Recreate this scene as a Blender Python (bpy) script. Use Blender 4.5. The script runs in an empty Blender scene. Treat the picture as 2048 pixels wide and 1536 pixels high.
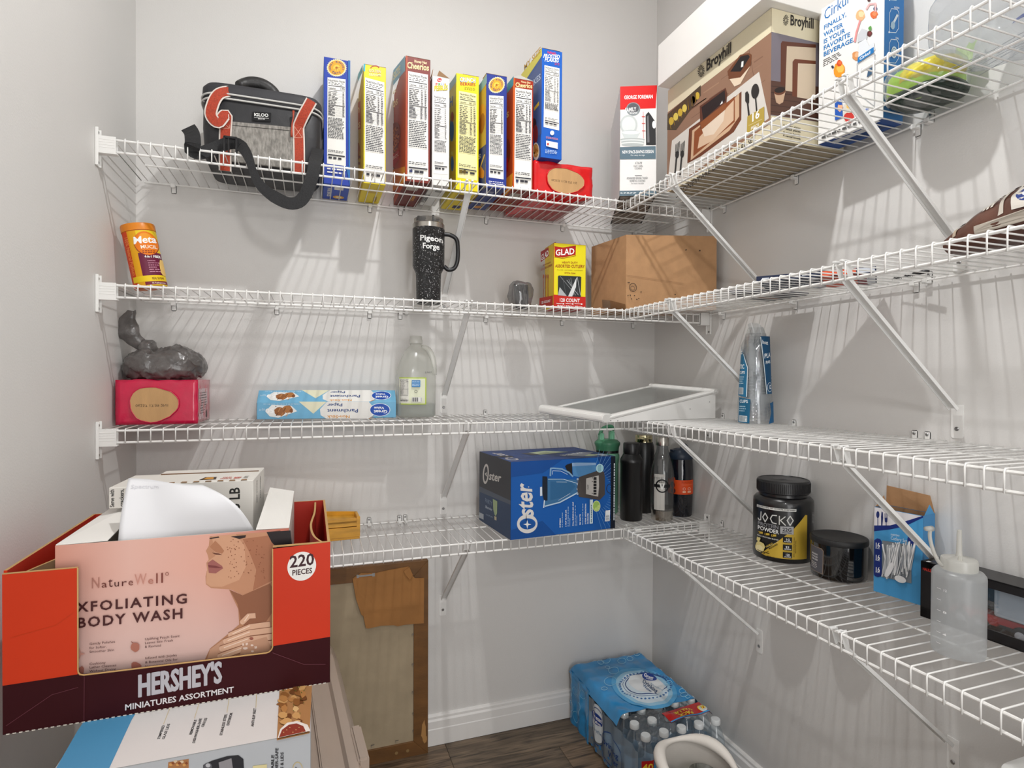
import bpy, bmesh, math, random
from math import sin, cos, pi, radians, sqrt, atan2
from mathutils import Vector, Matrix, noise
from mathutils.geometry import tessellate_polygon
C = bpy.data.collections.new('pantry'); bpy.context.scene.collection.children.link(C)
SC = bpy.context.scene
# ---------------------------------------------------------------- camera, world, lights, exposure
CAM = Vector((-1.21624, -1.86082, 1.19956))
cd = bpy.data.cameras.new('camera'); cd.lens = 1153.25/2048*36; cd.sensor_width = 36; cd.clip_start = 0.02
cam = bpy.data.objects.new('camera', cd); SC.collection.objects.link(cam)
fw = Vector((0.33061918, 0.94371685, -0.00945861)); rt = Vector((0.94376259, -0.33058318, 0.0051904)); up = rt.cross(fw)
cam.matrix_world = Matrix(((rt.x, up.x, -fw.x, CAM.x), (rt.y, up.y, -fw.y, CAM.y), (rt.z, up.z, -fw.z, CAM.z), (0, 0, 0, 1)))
SC.camera = cam
W = bpy.data.worlds.new('world'); SC.world = W; W.use_nodes = True
W.node_tree.nodes['Background'].inputs[0].default_value = (0.9, 0.92, 1, 1)
W.node_tree.nodes['Background'].inputs[1].default_value = 0.25
def area(name, loc, target, power, size, color=(1, 1, 1), size_y=None, shape='DISK'):
    l = bpy.data.lights.new(name, 'AREA'); l.energy = power; l.shape = shape if size_y is None else 'RECTANGLE'; l.size = size
    if size_y: l.size_y = size_y
    l.color = color
    o = bpy.data.objects.new(name, l); SC.collection.objects.link(o); o.location = loc
    o.rotation_euler = (Vector(target)-Vector(loc)).to_track_quat('-Z', 'Y').to_euler(); return o
pl_ = bpy.data.lights.new('ceiling_light_glow', 'POINT'); pl_.energy = 2.2; pl_.shadow_soft_size = .03; pl_.color = (1, 1, .995)
po_ = bpy.data.objects.new('ceiling_light_glow', pl_); SC.collection.objects.link(po_); po_.location = (-0.84, -1.0, 2.685)
area('ceiling_light_face', (-0.84, -1.0, 2.655), (-0.84, -1.0, 0), 13, .055, (1, 1, .995))
area('doorway_fill', (-0.9, -3.1, 1.1), (-0.9, 0, 0.75), 22, 0.9, (1, .99, .978), size_y=1.8)  # unseen broad fill, added at the rear opening to even out the walls
area('flash_light', (-1.05, -2.1, 1.9), (-0.6, 0, 0.75), 4.5, 0.12, (1, 0.99, 0.98))
SC.cycles.transparent_max_bounces = 32; SC.cycles.max_bounces = 12
SC.view_settings.view_transform = 'Standard'; SC.view_settings.look = 'None'
SC.view_settings.exposure = -0.04; SC.view_settings.gamma = 1; SC.view_settings.use_curve_mapping = False
# ---------------------------------------------------------------- materials
def lin(h):
    h = h.lstrip('#'); out = []
    for i in (0, 2, 4):
        c = int(h[i:i+2], 16)/255; out.append(c/12.92 if c <= .04045 else ((c+.055)/1.055)**2.4)
    return (*out, 1)
MATS = {}
def M(name, hexc, rough=.5, metal=0, var=.06, vscale=8, bump=0, bscale=120, coat=0, spec=None, stretch=None):
    if name in MATS: return MATS[name]
    m = bpy.data.materials.new(name); m.use_nodes = True; nt = m.node_tree; b = nt.nodes['Principled BSDF']
    b.inputs['Roughness'].default_value = rough; b.inputs['Metallic'].default_value = metal
    if coat: b.inputs['Coat Weight'].default_value = coat
    if spec is not None: b.inputs['Specular IOR Level'].default_value = spec
    tc = nt.nodes.new('ShaderNodeTexCoord'); src = tc.outputs['Object']
    if stretch:
        mp = nt.nodes.new('ShaderNodeMapping'); mp.inputs['Scale'].default_value = stretch
        nt.links.new(src, mp.inputs[0]); src = mp.outputs[0]
    n = nt.nodes.new('ShaderNodeTexNoise'); n.inputs['Scale'].default_value = vscale; n.inputs['Detail'].default_value = 4
    nt.links.new(src, n.inputs['Vector'])
    r = nt.nodes.new('ShaderNodeValToRGB'); c = lin(hexc)
    r.color_ramp.elements[0].position = .3; r.color_ramp.elements[1].position = .7
    r.color_ramp.elements[0].color = (*[x*(1-var) for x in c[:3]], 1); r.color_ramp.elements[1].color = (*[min(1, x*(1+var)) for x in c[:3]], 1)
    nt.links.new(n.outputs[0], r.inputs[0]); nt.links.new(r.outputs[0], b.inputs['Base Color'])
    if bump:
        n2 = nt.nodes.new('ShaderNodeTexNoise'); n2.inputs['Scale'].default_value = bscale; n2.inputs['Detail'].default_value = 3
        nt.links.new(src, n2.inputs['Vector'])
        bp = nt.nodes.new('ShaderNodeBump'); bp.inputs['Strength'].default_value = bump; bp.inputs['Distance'].default_value = .002
        nt.links.new(n2.outputs[0], bp.inputs['Height']); nt.links.new(bp.outputs[0], b.inputs['Normal'])
    MATS[name] = m; return m
def CLEAR(name, hexc, mix=.12, rough=.05, diff=.0, dhex='#ffffff', fres=1.45):
    """thin clear or translucent plastic: see-through tint, a share of diffuse milkiness and a fresnel gloss"""
    if name in MATS: return MATS[name]
    m = bpy.data.materials.new(name); m.use_nodes = True; nt = m.node_tree; N = nt.nodes; N.remove(N['Principled BSDF']); out = N['Material Output']
    tr = N.new('ShaderNodeBsdfTransparent'); tr.inputs[0].default_value = lin(hexc)
    gl = N.new('ShaderNodeBsdfGlossy'); gl.inputs['Roughness'].default_value = rough
    df = N.new('ShaderNodeBsdfDiffuse'); df.inputs[0].default_value = lin(dhex); tl = N.new('ShaderNodeBsdfTranslucent'); tl.inputs[0].default_value = lin(dhex)
    m0 = N.new('ShaderNodeMixShader'); m0.inputs[0].default_value = .5; nt.links.new(df.outputs[0], m0.inputs[1]); nt.links.new(tl.outputs[0], m0.inputs[2])
    tc = N.new('ShaderNodeTexCoord'); nz = N.new('ShaderNodeTexNoise'); nz.inputs['Scale'].default_value = 60
    nt.links.new(tc.outputs['Object'], nz.inputs['Vector'])
    bp = N.new('ShaderNodeBump'); bp.inputs['Strength'].default_value = .15; bp.inputs['Distance'].default_value = .002
    nt.links.new(nz.outputs[0], bp.inputs['Height']); nt.links.new(bp.outputs[0], gl.inputs['Normal'])
    m1 = N.new('ShaderNodeMixShader'); m1.inputs[0].default_value = diff; nt.links.new(tr.outputs[0], m1.inputs[1]); nt.links.new(m0.outputs[0], m1.inputs[2])
    lw = N.new('ShaderNodeLayerWeight'); lw.inputs[0].default_value = .35
    ma = N.new('ShaderNodeMath'); ma.operation = 'MULTIPLY_ADD'; ma.inputs[1].default_value = .45; ma.inputs[2].default_value = mix*.18; pw = N.new('ShaderNodeMath'); pw.operation = 'POWER'; pw.inputs[1].default_value = 2.2; nt.links.new(lw.outputs['Facing'], pw.inputs[0]); nt.links.new(pw.outputs[0], ma.inputs[0]); ma.use_clamp = True
    m2 = N.new('ShaderNodeMixShader'); nt.links.new(ma.outputs[0], m2.inputs[0]); nt.links.new(m1.outputs[0], m2.inputs[1]); nt.links.new(gl.outputs[0], m2.inputs[2])
    nt.links.new(m2.outputs[0], out.inputs[0]); MATS[name] = m; return m
def ink(hexc): return M('ink_'+hexc.lstrip('#'), hexc, .45, var=.03, spec=.3)
WALL = M('wall_paint', '#dcdad7', .55, var=.012, vscale=3, bump=.12, bscale=260)
TRIM = M('trim_white', '#eceae7', .3, var=.01)
WIRE = M('white_coated_wire', '#f2f1ee', .32, var=.01)
PLA = M('white_plastic', '#eeedea', .35, var=.01)
STEEL = M('screw_steel', '#9a9a9a', .3, metal=1, var=.1)
KRAFT = M('kraft_cardboard', '#b48a62', .85, var=.08, vscale=30, bump=.1, bscale=300)
KRAFTD = M('dark_kraft', '#8d6d4e', .85, var=.08, vscale=25, bump=.1, bscale=300)
BLK = M('black_plastic', '#17171a', .35, var=.1)
# ---------------------------------------------------------------- mesh building
class MB:
    def __init__(s): s.v = []; s.f = []; s.m = []
    def add(s, vs, fs, mat=0):
        o = len(s.v); s.v += [tuple(v) for v in vs]; s.f += [tuple(i+o for i in f) for f in fs]
        s.m += [mat]*len(fs) if isinstance(mat, int) else list(mat); return s
    def box(s, x0, y0, z0, x1, y1, z1, mat=0):
        # faces order: bottom top front right back left
        return s.add([(x0,y0,z0),(x1,y0,z0),(x1,y1,z0),(x0,y1,z0),(x0,y0,z1),(x1,y0,z1),(x1,y1,z1),(x0,y1,z1)],
            [(0,3,2,1),(4,5,6,7),(0,1,5,4),(1,2,6,5),(2,3,7,6),(3,0,4,7)], mat)
    def tube(s, pts, r, n=6, mat=0, closed=False, caps=True):
        pts = [Vector(p) for p in pts]; m = len(pts); rs = r if isinstance(r, (list, tuple)) else [r]*m
        vs = []; prev = None
        for i, p in enumerate(pts):
            a = pts[i-1] if (i > 0 or closed) else p; b = pts[(i+1) % m] if (i < m-1 or closed) else p
            t = (b-a).normalized()
            if prev is None:
                ref = Vector((0, 0, 1)) if abs(t.z) < .9 else Vector((1, 0, 0)); u = t.cross(ref).normalized()
            else: u = (prev-t*prev.dot(t)).normalized()
            prev = u; w = t.cross(u)
            for k in range(n): a_ = 2*pi*k/n; vs.append(p+(u*cos(a_)+w*sin(a_))*rs[i])
        fs = []
        for i in range(m if closed else m-1):
            j = (i+1) % m
            for k in range(n): fs.append((i*n+k, i*n+(k+1) % n, j*n+(k+1) % n, j*n+k))
        if caps and not closed: fs.append(tuple(range(n-1, -1, -1))); fs.append(tuple((m-1)*n+k for k in range(n)))
        return s.add(vs, fs, mat)
    def lathe(s, prof, n=32, mat=0, cx=0, cy=0, sx=1, sy=1, capb=True, capt=True):
        vs = []; fs = []
        for r, z in prof:
            for k in range(n): a = 2*pi*k/n; vs.append((cx+r*cos(a)*sx, cy+r*sin(a)*sy, z))
        for i in range(len(prof)-1):
            for k in range(n): fs.append((i*n+k, i*n+(k+1) % n, (i+1)*n+(k+1) % n, (i+1)*n+k))
        if capb: fs.append(tuple(range(n-1, -1, -1)))
        if capt: fs.append(tuple((len(prof)-1)*n+k for k in range(n)))
        return s.add(vs, fs, mat)
    def prism(s, poly, f0, f1, mat=0):
        """poly 2D list; f0,f1 map (a,b)->3D for both ends"""
        n = len(poly); vs = [f0(*p) for p in poly]+[f1(*p) for p in poly]
        fs = [tuple(range(n-1, -1, -1)), tuple(range(n, 2*n))]+[(i, (i+1) % n, n+(i+1) % n, n+i) for i in range(n)]
        return s.add(vs, fs, mat)
    def ribbon(s, pts, wv, th=.0015, mat=0):
        """flat strap: pts centre line, wv width vector (one or per point)"""
        pts = [Vector(p) for p in pts]; n = len(pts); ws = [Vector(w) for w in wv] if isinstance(wv, list) else [Vector(wv)]*n
        vs = []
        for i, p in enumerate(pts):
            t = (pts[min(i+1, n-1)]-pts[max(i-1, 0)]).normalized(); nn = t.cross(ws[i]).normalized()*th/2; h = ws[i]/2
            vs += [p-h-nn, p+h-nn, p+h+nn, p-h+nn]
        fs = [(0, 1, 2, 3), tuple(4*(n-1)+k for k in (3, 2, 1, 0))]
        for i in range(n-1):
            for k in range(4): fs.append((4*i+k, 4*i+4+k, 4*i+4+(k+1) % 4, 4*i+(k+1) % 4))
        return s.add(vs, fs, mat)
    def grid(s, fn, nu, nv, mat=0, wrapu=False):
        vs = [fn(i/nu, j/nv) for j in range(nv+1) for i in range(nu+(0 if wrapu else 1))]; w = nu+(0 if wrapu else 1)
        fs = [(j*w+i, j*w+(i+1) % w, (j+1)*w+(i+1) % w, (j+1)*w+i) for j in range(nv) for i in range(nu)]
        return s.add(vs, fs, mat)
    def build(s, name, mats, parent=None, smooth=False, bevel=0, seg=2, sub=0, recalc=True, loc=None):
        me = bpy.data.meshes.new(name); me.from_pydata(s.v, [], s.f)
        if not isinstance(mats, (list, tuple)): mats = [mats]
        for m in mats: me.materials.append(m)
        me.polygons.foreach_set('material_index', s.m)
        if bevel or recalc:
            bm = bmesh.new(); bm.from_mesh(me)
            if recalc: bmesh.ops.recalc_face_normals(bm, faces=bm.faces)
            if bevel:
                es = [e for e in bm.edges if len(e.link_faces) == 2 and e.calc_face_angle(0) > .5]
                bmesh.ops.bevel(bm, geom=es, offset=bevel, segments=seg, affect='EDGES', clamp_overlap=True)
            bm.to_mesh(me); bm.free()
        if smooth:
            me.polygons.foreach_set('use_smooth', [True]*len(me.polygons))
            if smooth != 'all':
                try: me.set_sharp_from_angle(angle=radians(38))
                except Exception: pass
        o = bpy.data.objects.new(name, me); C.objects.link(o)
        if parent: o.parent = parent
        if loc: o.location = loc
        if sub:
            md = o.modifiers.new('sub', 'SUBSURF'); md.levels = sub; md.render_levels = sub
        return o
def thing(name, label, cat, loc=(0, 0, 0), rz=0, group=None, rot=None):
    o = bpy.data.objects.new(name, None); C.objects.link(o); o.location = loc; o.rotation_euler = rot if rot else (0, 0, rz)
    o.empty_display_size = .03; o['label'] = label; o['category'] = cat
    if group: o['group'] = group
    return o
def copy_tree(o, parent=None):
    c = o.copy(); C.objects.link(c); c.parent = parent
    for ch in list(o.children): copy_tree(ch, c)
    return c
def superblob(c, r, e=.5, nu=28, nv=16, amp=0, sc=20, seed=0, zs=None):
    """rounded-box blob grid function with crumple noise"""
    def f(u, v):
        a = 2*pi*u; b = pi*(v-.5)
        p = lambda x, k: math.copysign(abs(x)**k, x)
        x = p(cos(b), e)*p(cos(a), e); y = p(cos(b), e)*p(sin(a), e); z = p(sin(b), e)
        q = Vector((c[0]+r[0]*x, c[1]+r[1]*y, c[2]+r[2]*z))
        if amp:
            d = noise.noise_vector(q*sc+Vector((seed, seed*2, 0)))+noise.noise_vector(q*sc*2.7+Vector((seed, 0, seed)))*.5
            q = q+d*amp
        if zs is not None and q.z < zs: q.z = zs
        return q
    return f
# ---------------------------------------------------------------- glyphs and flat print
CH = "ABCDEFGHIJKLMNOPQRSTUVWXYZabcdefghijklmnopqrstuvwxyz0123456789%.,'&-+!*/:$()"
GL = {}
def load_glyphs():
    tmp = []
    def mk(t, off):
        cu = bpy.data.curves.new('g', 'FONT'); cu.body = t; cu.size = 1; cu.resolution_u = 2; cu.offset = off; cu.fill_mode = 'BOTH'
        o = bpy.data.objects.new('g', cu); SC.collection.objects.link(o); tmp.append(o); return o
    jobs = [(c, w, mk(c, off)) for w, off in ((0, 0), (1, .022)) for c in CH]
    adv = {c: mk(c+'I', 0) for c in CH}; ref = mk('I', 0)
    dg = bpy.context.evaluated_depsgraph_get()
    def me(o):
        m = bpy.data.meshes.new_from_object(o.evaluated_get(dg)); return m
    mr = me(ref); xr = max(v.co.x for v in mr.vertices)
    A = {}
    for c, o in adv.items():
        m = me(o); A[c] = max(v.co.x for v in m.vertices)-xr; bpy.data.meshes.remove(m)
    for c, w, o in jobs:
        m = me(o); GL[(c, w)] = ([(v.co.x, v.co.y) for v in m.vertices], [tuple(p.vertices) for p in m.polygons], A[c]); bpy.data.meshes.remove(m)
    bpy.data.meshes.remove(mr)
    for o in tmp: cu = o.data; bpy.data.objects.remove(o); bpy.data.curves.remove(cu)
    return max(y for x, y in GL[('H', 0)][0])
CAP = load_glyphs()
def homog(src, dst):
    import numpy as np
    A = []; B = []
    for (x, y), (u, v) in zip(src, dst):
        A.append([x, y, 1, 0, 0, 0, -u*x, -u*y]); B.append(u); A.append([0, 0, 0, x, y, 1, -v*x, -v*y]); B.append(v)
    h = [float(t) for t in np.linalg.solve(np.array(A, float), np.array(B, float))]
    return lambda x, y: ((h[0]*x+h[1]*y+h[2])/(h[6]*x+h[7]*y+1), (h[3]*x+h[4]*y+h[5])/(h[6]*x+h[7]*y+1))
class Print:
    """flat printing laid on a face: all shapes are in drawing coordinates, T turns them into (u,v) metres on the face, f places them"""
    def __init__(s, f, T=None, sub=None, step=5e-5, both=False):
        s.both = both
        s.f = f; s.T = T or (lambda x, y: (x, y)); s.L = 0; s.step = step; s.sub = sub; s.v = []; s.t = []; s.mi = []; s.cols = []; s.rnd = random.Random(7)
    def _c(s, c):
        if c not in s.cols: s.cols.append(c)
        return s.cols.index(c)
    def tris(s, pts, tris, col, nl=True):
        if nl: s.L += 1
        s.k = (getattr(s, 'k', 0)+1) % 14; off = 2e-4+s.L*s.step+s.k*3.2e-6; ci = s._c(col); uv = [s.T(*p) for p in pts]
        if s.sub:
            st = [tuple(uv[i] for i in t) for t in tris]; res = []
            while st:
                t = st.pop(); e = [max(abs(t[i][0]-t[(i+1) % 3][0]), abs(t[i][1]-t[(i+1) % 3][1]) if s.both else 0) for i in range(3)]; k = e.index(max(e))
                if e[k] > s.sub and len(res) < 20000:
                    a, b, c = t[k], t[(k+1) % 3], t[(k+2) % 3]; m = ((a[0]+b[0])/2, (a[1]+b[1])/2); st += [(a, m, c), (m, b, c)]
                else: res.append(t)
            for t in res:
                o = len(s.v); s.v += [s.f(u, v, off) for u, v in t]; s.t.append((o, o+1, o+2)); s.mi.append(ci)
        else:
            o = len(s.v); s.v += [s.f(u, v, off) for u, v in uv]
            for t in tris: s.t.append(tuple(o+i for i in t)); s.mi.append(ci)
    def poly(s, pts, col, nl=True):
        tr = tessellate_polygon([[Vector((p[0], p[1], 0)) for p in pts]]); s.tris(pts, tr, col, nl)
    def rect(s, x0, y0, x1, y1, col, nl=True): s.tris([(x0,y0),(x1,y0),(x1,y1),(x0,y1)], [(0,1,2),(0,2,3)], col, nl)
    def disc(s, cx, cy, rx, ry, col, n=24, rot=0, nl=True):
        s.tris([(cx, cy)]+[(cx+rx*cos(2*pi*k/n)*cos(rot)-ry*sin(2*pi*k/n)*sin(rot), cy+rx*cos(2*pi*k/n)*sin(rot)+ry*sin(2*pi*k/n)*cos(rot)) for k in range(n)], [(0, k+1, (k+1) % n+1) for k in range(n)], col, nl)
    def line(s, pts, w, col, nl=True, closed=False):
        if closed: pts = list(pts)+[pts[0]]
        if nl: s.L += 1
        for a, b in zip(pts[:-1], pts[1:]):
            dx, dy = b[0]-a[0], b[1]-a[1]; l = sqrt(dx*dx+dy*dy) or 1; nx, ny = -dy/l*w/2, dx/l*w/2; ex, ey = dx/l*w*.2, dy/l*w*.2
            s.tris([(a[0]+nx-ex,a[1]+ny-ey),(a[0]-nx-ex,a[1]-ny-ey),(b[0]-nx+ex,b[1]-ny+ey),(b[0]+nx+ex,b[1]+ny+ey)], [(0,1,2),(0,2,3)], col, False)
    def ring(s, cx, cy, rx, ry, w, col, n=28, a0=0, a1=2*pi, nl=True):
        s.line([(cx+rx*cos(a0+(a1-a0)*k/n), cy+ry*sin(a0+(a1-a0)*k/n)) for k in range(n+1)], w, col, nl)
    def blob(s, cx, cy, rx, ry, col, n=14, amp=.25, seed=1, nl=True):
        r = random.Random(seed); s.poly([(cx+rx*cos(2*pi*k/n)*(1+amp*(r.random()-.5)*2), cy+ry*sin(2*pi*k/n)*(1+amp*(r.random()-.5)*2)) for k in range(n)], col, nl)
    def text(s, t, x0, y0, x1, y1, h, col, bold=1, up=None, track=0, shear=0, fit=True, al='l'):
        """baseline from (x0,y0) to (x1,y1), cap height h along up (default: y decreasing, as drawing y runs down)"""
        dx, dy = x1-x0, y1-y0; L = sqrt(dx*dx+dy*dy); d = (dx/L, dy/L); u = up or (0, -1); k = h/CAP
        w = sum(GL[(c, bold)][2] if c != ' ' else .3 for c in t)+track*(len(t)-1); xs = L/w if fit else k
        pen = 0 if (fit or al == 'l') else (L-w*k)/2/xs
        s.L += 1
        for c in t:
            if c == ' ': pen += .3+track; continue
            vs, fs, ad = GL[(c, bold)]; P = []
            for gx, gy in vs:
                a = (pen+gx)*xs+gy*k*shear; b = gy*k; P.append((x0+d[0]*a+u[0]*b, y0+d[1]*a+u[1]*b))
            T = [(f[0], f[i], f[i+1]) for f in fs for i in range(1, len(f)-1)]
            s.tris(P, T, col, False); pen += ad+track
    def arc(s, t, cx, cy, rx, ry, a0, a1, h, col, bold=1, inner=False):
        n = len(t); s.L += 1
        for i, c in enumerate(t):
            if c == ' ': continue
            a = a0+(a1-a0)*(i+.5)/n; vs, fs, ad = GL[(c, bold)]; k = h/CAP
            px, py = cx+rx*cos(a), cy+ry*sin(a); o = (cos(a), sin(a)); sg = -1 if inner else 1; u = (o[0]*sg, o[1]*sg); r = (-u[1], u[0])
            P = [(px+r[0]*(gx-ad/2)*k+u[0]*gy*k, py+r[1]*(gx-ad/2)*k+u[1]*gy*k) for gx, gy in vs]
            s.tris(P, [(f[0], f[j], f[j+1]) for f in fs for j in range(1, len(f)-1)], col, False)
    def fine(s, q, n, col, w0=.6, w1=1.0, gap=.58, nw=(4, 8)):
        """lines of print too small to read; q = 4 corners bl, br, tr, tl"""
        s.L += 1; r = s.rnd
        P = lambda a, b: (q[0][0]*(1-a)*(1-b)+q[1][0]*a*(1-b)+q[2][0]*a*b+q[3][0]*(1-a)*b, q[0][1]*(1-a)*(1-b)+q[1][1]*a*(1-b)+q[2][1]*a*b+q[3][1]*(1-a)*b)
        for i in range(n):
            b0, b1 = (i+gap*.5)/n, (i+1-gap*.5)/n; x = 0; e = r.uniform(w0, w1); k = r.randint(*nw)
            for j in range(k):
                l = e/k*r.uniform(.6, .95); s.tris([P(x, b0), P(x+l, b0), P(x+l, b1), P(x, b1)], [(0,1,2),(0,2,3)], col, False); x += e/k
    def build(s, parent, name='printed_graphics', loc=None):
        me = bpy.data.meshes.new(name); me.from_pydata([tuple(v) for v in s.v], [], s.t)
        for c in s.cols: me.materials.append(ink(c) if isinstance(c, str) else c)
        me.polygons.foreach_set('material_index', s.mi)
        o = bpy.data.objects.new(name, me); C.objects.link(o); o.parent = parent
        if loc: o.location = loc
        return o
def face(side, w, d, h, O=(0, 0, 0)):
    ox, oy, oz = O
    return {'front': lambda u, v, o: (ox+u, oy-o, oz+v), 'left': lambda u, v, o: (ox-o, oy+d-u, oz+v), 'right': lambda u, v, o: (ox+w+o, oy+u, oz+v),
            'top': lambda u, v, o: (ox+u, oy+v, oz+h+o), 'bottom': lambda u, v, o: (ox+u, oy+d-v, oz-o)}[side]
def facedim(side, w, d, h): return {'front': (w, h), 'left': (d, h), 'right': (d, h), 'top': (w, d), 'bottom': (w, d)}[side]
def FP(side, w, d, h, px=None, O=(0, 0, 0)):
    """Print on a box face; px = drawing coordinates of its corners bl, br, tr, tl"""
    W_, H_ = facedim(side, w, d, h)
    T = homog(px, [(0, 0), (W_, 0), (W_, H_), (0, H_)]) if px else None
    return Print(face(side, w, d, h, O), T)
def cylmap(R, a0, cx=0, cy=0):
    Rf = R if callable(R) else (lambda z: R)
    return lambda u, v, o: (cx+(Rf(v)+o)*cos(a0+u/Rf(v)), cy+(Rf(v)+o)*sin(a0+u/Rf(v)), v)
def cyltr(R, cx, hw, y0, z0, y1, z1, sag=0):
    """drawing px -> arc length and height; cx axis, hw half width in drawing units, sag how much the rings bow down at the middle"""
    def T(x, y):
        t = max(-.985, min(.985, (x-cx)/hw)); yy = y-sag*sqrt(1-t*t)
        return (R*math.asin(t), z0+(yy-y0)/(y1-y0)*(z1-z0))
    return T
ZS = [1.73853, 1.40798, 1.07501, 0.74118]; DK = [z+.0062 for z in ZS]
# ---------------------------------------------------------------- room
def struct(name, mb, mat, **k):
    o = mb.build(name, mat, **k); o['kind'] = 'structure'; return o
XL, YF, ZT = -1.673, -3.2, 2.74
struct('wall_back', MB().box(XL-.1, 0, 0, .1, .1, ZT), WALL)
struct('wall_right', MB().box(0, YF, 0, .1, 0, ZT), WALL)
struct('wall_left', MB().box(XL-.1, YF, 0, XL, 0, ZT), WALL)
wf = MB(); wf.box(XL, YF-.1, 0, -1.35, YF, ZT); wf.box(-.45, YF-.1, 0, 0, YF, ZT); wf.box(-1.35, YF-.1, 2.1, -.45, YF, ZT)
struct('wall_front', wf, WALL)
struct('ceiling', MB().box(XL-.1, YF-.1, ZT, .1, .1, ZT+.1), M('ceiling_paint', '#ecebe8', .8, var=.01))
fl = MB().box(XL-.1, YF-.3, -.05, .1, .1, -.0012); fo = struct('floor', fl, M('floor_gap', '#3a2f26', .8))
# planks: each board its own piece
def plank_mat(i, base):
    m = bpy.data.materials.new('plank_wood_%d' % i); m.use_nodes = True; nt = m.node_tree; b = nt.nodes['Principled BSDF']; b.inputs['Roughness'].default_value = .42
    tc = nt.nodes.new('ShaderNodeTexCoord'); mp = nt.nodes.new('ShaderNodeMapping'); mp.inputs['Scale'].default_value = (2.2, 26, 1); mp.inputs['Location'].default_value = (i*3.1, i*.7, 0)
    n = nt.nodes.new('ShaderNodeTexNoise'); n.inputs['Scale'].default_value = 3; n.inputs['Detail'].default_value = 9; n.inputs['Distortion'].default_value = 1.2
    n3 = nt.nodes.new('ShaderNodeTexNoise'); n3.inputs['Scale'].default_value = 7; n3.inputs['Detail'].default_value = 2
    nt.links.new(tc.outputs['Object'], mp.inputs[0]); nt.links.new(mp.outputs[0], n.inputs['Vector']); nt.links.new(tc.outputs['Object'], n3.inputs['Vector'])
    r = nt.nodes.new('ShaderNodeValToRGB'); c = lin(base)
    r.color_ramp.elements[0].position = .32; r.color_ramp.elements[1].position = .72
    r.color_ramp.elements[0].color = (*[x*.3 for x in c[:3]], 1); r.color_ramp.elements[1].color = (*[x*1.35 for x in c[:3]], 1)
    e = r.color_ramp.elements.new(.5); e.color = (*[x*.85 for x in c[:3]], 1)
    mx = nt.nodes.new('ShaderNodeMixRGB'); mx.blend_type = 'MULTIPLY'; mx.inputs[0].default_value = .5
    nt.links.new(n.outputs[0], r.inputs[0]); nt.links.new(r.outputs[0], mx.inputs[1]); nt.links.new(n3.outputs[0], mx.inputs[2]); nt.links.new(mx.outputs[0], b.inputs['Base Color'])
    bp = nt.nodes.new('ShaderNodeBump'); bp.inputs['Strength'].default_value = .25; bp.inputs['Distance'].default_value = .001; nt.links.new(n.outputs[0], bp.inputs['Height']); nt.links.new(bp.outputs[0], b.inputs['Normal'])
    return m
PM = [plank_mat(i, c) for i, c in enumerate(('#8f7860', '#83705b', '#988168', '#7c6a57'))]
yt = -.014; k = 0
joints = [-.795, -.4465, -1.1, -.2, -.9, -.5, -1.3, -.35]
for row in range(10):
    w_ = .135 if row == 0 else .183
    xs = sorted({XL, 0, joints[row % 8]} | ({joints[row % 8]-1.22} if joints[row % 8]-1.22 > XL else set()))
    for a, b in zip(xs[:-1], xs[1:]):
        o = MB().box(0, 0, -.006, b-a-.0014, w_-.0014, 0).build('plank', PM[k % 4], fo, bevel=.0006, seg=1); o.location = (a, yt-w_, 0); k += 1
    yt -= w_
# baseboards with a moulded profile
bp_ = [(0, 0), (-.014, 0), (-.014, .052), (-.0125, .055), (-.0125, .078), (-.009, .084), (-.009, .0915), (-.006, .0955), (0, .0975)]
struct('baseboard_back', MB().prism(bp_, lambda a, b: (XL, a, b), lambda a, b: (0, a, b)), TRIM)
struct('baseboard_right', MB().prism(bp_, lambda a, b: (a, YF, b), lambda a, b: (a, -.0142, b)), TRIM)
struct('baseboard_left', MB().prism(bp_, lambda a, b: (XL-a, YF, b), lambda a, b: (XL-a, -.0142, b)), TRIM)
# ---------------------------------------------------------------- ceiling lamp above the frame
t = thing('ceiling_lamp', 'round flush ceiling lamp in the middle of the pantry ceiling', 'lamp', (-.84, -.92, 2.74))
MB().lathe([(.15, -.022), (.155, -.018), (.155, 0)], 40).build('lamp_base', TRIM, t, smooth=True)
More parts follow.
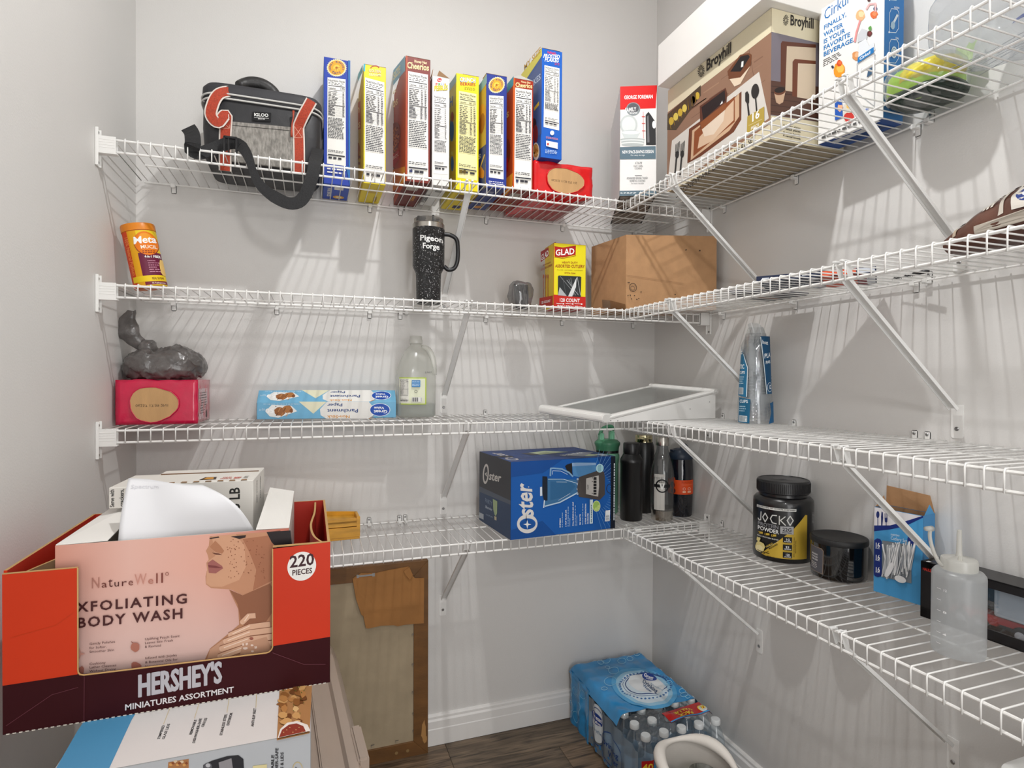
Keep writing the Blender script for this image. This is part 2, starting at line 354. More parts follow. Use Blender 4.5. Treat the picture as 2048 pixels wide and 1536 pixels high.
# ---------------------------------------------------------------- wire shelves
LIP = .0273
lv = ('top', 'second', 'third', 'lowest')
SH = []
def wire_shelf(k, side):
    z = ZS[k]
    if side == 'back': D_, x0, x1, loc, rz, n0 = .3145, -1.662, -.008, (0, 0, z), 0, -1.66; wl = 'back wall'
    else: D_, x0, x1, loc, rz = .3098, .3185, 1.62, (0, 0, z), -pi/2; wl = 'right wall'
    t = thing('wire_shelf', '%s white coated wire shelf along the %s' % (lv[k], wl), 'shelf', loc, rz, 'wire shelves')
    bx0 = x0+.06 if side == 'back' else x0+.03
    bx1 = x1-.0 if side == 'right' else -.02
    MB().tube([(x0, -D_, 0), (x1, -D_, 0)], .0028, 8).build('front_rail', WIRE, t, smooth=True)
    MB().tube([(x0, -D_, -LIP), (x1, -D_, -LIP)], .0028, 8).build('lip_rail', WIRE, t, smooth=True)
    MB().tube([(bx0 if side == 'right' else -1.615, -.158, -.0003), (bx1-.03 if side == 'back' else bx1, -.158, -.0003)], .0022, 6).build('middle_rail', WIRE, t, smooth=True)
    MB().tube([(x0+.012, -.012, -.0003), (bx1, -.012, -.0003)], .0024, 6).build('back_rail', WIRE, t, smooth=True)
    r = .0014; zt = .0042
    me = None; x = (x0+.0215) if side == 'back' else x0+.0025; i = 0
    if side == 'back': x = -1.2162+(.3145*0+1.5463)*math.tan(radians(19.307)+math.atan((251.3-1024)/1153.25)); x -= .0254*3
    while x < x1-.003:
        if me is None:
            o = MB().tube([(0, -.010, zt), (0, -D_+.003, zt), (0, -D_-.002, zt), (0, -D_-.0042, zt-.003), (0, -D_-.0042, -LIP-.0028)], r, 6).build('cross_wire', WIRE, t, smooth='all'); me = o.data
        else:
            o = bpy.data.objects.new('cross_wire', me); C.objects.link(o); o.parent = t
        if x < x0+.001: o.location = (x0+.004, 0, 0)
        else: o.location = (x, 0, 0)
        x += .0254; i += 1
    return t
for k in range(4): wire_shelf(k, 'back'); wire_shelf(k, 'right')
def where(side, rz): return (0 if side == 'back' else -pi/2)
def loc_on(side, s, z): return (s, 0, z) if side == 'back' else (0, -s, z)
# support braces
def brace_proto():
    t = thing('shelf_brace', 'x', 'brace')
    # U channel arm from front lip to wall
    a = Vector((0, -.300, -.020)); b = Vector((0, -.010, -.262)); d = (b-a).normalized(); n = Vector((0, d.z, -d.y)); hw = .0085; dp = .007
    if n.z < 0: n = -n
    mb = MB()
    prof = [(-hw, 0), (hw, 0), (hw, -dp), (hw-.0014, -dp), (hw-.0014, -.0014), (-hw+.0014, -.0014), (-hw+.0014, -dp), (-hw, -dp)]
    mb.prism(prof, lambda p, q: a+Vector((p, 0, 0))-n*q*-1, lambda p, q: b+Vector((p, 0, 0))-n*q*-1)
    mb.build('arm', M('brace_white', '#eeeeec', .35, var=.01), t)
    hk = MB(); hk.prism([(-.316, .0075), (-.300, .0075), (-.292, -.026), (-.303, -.030)], lambda p, q: (-.0105, p, q), lambda p, q: (-.009, p, q)); hk.prism([(-.316, .0075), (-.300, .0075), (-.292, -.026), (-.303, -.030)], lambda p, q: (.009, p, q), lambda p, q: (.0105, p, q))
    hk.box(-.0105, -.3205, .0040, -.0045, -.3075, .0078); hk.box(.0045, -.3205, .0040, .0105, -.3075, .0078)
    hk.build('hook', M('brace_white', '#eeeeec', .35), t, bevel=.0006, seg=1)
    pl = MB(); pts = [(-.0115, -.256), (.0115, -.256), (.0115, -.318)]+[(.0115-.005+.005*cos(x), -.318+.005*-sin(x)) for x in (.5, 1, 1.57)]+[(-.0115+.005-.005*cos(x), -.318-.005*sin(x)) for x in (1.57, 1, .5)]+[(-.0115, -.318)]
    pl.prism(pts, lambda p, q: (p, -.0018, q), lambda p, q: (p, -.0002, q)); pl.build('wall_plate', PLA, t)
    MB().lathe([(.0042, 0), (.0042, .0012), (.003, .0022)], 12).build('screw', STEEL, t, smooth=True).matrix_local = Matrix.Translation((0, -.0018, -.304)) @ Matrix.Rotation(pi/2, 4, 'X')
    return t
BP = brace_proto(); first = True
spots = [('back', .802*-1, k, 'back wall') for k in range(4)]+[('right', .545, k, 'right wall, the far one') for k in range(4)]+[('right', 1.072, k, 'right wall, the near one') for k in range(4)]
for side, s, k, tx in spots:
    o = BP if first else copy_tree(BP); first = False
    o.location = loc_on(side, s, ZS[k]); o.rotation_euler = (0, 0, where(side, 0)); o['group'] = 'slanted shelf braces'
    o['label'] = 'white slanted metal brace under the %s shelf of the %s' % (lv[k], tx)
# wall clips with screws
def clip_proto():
    t = thing('wall_clip', 'x', 'clip')
    mb = MB(); mb.box(-.0065, -.003, -.006, .0065, -.0002, .019); mb.build('clip_plate', PLA, t, bevel=.0015)
    mb = MB(); mb.box(-.0055, -.018, -.007, .0055, -.001, -.003); mb.box(-.0055, -.018, -.007, .0055, -.0155, .003); mb.build('clip_hook', PLA, t, bevel=.001)
    MB().lathe([(.0032, 0), (.0032, .001), (.002, .002)], 10).build('screw', STEEL, t, smooth=True).matrix_local = Matrix.Translation((0, -.003, .0125)) @ Matrix.Rotation(pi/2, 4, 'X')
    return t
def clip_low():
    t = thing('wall_clip', 'x', 'clip')
    mb = MB(); mb.box(-.0065, -.003, -.022, .0065, -.0002, .004); mb.build('clip_plate', PLA, t, bevel=.0015)
    mb = MB(); mb.box(-.0055, -.017, -.008, .0055, -.001, -.004); mb.box(-.0055, -.018, -.008, .0055, -.0155, .002); mb.build('clip_hook', PLA, t, bevel=.001)
    return t
CPa, CPb = clip_proto(), clip_low(); used = {}
xsB = [-1.58, -1.31, -1.04, -.945, -.927, -.66, -.38, -.094]; xsR = [.383, .6635, .987, 1.014, 1.3]
for side, xs in (('back', xsB), ('right', xsR)):
    for k in range(4):
        for j, s in enumerate(xs):
            src = CPa if k >= 2 or s in (-.927, 1.014) else CPb
            o = src if id(src) not in used else copy_tree(src); used[id(src)] = 1
            o.location = loc_on(side, s, ZS[k]); o.rotation_euler = (0, 0, where(side, 0)); o['group'] = 'small wall clips holding the back rails'
            o['label'] = 'small white screwed clip, %s from the %s, on the back rail of the %s shelf on the %s wall' % (('first', 'second', 'third', 'fourth', 'fifth', 'sixth', 'seventh', 'eighth')[j], 'left' if side == 'back' else 'corner', lv[k], side)
            o['label'] = ' '.join(o['label'].split()).replace('small white screwed clip', 'white clip').replace('on the back rail of the', 'behind the').replace('shelf on the %s wall' % side, '%s-wall shelf' % side)
# end brackets that hold the front lip at the side walls
def endbr():
    t = thing('end_bracket', 'x', 'bracket')   # local: wall at x=0, room towards +x, lip at y=0
    mb = MB(); mb.box(.0002, -.011, -.063, .003, .011, .022); mb.box(.0002, -.011, -.063, .007, -.0095, .022); mb.box(.0002, .0095, -.063, .007, .011, .022); mb.build('wall_plate', PLA, t, bevel=.0007, seg=1)
    mb = MB(); mb.box(.002, -.0085, -LIP-.0055, .040, -.0062, .0045); mb.box(.002, .0062, -LIP-.0055, .040, .0085, .0045); mb.box(.002, -.0085, -LIP-.0075, .042, .0085, -LIP-.0052); 
    for q in range(4): mb.box(.004, -.0090, -.004-q*.006, .038, -.0084, -.0028-q*.006)
    mb.build('cradle', PLA, t, bevel=.0006, seg=1)
    for zz in (.013, -.055): MB().lathe([(.0034, 0), (.0034, .0014), (.002, .0024)], 10).build('screw', STEEL, t, smooth=True).matrix_local = Matrix.Translation((.003, 0, zz)) @ Matrix.Rotation(pi/2, 4, 'Y')
    return t
EB = endbr(); fi = True
for k in range(4):
    for s in (0, 1):
        o = EB if fi else copy_tree(EB); fi = False
        o.location = (XL, -.3145, ZS[k]) if s == 0 else (0, -.3145, ZS[k]); o.rotation_euler = (0, 0, 0 if s == 0 else pi); o['group'] = 'end brackets on the side walls'
        o['label'] = 'white plastic end bracket holding the %s back shelf at the %s wall' % (lv[k], 'left' if s == 0 else 'right')
# corner connectors
def conn():
    t = thing('corner_connector', 'x', 'connector')
    mb = MB(); mb.box(-.006, -.020, .0052, .006, .040, .0082); mb.box(-.008, .034, -.003, .008, .046, .0082); mb.box(-.010, -.024, .002, .010, -.014, .0082)
    mb.build('connector_body', PLA, t, bevel=.001); return t
cc = conn()
for k in range(4):
    o = cc if k == 0 else copy_tree(cc); o.location = (-.285, -.335, ZS[k]); o['group'] = 'corner connectors joining the shelves'
    o['label'] = 'white plastic clip joining the two %s shelves at the inner corner' % lv[k]
# ---------------------------------------------------------------- cartons
def pjz(P, zo):
    """drawing-sheet coordinates of a world point (sheet origin and scale in zo)"""
    d = Vector(P)-CAM; z = d.dot(fw); return ((1024+1153.25*d.dot(rt)/z-zo[0])*zo[2], (768-1153.25*d.dot(up)/z-zo[1])*zo[2])
def corners(side, w, d, h, loc, rz, zo, O=(0, 0, 0)):
    f = face(side, w, d, h, O); W_, H_ = facedim(side, w, d, h); R = Matrix.Translation(loc) @ Matrix.Rotation(rz, 4, 'Z')
    return [pjz(R @ Vector(f(u, v, 0)), zo) for u, v in ((0, 0), (W_, 0), (W_, H_), (0, H_))]
def carton(name, label, cat, loc, rz, w, d, h, cols, group=None, bevel=.0008, rough=.42):
    """cols: bottom top front right back left"""
    t = thing(name, label, cat, loc, rz, group)
    if isinstance(cols, str): cols = [cols]*6
    mats = []; idx = []
    for c in cols:
        m = ink(c) if isinstance(c, str) else c
        if m not in mats: mats.append(m)
        idx.append(mats.index(m))
    mb = MB(); mb.box(0, 0, 0, w, d, h, idx); mb.build('carton_body', mats, t, bevel=bevel, seg=1)
    return t
def flap(t, pts, mat=None, th=.0006, name='flap'):
    """card flap: quad/tri of local points, given thickness"""
    ps = [Vector(p) for p in pts]; n = (ps[1]-ps[0]).cross(ps[-1]-ps[0]).normalized()*th
    k = len(ps); mb = MB(); mb.add(ps+[p+n for p in ps], [tuple(range(k-1, -1, -1)), tuple(range(k, 2*k))]+[(i, (i+1) % k, k+(i+1) % k, k+i) for i in range(k)])
    return mb.build(name, mat or KRAFT, t)
def lerpq(q, a, b): return (q[0][0]*(1-a)*(1-b)+q[1][0]*a*(1-b)+q[2][0]*a*b+q[3][0]*(1-a)*b, q[0][1]*(1-a)*(1-b)+q[1][1]*a*(1-b)+q[2][1]*a*b+q[3][1]*(1-a)*b)
def subq(q, a0, b0, a1, b1): return [lerpq(q, a0, b0), lerpq(q, a1, b0), lerpq(q, a1, b1), lerpq(q, a0, b1)]
def qtext(P, q, t, col, bold=1, **k):
    u = (q[3][0]-q[0][0], q[3][1]-q[0][1]); l = sqrt(u[0]**2+u[1]**2) or 1
    P.text(t, q[0][0], q[0][1], q[1][0], q[1][1], l, col, bold, up=(u[0]/l, u[1]/l), **k)
def nutrition(P, q, bg='#f2f0ea', inkc='#33333a', cal='170', two=False, frac=.55):
    """nutrition facts panel in quad q; frac = lower end of the table, below it the ingredient print"""
    P.poly(q, bg)
    S = lambda a0, b0, a1, b1: subq(q, a0, b0, a1, b1)
    qtext(P, S(.05, .955, .95, .98), 'Nutrition Facts', inkc)
    P.fine(S(.05, .915, .95, .948), 2, inkc, .8, 1)
    P.poly(S(.05, .899, .95, .908), inkc)
    if two: qtext(P, S(.05, .865, .42, .884), 'Calories', inkc); qtext(P, S(.56, .865, .74, .89), cal, inkc); qtext(P, S(.78, .865, .96, .89), '210', inkc)
    else: qtext(P, S(.05, .865, .45, .884), 'Calories', inkc); qtext(P, S(.7, .865, .95, .89), cal, inkc)
    P.poly(S(.05, .853, .95, .858), inkc, False)
    m = frac+(.85-frac)*.42
    for i in range(9):
        b = .845-(i+1)*(.845-m)/9.3; P.poly(S(.05, b-.0008, .95, b+.0008), '#77757a', False); P.fine(S(.05, b+.004, .62, b+.014), 1, inkc, .7, 1, .3, (2, 3)); P.fine(S(.83, b+.004, .94, b+.014), 1, inkc, 1, 1, .3, (1, 1))
        if two: P.fine(S(.66, b+.004, .76, b+.014), 1, inkc, 1, 1, .3, (1, 1))
    P.poly(S(.05, m-.007, .95, m), inkc)
    for i in range(9):
        b = m-.01-(i+1)*(m-frac)/9.6; P.poly(S(.05, b-.0008, .95, b+.0008), '#77757a', False); P.fine(S(.05, b+.003, .5, b+.012), 1, inkc, .7, 1, .3, (1, 2)); P.fine(S(.83, b+.003, .94, b+.012), 1, inkc, 1, 1, .3, (1, 1))
        if two: P.fine(S(.62, b+.003, .74, b+.012), 1, inkc, 1, 1, .3, (1, 1))
    P.fine(S(.05, .29, .95, frac-.02), int((frac-.3)*60), inkc, .85, 1, .5, (6, 10))
    P.fine(S(.05, .13, .95, .16), 2, inkc, .7, 1); P.poly(S(.05, .095, .95, .108), inkc); P.fine(S(.08, .055, .9, .085), 1, inkc, .9, 1, .3, (3, 4)); 
ZB = (620, 80, 4.15); ZC = (860, 80, 3.839); ZD = (1200, 0, 3.2); ZE = (1620, 0, 4.654)
D0 = DK[0]
def cereal(label, loc, w, d, h, cols, px, zo, side=True):
    t = carton('cereal_box', label, 'cereal box', loc, 0, w, d, h, cols, 'opened cereal boxes on the top shelf')
    return t, FP('front', w, d, h, px), (FP('left', w, d, h, corners('left', w, d, h, loc, 0, zo)) if side else None), FP('bottom', w, d, h)
def oats(P, cx, cy, r, blue='#1f3d9a'):
    P.disc(cx, cy, r, r, '#f3e3ae', 30); 
    for k in range(30): a = k*2*pi/30; P.poly([(cx+r*.98*cos(a-.05), cy+r*.98*sin(a-.05)), (cx+r*1.1*cos(a), cy+r*1.1*sin(a)), (cx+r*.98*cos(a+.05), cy+r*.98*sin(a+.05))], '#f3e3ae', False)
    P.disc(cx, cy, r*.88, r*.88, '#e2a52a', 30); P.arc('HONEY BUNCHES', cx, cy, r*.6, r*.6, pi*.86, pi*2.14, r*.2, '#3b2a6b'); P.arc('OATS', cx, cy, r*.78, r*.78, pi*.72, pi*.28, r*.24, '#3b2a6b', inner=True); P.text('of', cx-r*.5, cy+r*.42, cx-r*.3, cy+r*.5, r*.12, '#3b2a6b')
    P.disc(cx, cy, r*.36, r*.36, '#f0c64b', 18)
    for k in range(8): a = k*2*pi/8; P.poly([(cx+r*.2*cos(a-.3), cy+r*.2*sin(a-.3)), (cx+r*.36*cos(a), cy+r*.36*sin(a)), (cx+r*.2*cos(a+.3), cy+r*.2*sin(a+.3))], '#b9731d', False)
    P.disc(cx, cy, r*.14, r*.14, '#a86012', 12)
# 1 blue honey oats box, farthest left
t, P, S, B = cereal('dark blue cereal box with gold oat emblem beside the cooler bag', (-1.181, -.1552, D0), .071, .148, .353, ['#2a4fb4', '#5b4a3c', '#2743a8', '#d8a83a', '#d8a83a', '#2a6db0'], [(105, 1195), (298, 1205), (335, 182), (130, 135)], ZB)
oats(P, 227, 238, 74); nutrition(P, [(133, 1040), (273, 1053), (294, 340), (154, 320)]); P.poly([(273, 1053), (298, 1205), (335, 182), (318, 178), (292, 1060)], '#2a6db0')
P.fine([(133, 1120), (275, 1130), (275, 1075), (133, 1068)], 2, '#f2f0ea', 1, 1); P.build(t)
qt = .0; B.text('HONEY BUNCHES', .012, .11, .012, .03, .012, '#f2f0ea', up=(1, 0)); B.disc(.045, .03, .016, .016, '#e2a52a'); B.disc(.045, .03, .009, .009, '#f3e3ae'); B.rect(.03, .10, .055, .13, '#e8e6e0'); B.build(t, 'bottom_print')
flap(t, [(0, .002, .353), (.071, .002, .353), (.05, .03, .362), (.002, .03, .360)], KRAFTD)
# 2 yellow
t, P, S, B = cereal('yellow cereal box with golden lettering and white facts panel, second from the bag', (-1.076, -.1955, D0), .061, .185, .331, ['#e8cf2d', '#8a6a45', '#f3dd28', '#c9502a', '#e0c43a', '#dccb4a'], [(450, 1185), (632, 1190), (630, 237), (440, 195)], ZB)
P.poly([(440, 195), (454, 198), (452, 262), (438, 258)], '#38b0c8'); P.ring(535, 235, 34, 18, 9, '#a83a22', 16, pi, 2*pi); P.text('GOLDEN', 484, 270, 588, 284, 26, '#f7a81e'); P.text('GRAHAMS', 484, 300, 590, 312, 24, '#c8401c')
P.text('GOLDEN', 482, 268, 586, 282, 26, '#8e2413'); P.text('GOLDEN', 484, 266, 588, 280, 24, '#fff1b8'); P.text('GRAHAMS', 484, 298, 590, 310, 22, '#fff1b8')
nutrition(P, [(460, 1175), (625, 1182), (616, 360), (452, 312)], cal='130', two=True, frac=.56); P.build(t)
S.poly([(345, 398), (438, 205), (437, 262), (343, 470)], '#4fb6c2'); S.poly([(350, 560), (418, 505), (424, 735), (352, 765)], '#c05a1a'); S.text('den', 352, 622, 412, 600, 62, '#fff4c8'); S.text('ams', 352, 752, 418, 722, 62, '#fff4c8')
S.blob(380, 930, 34, 90, '#b5651f', 16, .2, 3)
for i in range(14): S.rect(352+(i*17) % 52, 850+(i*37) % 170, 368+(i*17) % 52, 872+(i*37) % 170, ('#d8913a', '#8e4a18')[i % 2], False)
S.text('NATURALLY', 350, 800, 400, 778, 18, '#6a2a12'); S.build(t, 'side_print')
B.rect(.018, .10, .042, .135, '#c9a62c'); B.text('GOLDEN', .05, .02, .05, .07, .009, '#7a3a16', up=(-1, 0)); B.build(t, 'bottom_print')
flap(t, [(0, .0, .331), (.061, .0, .331), (.034, .035, .347), (.004, .05, .336)], KRAFTD)
# 3 tall red-brown nut cereal
t, P, S, B = cereal('tall red-brown nut cereal box with a white facts panel, third from the bag', (-.968, -.2511, D0), .0685, .235, .345, ['#6a1f1a', '#6b2a20', '#7a2a22', '#7a2a22', '#a64a1e', '#b5471a'], [(795, 1172), (998, 1190), (1003, 193), (790, 125)], ZB)
P.text('Honey Nut', 865, 192, 972, 222, 22, '#f6dfae'); P.text('Cheerios', 800, 232, 990, 280, 52, '#f8e6a6', shear=.05); P.poly([(790, 125), (806, 130), (808, 1172), (795, 1172)], '#a8401c')
nutrition(P, [(812, 1155), (985, 1168), (982, 312), (812, 262)], cal='140', two=True, frac=.56); P.text('G', 832, 1105, 852, 1105, 24, '#2a3a80'); P.build(t)
S.poly([(632, 325), (790, 130), (790, 255), (632, 450)], '#7db4cc'); S.text('MY SIZE', 640, 400, 750, 265, 58, '#efe3a8', up=(0, -1))
S.text('Nut', 668, 470, 715, 430, 36, '#f6dfae'); S.text('erios', 636, 610, 730, 530, 70, '#f8e6a6'); S.disc(690, 830, 55, 150, '#8a3413', 22, .2)
for i in range(26): S.ring(655+(i*23) % 75, 720+(i*41) % 230, 10, 15, 6, ('#c98433', '#e0a04a')[i % 2], 8, nl=False)
S.poly([(640, 990), (742, 905), (742, 985), (690, 1060), (640, 1080)], '#c4181a'); S.text('ESTEROL', 642, 1030, 738, 960, 26, '#fff6e8'); S.poly([(640, 1090), (790, 1050), (792, 1170), (640, 1300)], '#e9a02c'); S.build(t, 'side_print')
B.rect(.012, .16, .045, .20, '#b9aea6'); B.text('Cheerios', .05, .06, .05, .13, .012, '#e0a04a', up=(-1, 0)); B.build(t, 'bottom_print')
flap(t, [(0, 0, .345), (.0685, 0, .345), (.04, .04, .363), (.002, .05, .351)], KRAFTD)
# 4 white fruity
t, P, S, B = cereal('narrow white cereal box with bright yellow lettering and torn top flaps', (-.893, -.246, D0), .0495, .20, .306, ['#d9d8d4', '#6b6258', '#e9e8e4', '#e9e8e4', '#dddcd8', '#dedcd8'], [(1000, 1215), (1160, 1250), (1152, 302), (1006, 262)], ZB)
P.disc(1066, 303, 20, 15, '#c8201e'); P.text('Post', 1053, 308, 1080, 311, 10, '#ffffff')
for i, c in enumerate(('#e84a2a', '#49a83a', '#3a6ac8', '#e8a020')): P.text('FRUITY'[i], 1032+i*24, 345+i*4, 1054+i*24, 348+i*4, 22, c)
P.text('PEBBLES', 1022, 388, 1137, 394, 40, '#5a3a10'); P.text('PEBBLES', 1024, 385, 1139, 391, 38, '#f4dc1e')
nutrition(P, [(1018, 1110), (1145, 1135), (1130, 440), (1018, 410)], bg='#eceae6', cal='140', frac=.46); P.build(t)
B.text('PEBBLES', .012, .03, .012, .11, .012, '#4a4a4a', up=(-1, 0)); B.rect(.02, .14, .04, .17, '#8a8a86'); B.build(t, 'bottom_print')
flap(t, [(-.001, .0, .306), (-.001, .06, .306), (.010, .05, .344), (.010, .038, .346)], KRAFT); flap(t, [(.014, .0, .308), (.0495, .0, .306), (.022, .012, .330)], KRAFTD)
# 5 yellow crunch
t, P, S, B = cereal('yellow crunchy-berry cereal box with a cream facts panel, middle of the cereal row', (-.820, -.230, D0), .068, .20, .335, ['#e8cf2a', '#caa93a', '#f4e020', '#e8d020', '#e8d020', '#e0cc48'], [(190, 1155), (360, 1165), (378, 292), (203, 255)], ZC)
P.text('CRUNCH', 228, 328, 354, 340, 40, '#163a8c'); P.text('CRUNCH', 231, 323, 351, 335, 32, '#ffffff'); P.text('BERRIES', 232, 354, 350, 364, 22, '#b8161c'); P.fine([(266, 392), (352, 400), (352, 378), (266, 368)], 3, '#6a6420', .9, 1)
nutrition(P, [(205, 1065), (352, 1082), (356, 425), (222, 398)], bg='#f6efb0', cal='160', two=True, frac=.5); P.rect(216, 1008, 240, 1034, '#6a5a1a'); P.disc(256, 1022, 12, 15, '#5a4a18'); P.build(t)
S.poly([(147, 340), (203, 262), (203, 320), (147, 400)], '#a7c8cc'); S.text('H', 150, 520, 176, 500, 70, '#2a6ac0'); S.disc(168, 690, 16, 90, '#2a74b8', 16); S.disc(172, 590, 12, 40, '#b84a2a', 12); S.poly([(150, 790), (200, 770), (190, 1140), (160, 1150)], '#e8c42a'); S.disc(172, 950, 12, 60, '#3a78c0', 12); S.disc(170, 870, 10, 16, '#f0e060', 10); S.build(t, 'side_print')
B.rect(.02, .12, .05, .16, '#7a5a1a'); B.rect(.03, .02, .055, .05, '#2a2a60'); B.build(t, 'bottom_print')
flap(t, [(.02, .0, .335), (.068, .0, .335), (.05, .03, .340), (.02, .03, .345)], KRAFTD)
# 6 second blue oats
t, P, S, B = cereal('dark blue oat-emblem cereal box between the yellow box and a small red one', (-.744, -.278, D0), .062, .22, .324, ['#24387a', '#6a4a40', '#27388c', '#e8c9c8', '#d8a83a', '#d9b440'], [(418, 1130), (573, 1140), (590, 293), (440, 245)], ZC)
oats(P, 514, 344, 58); nutrition(P, [(443, 1050), (553, 1062), (563, 432), (457, 416)], cal='170'); P.fine([(440, 1118), (552, 1128), (552, 1085), (440, 1075)], 3, '#e8e6f2', 1, 1); P.build(t)
S.poly([(375, 350), (438, 260), (436, 330), (375, 420)], '#8ec3d4'); S.disc(395, 600, 34, 110, '#e8a42a', 18, .1); S.disc(400, 640, 20, 80, '#b8701c', 14, .1); S.poly([(370, 850), (430, 800), (424, 1130), (368, 1200)], '#2c3f7c'); S.text('s', 370, 920, 392, 905, 50, '#f2f0ea'); S.line([(380, 1000), (420, 880)], 8, '#e8c060'); S.blob(395, 1020, 22, 40, '#d88a2a', 12, .3, 5); S.build(t, 'side_print')
B.text('OATS', .045, .03, .045, .09, .014, '#d8b85a', up=(-1, 0)); B.rect(.01, .15, .035, .19, '#8890b0'); B.disc(.03, .03, .014, .014, '#c8862a'); B.build(t, 'bottom_print')
flap(t, [(0, 0, .324), (.062, 0, .324), (.034, .03, .339), (.002, .045, .330)], KRAFTD)
# 7 smaller red nut cereal
t, P, S, B = cereal('red nut cereal box with an open pale top, next to the wrapped red box', (-.668, -.2916, D0), .0625, .225, .318, ['#8a2a1a', '#c8c4bc', '#a03018', '#b84a38', '#a64a1e', '#b5471a'], [(628, 1145), (780, 1158), (797, 315), (645, 270)], ZC)
P.poly([(645, 270), (660, 274), (642, 1145), (628, 1145)], '#c85a1e'); P.text('Honey Nut', 705, 314, 775, 332, 15, '#f6dfae'); P.text('Cheerios', 662, 344, 788, 368, 34, '#f8e6a6')
nutrition(P, [(640, 1135), (770, 1145), (785, 382), (660, 350)], cal='140', two=True, frac=.56); P.text('G', 652, 1098, 668, 1098, 20, '#2a3a80'); P.build(t)
S.poly([(592, 340), (643, 276), (641, 345), (592, 410)], '#3aa6b8'); S.text('s', 588, 600, 606, 585, 60, '#f0cf7a'); S.disc(598, 850, 20, 90, '#8a3413', 16); S.poly([(578, 920), (600, 900), (600, 1000), (578, 1020)], '#c4181a'); S.poly([(578, 1070), (636, 1020), (630, 1140), (578, 1200)], '#e9a02c'); S.build(t, 'side_print')
B.text('Cheerios', .045, .03, .045, .10, .012, '#d8862a', up=(-1, 0)); B.rect(.01, .15, .04, .19, '#b0a8a0'); B.build(t, 'bottom_print')
GREYC = M('grey_card', '#bdbab3', .8)
flap(t, [(0, 0, .318), (.0625, 0, .318), (.030, .03, .345)], GREYC); flap(t, [(0, 0.002, .318), (.030, .032, .345), (.012, .10, .320)], GREYC)
# 8 blue flakes on the red wrapped box
t, P, S, B = cereal('bright blue flakes cereal box standing on top of the wrapped red box', (-.589, -.311, 1.8388), .066, .205, .314, ['#1a4aa0', '#5a5048', '#2060bf', '#1a4fa0', '#1a4fa0', '#3a5a9c'], [(845, 905), (1005, 930), (1028, 100), (862, 55)], ZC)
P.text("Kellogg's", 910, 102, 978, 116, 18, '#e8384a'); P.text('FROSTED', 874, 136, 1004, 152, 30, '#ffffff', shear=.25); P.text('FLAKES', 884, 166, 996, 180, 30, '#ffffff', shear=.25); P.fine([(966, 200), (1010, 208), (1010, 188), (966, 180)], 2, '#e8384a', 1, 1, nw=(2, 3))
nutrition(P, [(870, 678), (990, 708), (1003, 228), (884, 196)], cal='130', two=True, frac=.42)
P.disc(932, 728, 16, 18, '#dfe8f6'); P.fine([(884, 770), (978, 784), (978, 768), (884, 752)], 2, '#f08a6a', 1, 1); P.poly([(884, 826), (972, 850), (974, 804), (884, 784)], '#e8ecf2'); P.disc(898, 812, 7, 10, '#c83a2a'); P.fine([(876, 880), (972, 892), (972, 862), (876, 850)], 3, '#cfe0f4', .9, 1); P.build(t)
S.poly([(700, 265), (860, 60), (860, 120), (720, 330)], '#e8dc5a'); S.text('MY SIZE', 722, 238, 850, 92, 42, '#c89a28'); S.poly([(740, 330), (860, 150), (856, 720), (795, 770), (790, 300)], '#4a5f96'); S.text('FLAKES', 740, 400, 850, 300, 44, '#c8d4ea'); S.poly([(800, 520), (838, 470), (838, 500), (802, 545)], '#e8c03a')
S.disc(800, 640, 18, 40, '#3a2430', 14); S.disc(812, 720, 18, 70, '#8a2a30', 16); S.disc(815, 855, 26, 68, '#e8e4dc', 18); S.disc(815, 850, 20, 52, '#c8924a', 18)
for i in range(16): S.blob(802+(i*13) % 28, 812+(i*29) % 80, 7, 8, ('#dba95c', '#a86c2c', '#efc67e')[i % 3], 7, .3, i, False)
S.build(t, 'side_print')
flap(t, [(.002, .0, .314), (.06, .0, .3145), (.045, .02, .3185), (.01, .02, .319)], KRAFTD)
